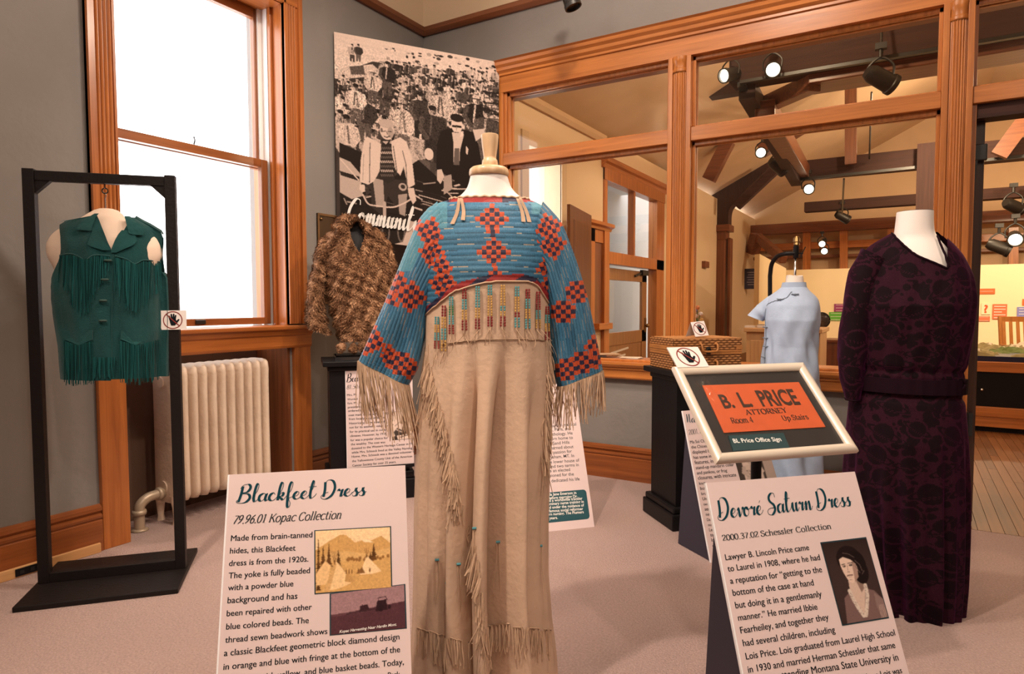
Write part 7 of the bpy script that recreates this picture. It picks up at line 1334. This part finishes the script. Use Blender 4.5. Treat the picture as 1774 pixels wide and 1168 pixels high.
for i, (dx, dz, c) in enumerate(((-.01, .05, (.75, .6, .5)), (.02, .065, (.8, .72, .66)), (.0, .11, (.75, .3, .12)), (.025, .02, (.6, .35, .1)), (-.015, .09, (.35, .3, .45)))): h_ = part('flower_head', MB().ball((dx, .01*(i % 2), zz_+dz), .016, 10, 7), plain('petal_%d' % i, c, .7), fl_, smooth='all'); part('stem', MB().tube([(0, 0, zz_-.02), (dx*.6, 0, zz_+dz*.6), (dx, 0, zz_+dz)], .003, 5), plain('stem_green', (.06, .14, .04), .7), fl_)
shelf = root('flower_shelf', 'small wooden stand under the flower vase behind the glass', 'stand', (fp[0], fp[1], 0)); part('top', MB().box((-.12, -.09, zz_-.115), (.2, .09, zz_-.09)), W_X, shelf, bevel=.003)
for dx in (-.1, .18):
    for dy in (-.07, .07): part('leg', MB().box((dx-.012, dy-.012, 0), (dx+.012, dy+.012, zz_-.115)), W_Z, shelf)
# reception counter
ca, cb_ = on(1289, 568, 1, 6.6), on(1425, 568, 1, 6.6); ct = root('reception_counter', 'light wooden reception counter with panelled front behind blue blouse', 'counter', ((ca[0]+cb_[0])/2, 6.9, 0)); hw = (cb_[0]-ca[0])/2; zc_ = ca[2]; CW = wood('counter_wood', (.50, .27, .11), (.68, .40, .18), 'z', .4); CWX = wood('counter_top_wood', (.50, .27, .11), (.68, .40, .18), 'x', .4)
part('carcass', MB().box((-hw+.02, -.28, 0), (hw-.02, .3, zc_-.04)), CW, ct); part('counter_top', MB().box((-hw, -.32, zc_-.04), (hw, .32, zc_)), CWX, ct, bevel=.006)
for i in range(3): a = -hw+.06+i*(2*hw-.08)/3; part('front_panel', MB().box((a, -.295, .12), (a+(2*hw-.08)/3-.05, -.28, zc_-.12)), CW, ct, bevel=.006)
for lab, cat, col, dx, (w_, d_, h_) in (('dark blue book lying on reception counter left end', 'book', (.04, .06, .14), .13, (.16, .12, .03)), ('pale paper pad on reception counter', 'paper', (.7, .68, .7), .30, (.12, .1, .05)), ('white booklet pile on reception counter', 'paper', (.72, .62, .55), -.02, (.1, .1, .02))):
    r = root('paper_pad' if cat == 'paper' else 'book', lab, cat, (ct.location.x-hw+dx+.06, 6.72, zc_)); part('pages', MB().box((-w_/2, -d_/2, .002), (w_/2-.004, d_/2, h_-.002)), PAPERS[3], r); part('cover', MB().box((-w_/2, -d_/2, 0), (w_/2, d_/2, .002)).box((-w_/2, -d_/2, h_-.002), (w_/2, d_/2, h_)), plain('cover_'+cat, col, .5), r)
r = root('gift_bag', 'crumpled purple gift bag on reception counter', 'bag', (ct.location.x-hw+.54, 6.72, zc_)); PUR = plain('purple_tissue', (.16, .03, .30), .5)
part('bag', MB().grid([[(math.cos(t)*.07*k+.01*math.sin(5*t), math.sin(t)*.05*k, z) for t in np.linspace(0, 6.283, 24, endpoint=False)] for z, k in ((0, .9), (.06, 1), (.12, .85), (.18, .95))], wrapu=True), PUR, r, smooth='all'); part('tissue', MB().grid([[(math.cos(t)*.06*k*(1+.3*math.sin(7*t)), math.sin(t)*.05*k, z+.02*math.sin(5*t)) for t in np.linspace(0, 6.283, 28, endpoint=False)] for z, k in ((.12, .8), (.2, .9), (.25, 1.1))], wrapu=True), PUR, r, smooth='all')
# second wooden post desk right of the blouse
da = on(1424, 590, 1, 8.0); dk_ = root('tall_cabinet', 'dark wooden cabinet right of the blue blouse behind glass', 'cabinet', (da[0]+.12, 8.2, 0)); part('body', MB().box((-.12, -.2, 0), (.12, .2, da[2]-.02)), D_Z, dk_, bevel=.004); part('top', MB().box((-.14, -.22, da[2]-.02), (.14, .22, da[2]+.01)), D_X, dk_, bevel=.004)
mr_ = on(1423, 555, 1, 8.1); r = root('round_mirror', 'small round dark mirror on stand above the dark cabinet', 'mirror', (mr_[0], 8.1, da[2]+.01)); rr = .085; part('disc', MB().lathe([(0, -.006), (rr*.9, -.006), (rr, 0), (rr*.9, .006), (0, .006)], 28, (0, 0, mr_[2]-da[2]-.01), 'y', cap=False), plain('mirror_face', (.12, .10, .09), .15, .6), r, smooth=True); part('rim', MB().tube([(rr*math.cos(t), 0, mr_[2]-da[2]-.01+rr*math.sin(t)) for t in np.linspace(0, 6.2, 26)], .008, 6), BLACK, r); part('stem', MB().tube([(0, 0, 0), (0, 0, mr_[2]-da[2]-.01-rr)], .008, 6), BLACK, r)
# relief map display case
xc0 = .22; kx = lambda y_: on(1700, y_, 1, 7.41)[2]
dc = root('display_case', 'low wooden display case with black front door seen through the door opening', 'display case', (1.4, 7.41, 0)); xa_, xb_ = xc0-1.4, 3.2-1.4; zt_ = kx(627)
part('plinth', MB().box((xa_+.05, .06, 0), (xb_, 1.4, .05)), BLACK, dc); part('base_molding', MB().box((xa_, 0, .05), (xb_, 1.5, kx(722))), W_X, dc, bevel=.004); part('base_cap', MB().box((xa_, -.012, kx(722)), (xb_, 1.5, kx(704))), W_X, dc, bevel=.012)
dr_ = part('front_door', MB().box((xa_, .01, kx(704)), (xb_, 1.5, kx(644))), BLACK, dc); part('knob', MB().ball((on(1701, 675, 1, 7.41)[0]-1.4, -.006, on(1701, 675, 1, 7.41)[2]), .014, 10, 8), CHROME, dr_, smooth='all')
part('top_rail', MB().box((xa_, -.01, kx(644)), (xb_, 1.5, zt_)), W_X, dc, bevel=.004)
rm = root('relief_map', 'green and white relief map model on dark blue base in the low display case', 'model', (1.4, 7.5, zt_)); part('base', MB().box((xa_+.04, 0, 0), (xb_-.05, 1.3, kx(618)-zt_)), plain('navy_base', (.012, .015, .06), .3), rm)
X, Y = np.meshgrid(np.linspace(xa_+.04, xb_-.05, 120), np.linspace(0, 1.3, 50)); Zm = kx(618)-zt_+.02+.03*np.sin(X*5+Y*3)+.025*np.sin(X*11-Y*7)+.012*np.sin(X*23+Y*17)+.012*RNG.normal(0, 1, X.shape)*.6; c = np.where((Zm > kx(618)-zt_+.045)[..., None], np.array((.70, .66, .55)), np.where((np.sin(X*4+Y*6) > .2)[..., None], np.array((.16, .22, .07)), np.array((.32, .28, .14)))); Zm[0] = kx(618)-zt_-.01
part('terrain', MB().grid(np.stack([X, Y, Zm], -1), col=c[:-1, :-1]), dyed('relief_paint', .8), rm)
# antique wheelchair
wp = on(1772, 600, 1, 9.9); wc = root('wheelchair', 'antique wooden wheelchair with slatted back and spoked wheels by the display wall', 'wheelchair', (wp[0]+.05, 9.95, 0), .25); wc.scale = (.88, .88, .92); WCW = wood('wheelchair_wood', (.42, .16, .035), (.6, .26, .07), 'z', .4)
for sx in (-.27, .27):
    m = MB().tube([(sx, .33*math.cos(t), .34+.33*math.sin(t)) for t in np.linspace(0, 2*math.pi, 36, endpoint=False)], .014, 8, closed=True); w_ = part('wheel', m, WCW, wc, smooth='all')
    for k in range(10): a = k*math.pi/5; part('spoke', MB().tube([(sx, 0, .34), (sx, .32*math.cos(a), .34+.32*math.sin(a))], .006, 5), WCW, w_)
    part('hub', MB().lathe([(.03, -.03), (.035, 0), (.03, .03)], 14, (sx, 0, .34), 'x'), WCW, w_)
    part('arm_rest', MB().box((sx*.88-.025, -.33, .72), (sx*.88+.025, .2, .745)), WCW, wc, bevel=.004)
    for yy in (-.3, .15): part('leg', MB().box((sx*.85-.018, yy-.018, .12), (sx*.85+.018, yy+.018, .72)), WCW, wc)
    part('back_post', MB().beam((sx*.8, .2, .4), (sx*.8, .34, 1.12), .035, .035), WCW, wc)
part('seat', MB().box((-.23, -.3, .45), (.23, .22, .475)), WCW, wc, bevel=.004); part('top_slat', MB().beam((-.22, .335, 1.08), (.22, .335, 1.08), .025, .07), WCW, wc); part('lower_slat', MB().beam((-.22, .24, .6), (.22, .24, .6), .025, .06), WCW, wc); part('foot_board', MB().beam((-.2, -.42, .16), (.2, -.42, .16), .03, .18), WCW, wc)
for k in range(5): part('back_slat', MB().beam((-.17+k*.085, .245, .62), (-.17+k*.085, .33, 1.06), .04, .012), WCW, wc)
# printed panels on the display wall
def wall_panel(lab, x0, y0, x1, y1, col, lines=0, ink=None, mark=None):
    a, b = on(x0, y1, 1, 12.985), on(x1, y0, 1, 12.985); c = (a+b)/2; r = root('wall_panel', lab, 'panel', tuple(c), 0, 'printed panels on the display wall'); hw, hh = (b[0]-a[0])/2, (b[2]-a[2])/2
    part('board', MB().box((-hw, 0, -hh), (hw, .012, hh)), plain('panel_paint', col, .6), r); m = MB()
    for i in range(lines): z = hh*(.7-1.5*i/max(1, lines-1)) if lines > 1 else 0; m.box((-hw*.8, -.002, z-hh*.04), (hw*(.8-.5*(i % 3 == 2)), 0, z+hh*.04))
    if mark: 
        Vt, Ft = text_geo(mark, .03, 0); k = 1.9*hh/1.0; cxm = (Vt[:, 0].max()+Vt[:, 0].min())/2; m.add([((x-cxm)*k, -.003, (y-.36)*k) for x, y in Vt], Ft)
    if m.v: part('print', m, ink or WHITEINK, r)
ORP = (.66, .13, .03)
wall_panel('orange title strip panel high on the display wall', 1693, 500, 1724, 509.5, ORP, 1); wall_panel('white panel with orange question mark on display wall', 1700, 525, 1716, 545, (.84, .72, .50), 0, plain('orange_ink', (.6, .09, .02), .5), '?'); wall_panel('square orange text panel right of the question mark', 1719, 527, 1745, 553, (.62, .15, .06), 5); wall_panel('short orange strip panel below the question mark', 1690, 548, 1715, 556.5, (.66, .17, .08), 2)
wall_panel('blue violet panel at the right end of display wall above wheelchair', 1761.5, 532, 1796, 551, (.20, .22, .55), 4); wall_panel('small orange panel cut by the picture edge above blue one', 1771, 518, 1800, 529, ORP, 1); wall_panel('purple panel beside the velvet dress shoulder on display wall', 1445, 526.5, 1476, 540, (.28, .04, .16), 3); wall_panel('green panel under the purple panel on display wall', 1436, 541, 1466, 555.5, (.10, .40, .04), 3)
a, b = on(1288, 501, 1, 16.3), on(1317, 465, 1, 16.3); r = root('donor_plaque', 'navy plaque with pale lettering on end wall post', 'plaque', tuple((a+b)/2)); hw, hh = (b[0]-a[0])/2, (b[2]-a[2])/2; part('board', MB().box((-hw, 0, -hh), (hw, .03, hh)), plain('navy_plaque', (.02, .018, .05), .5), r); m = MB()
for i in range(6): m.box((-hw*(.6-.1*(i % 2)), -.004, hh*(.6-.24*i)), (hw*(.6-.1*(i % 2)), 0, hh*(.66-.24*i)))
part('print', m, GREYINK if False else plain('faint_print', (.3, .25, .3), .5), r)
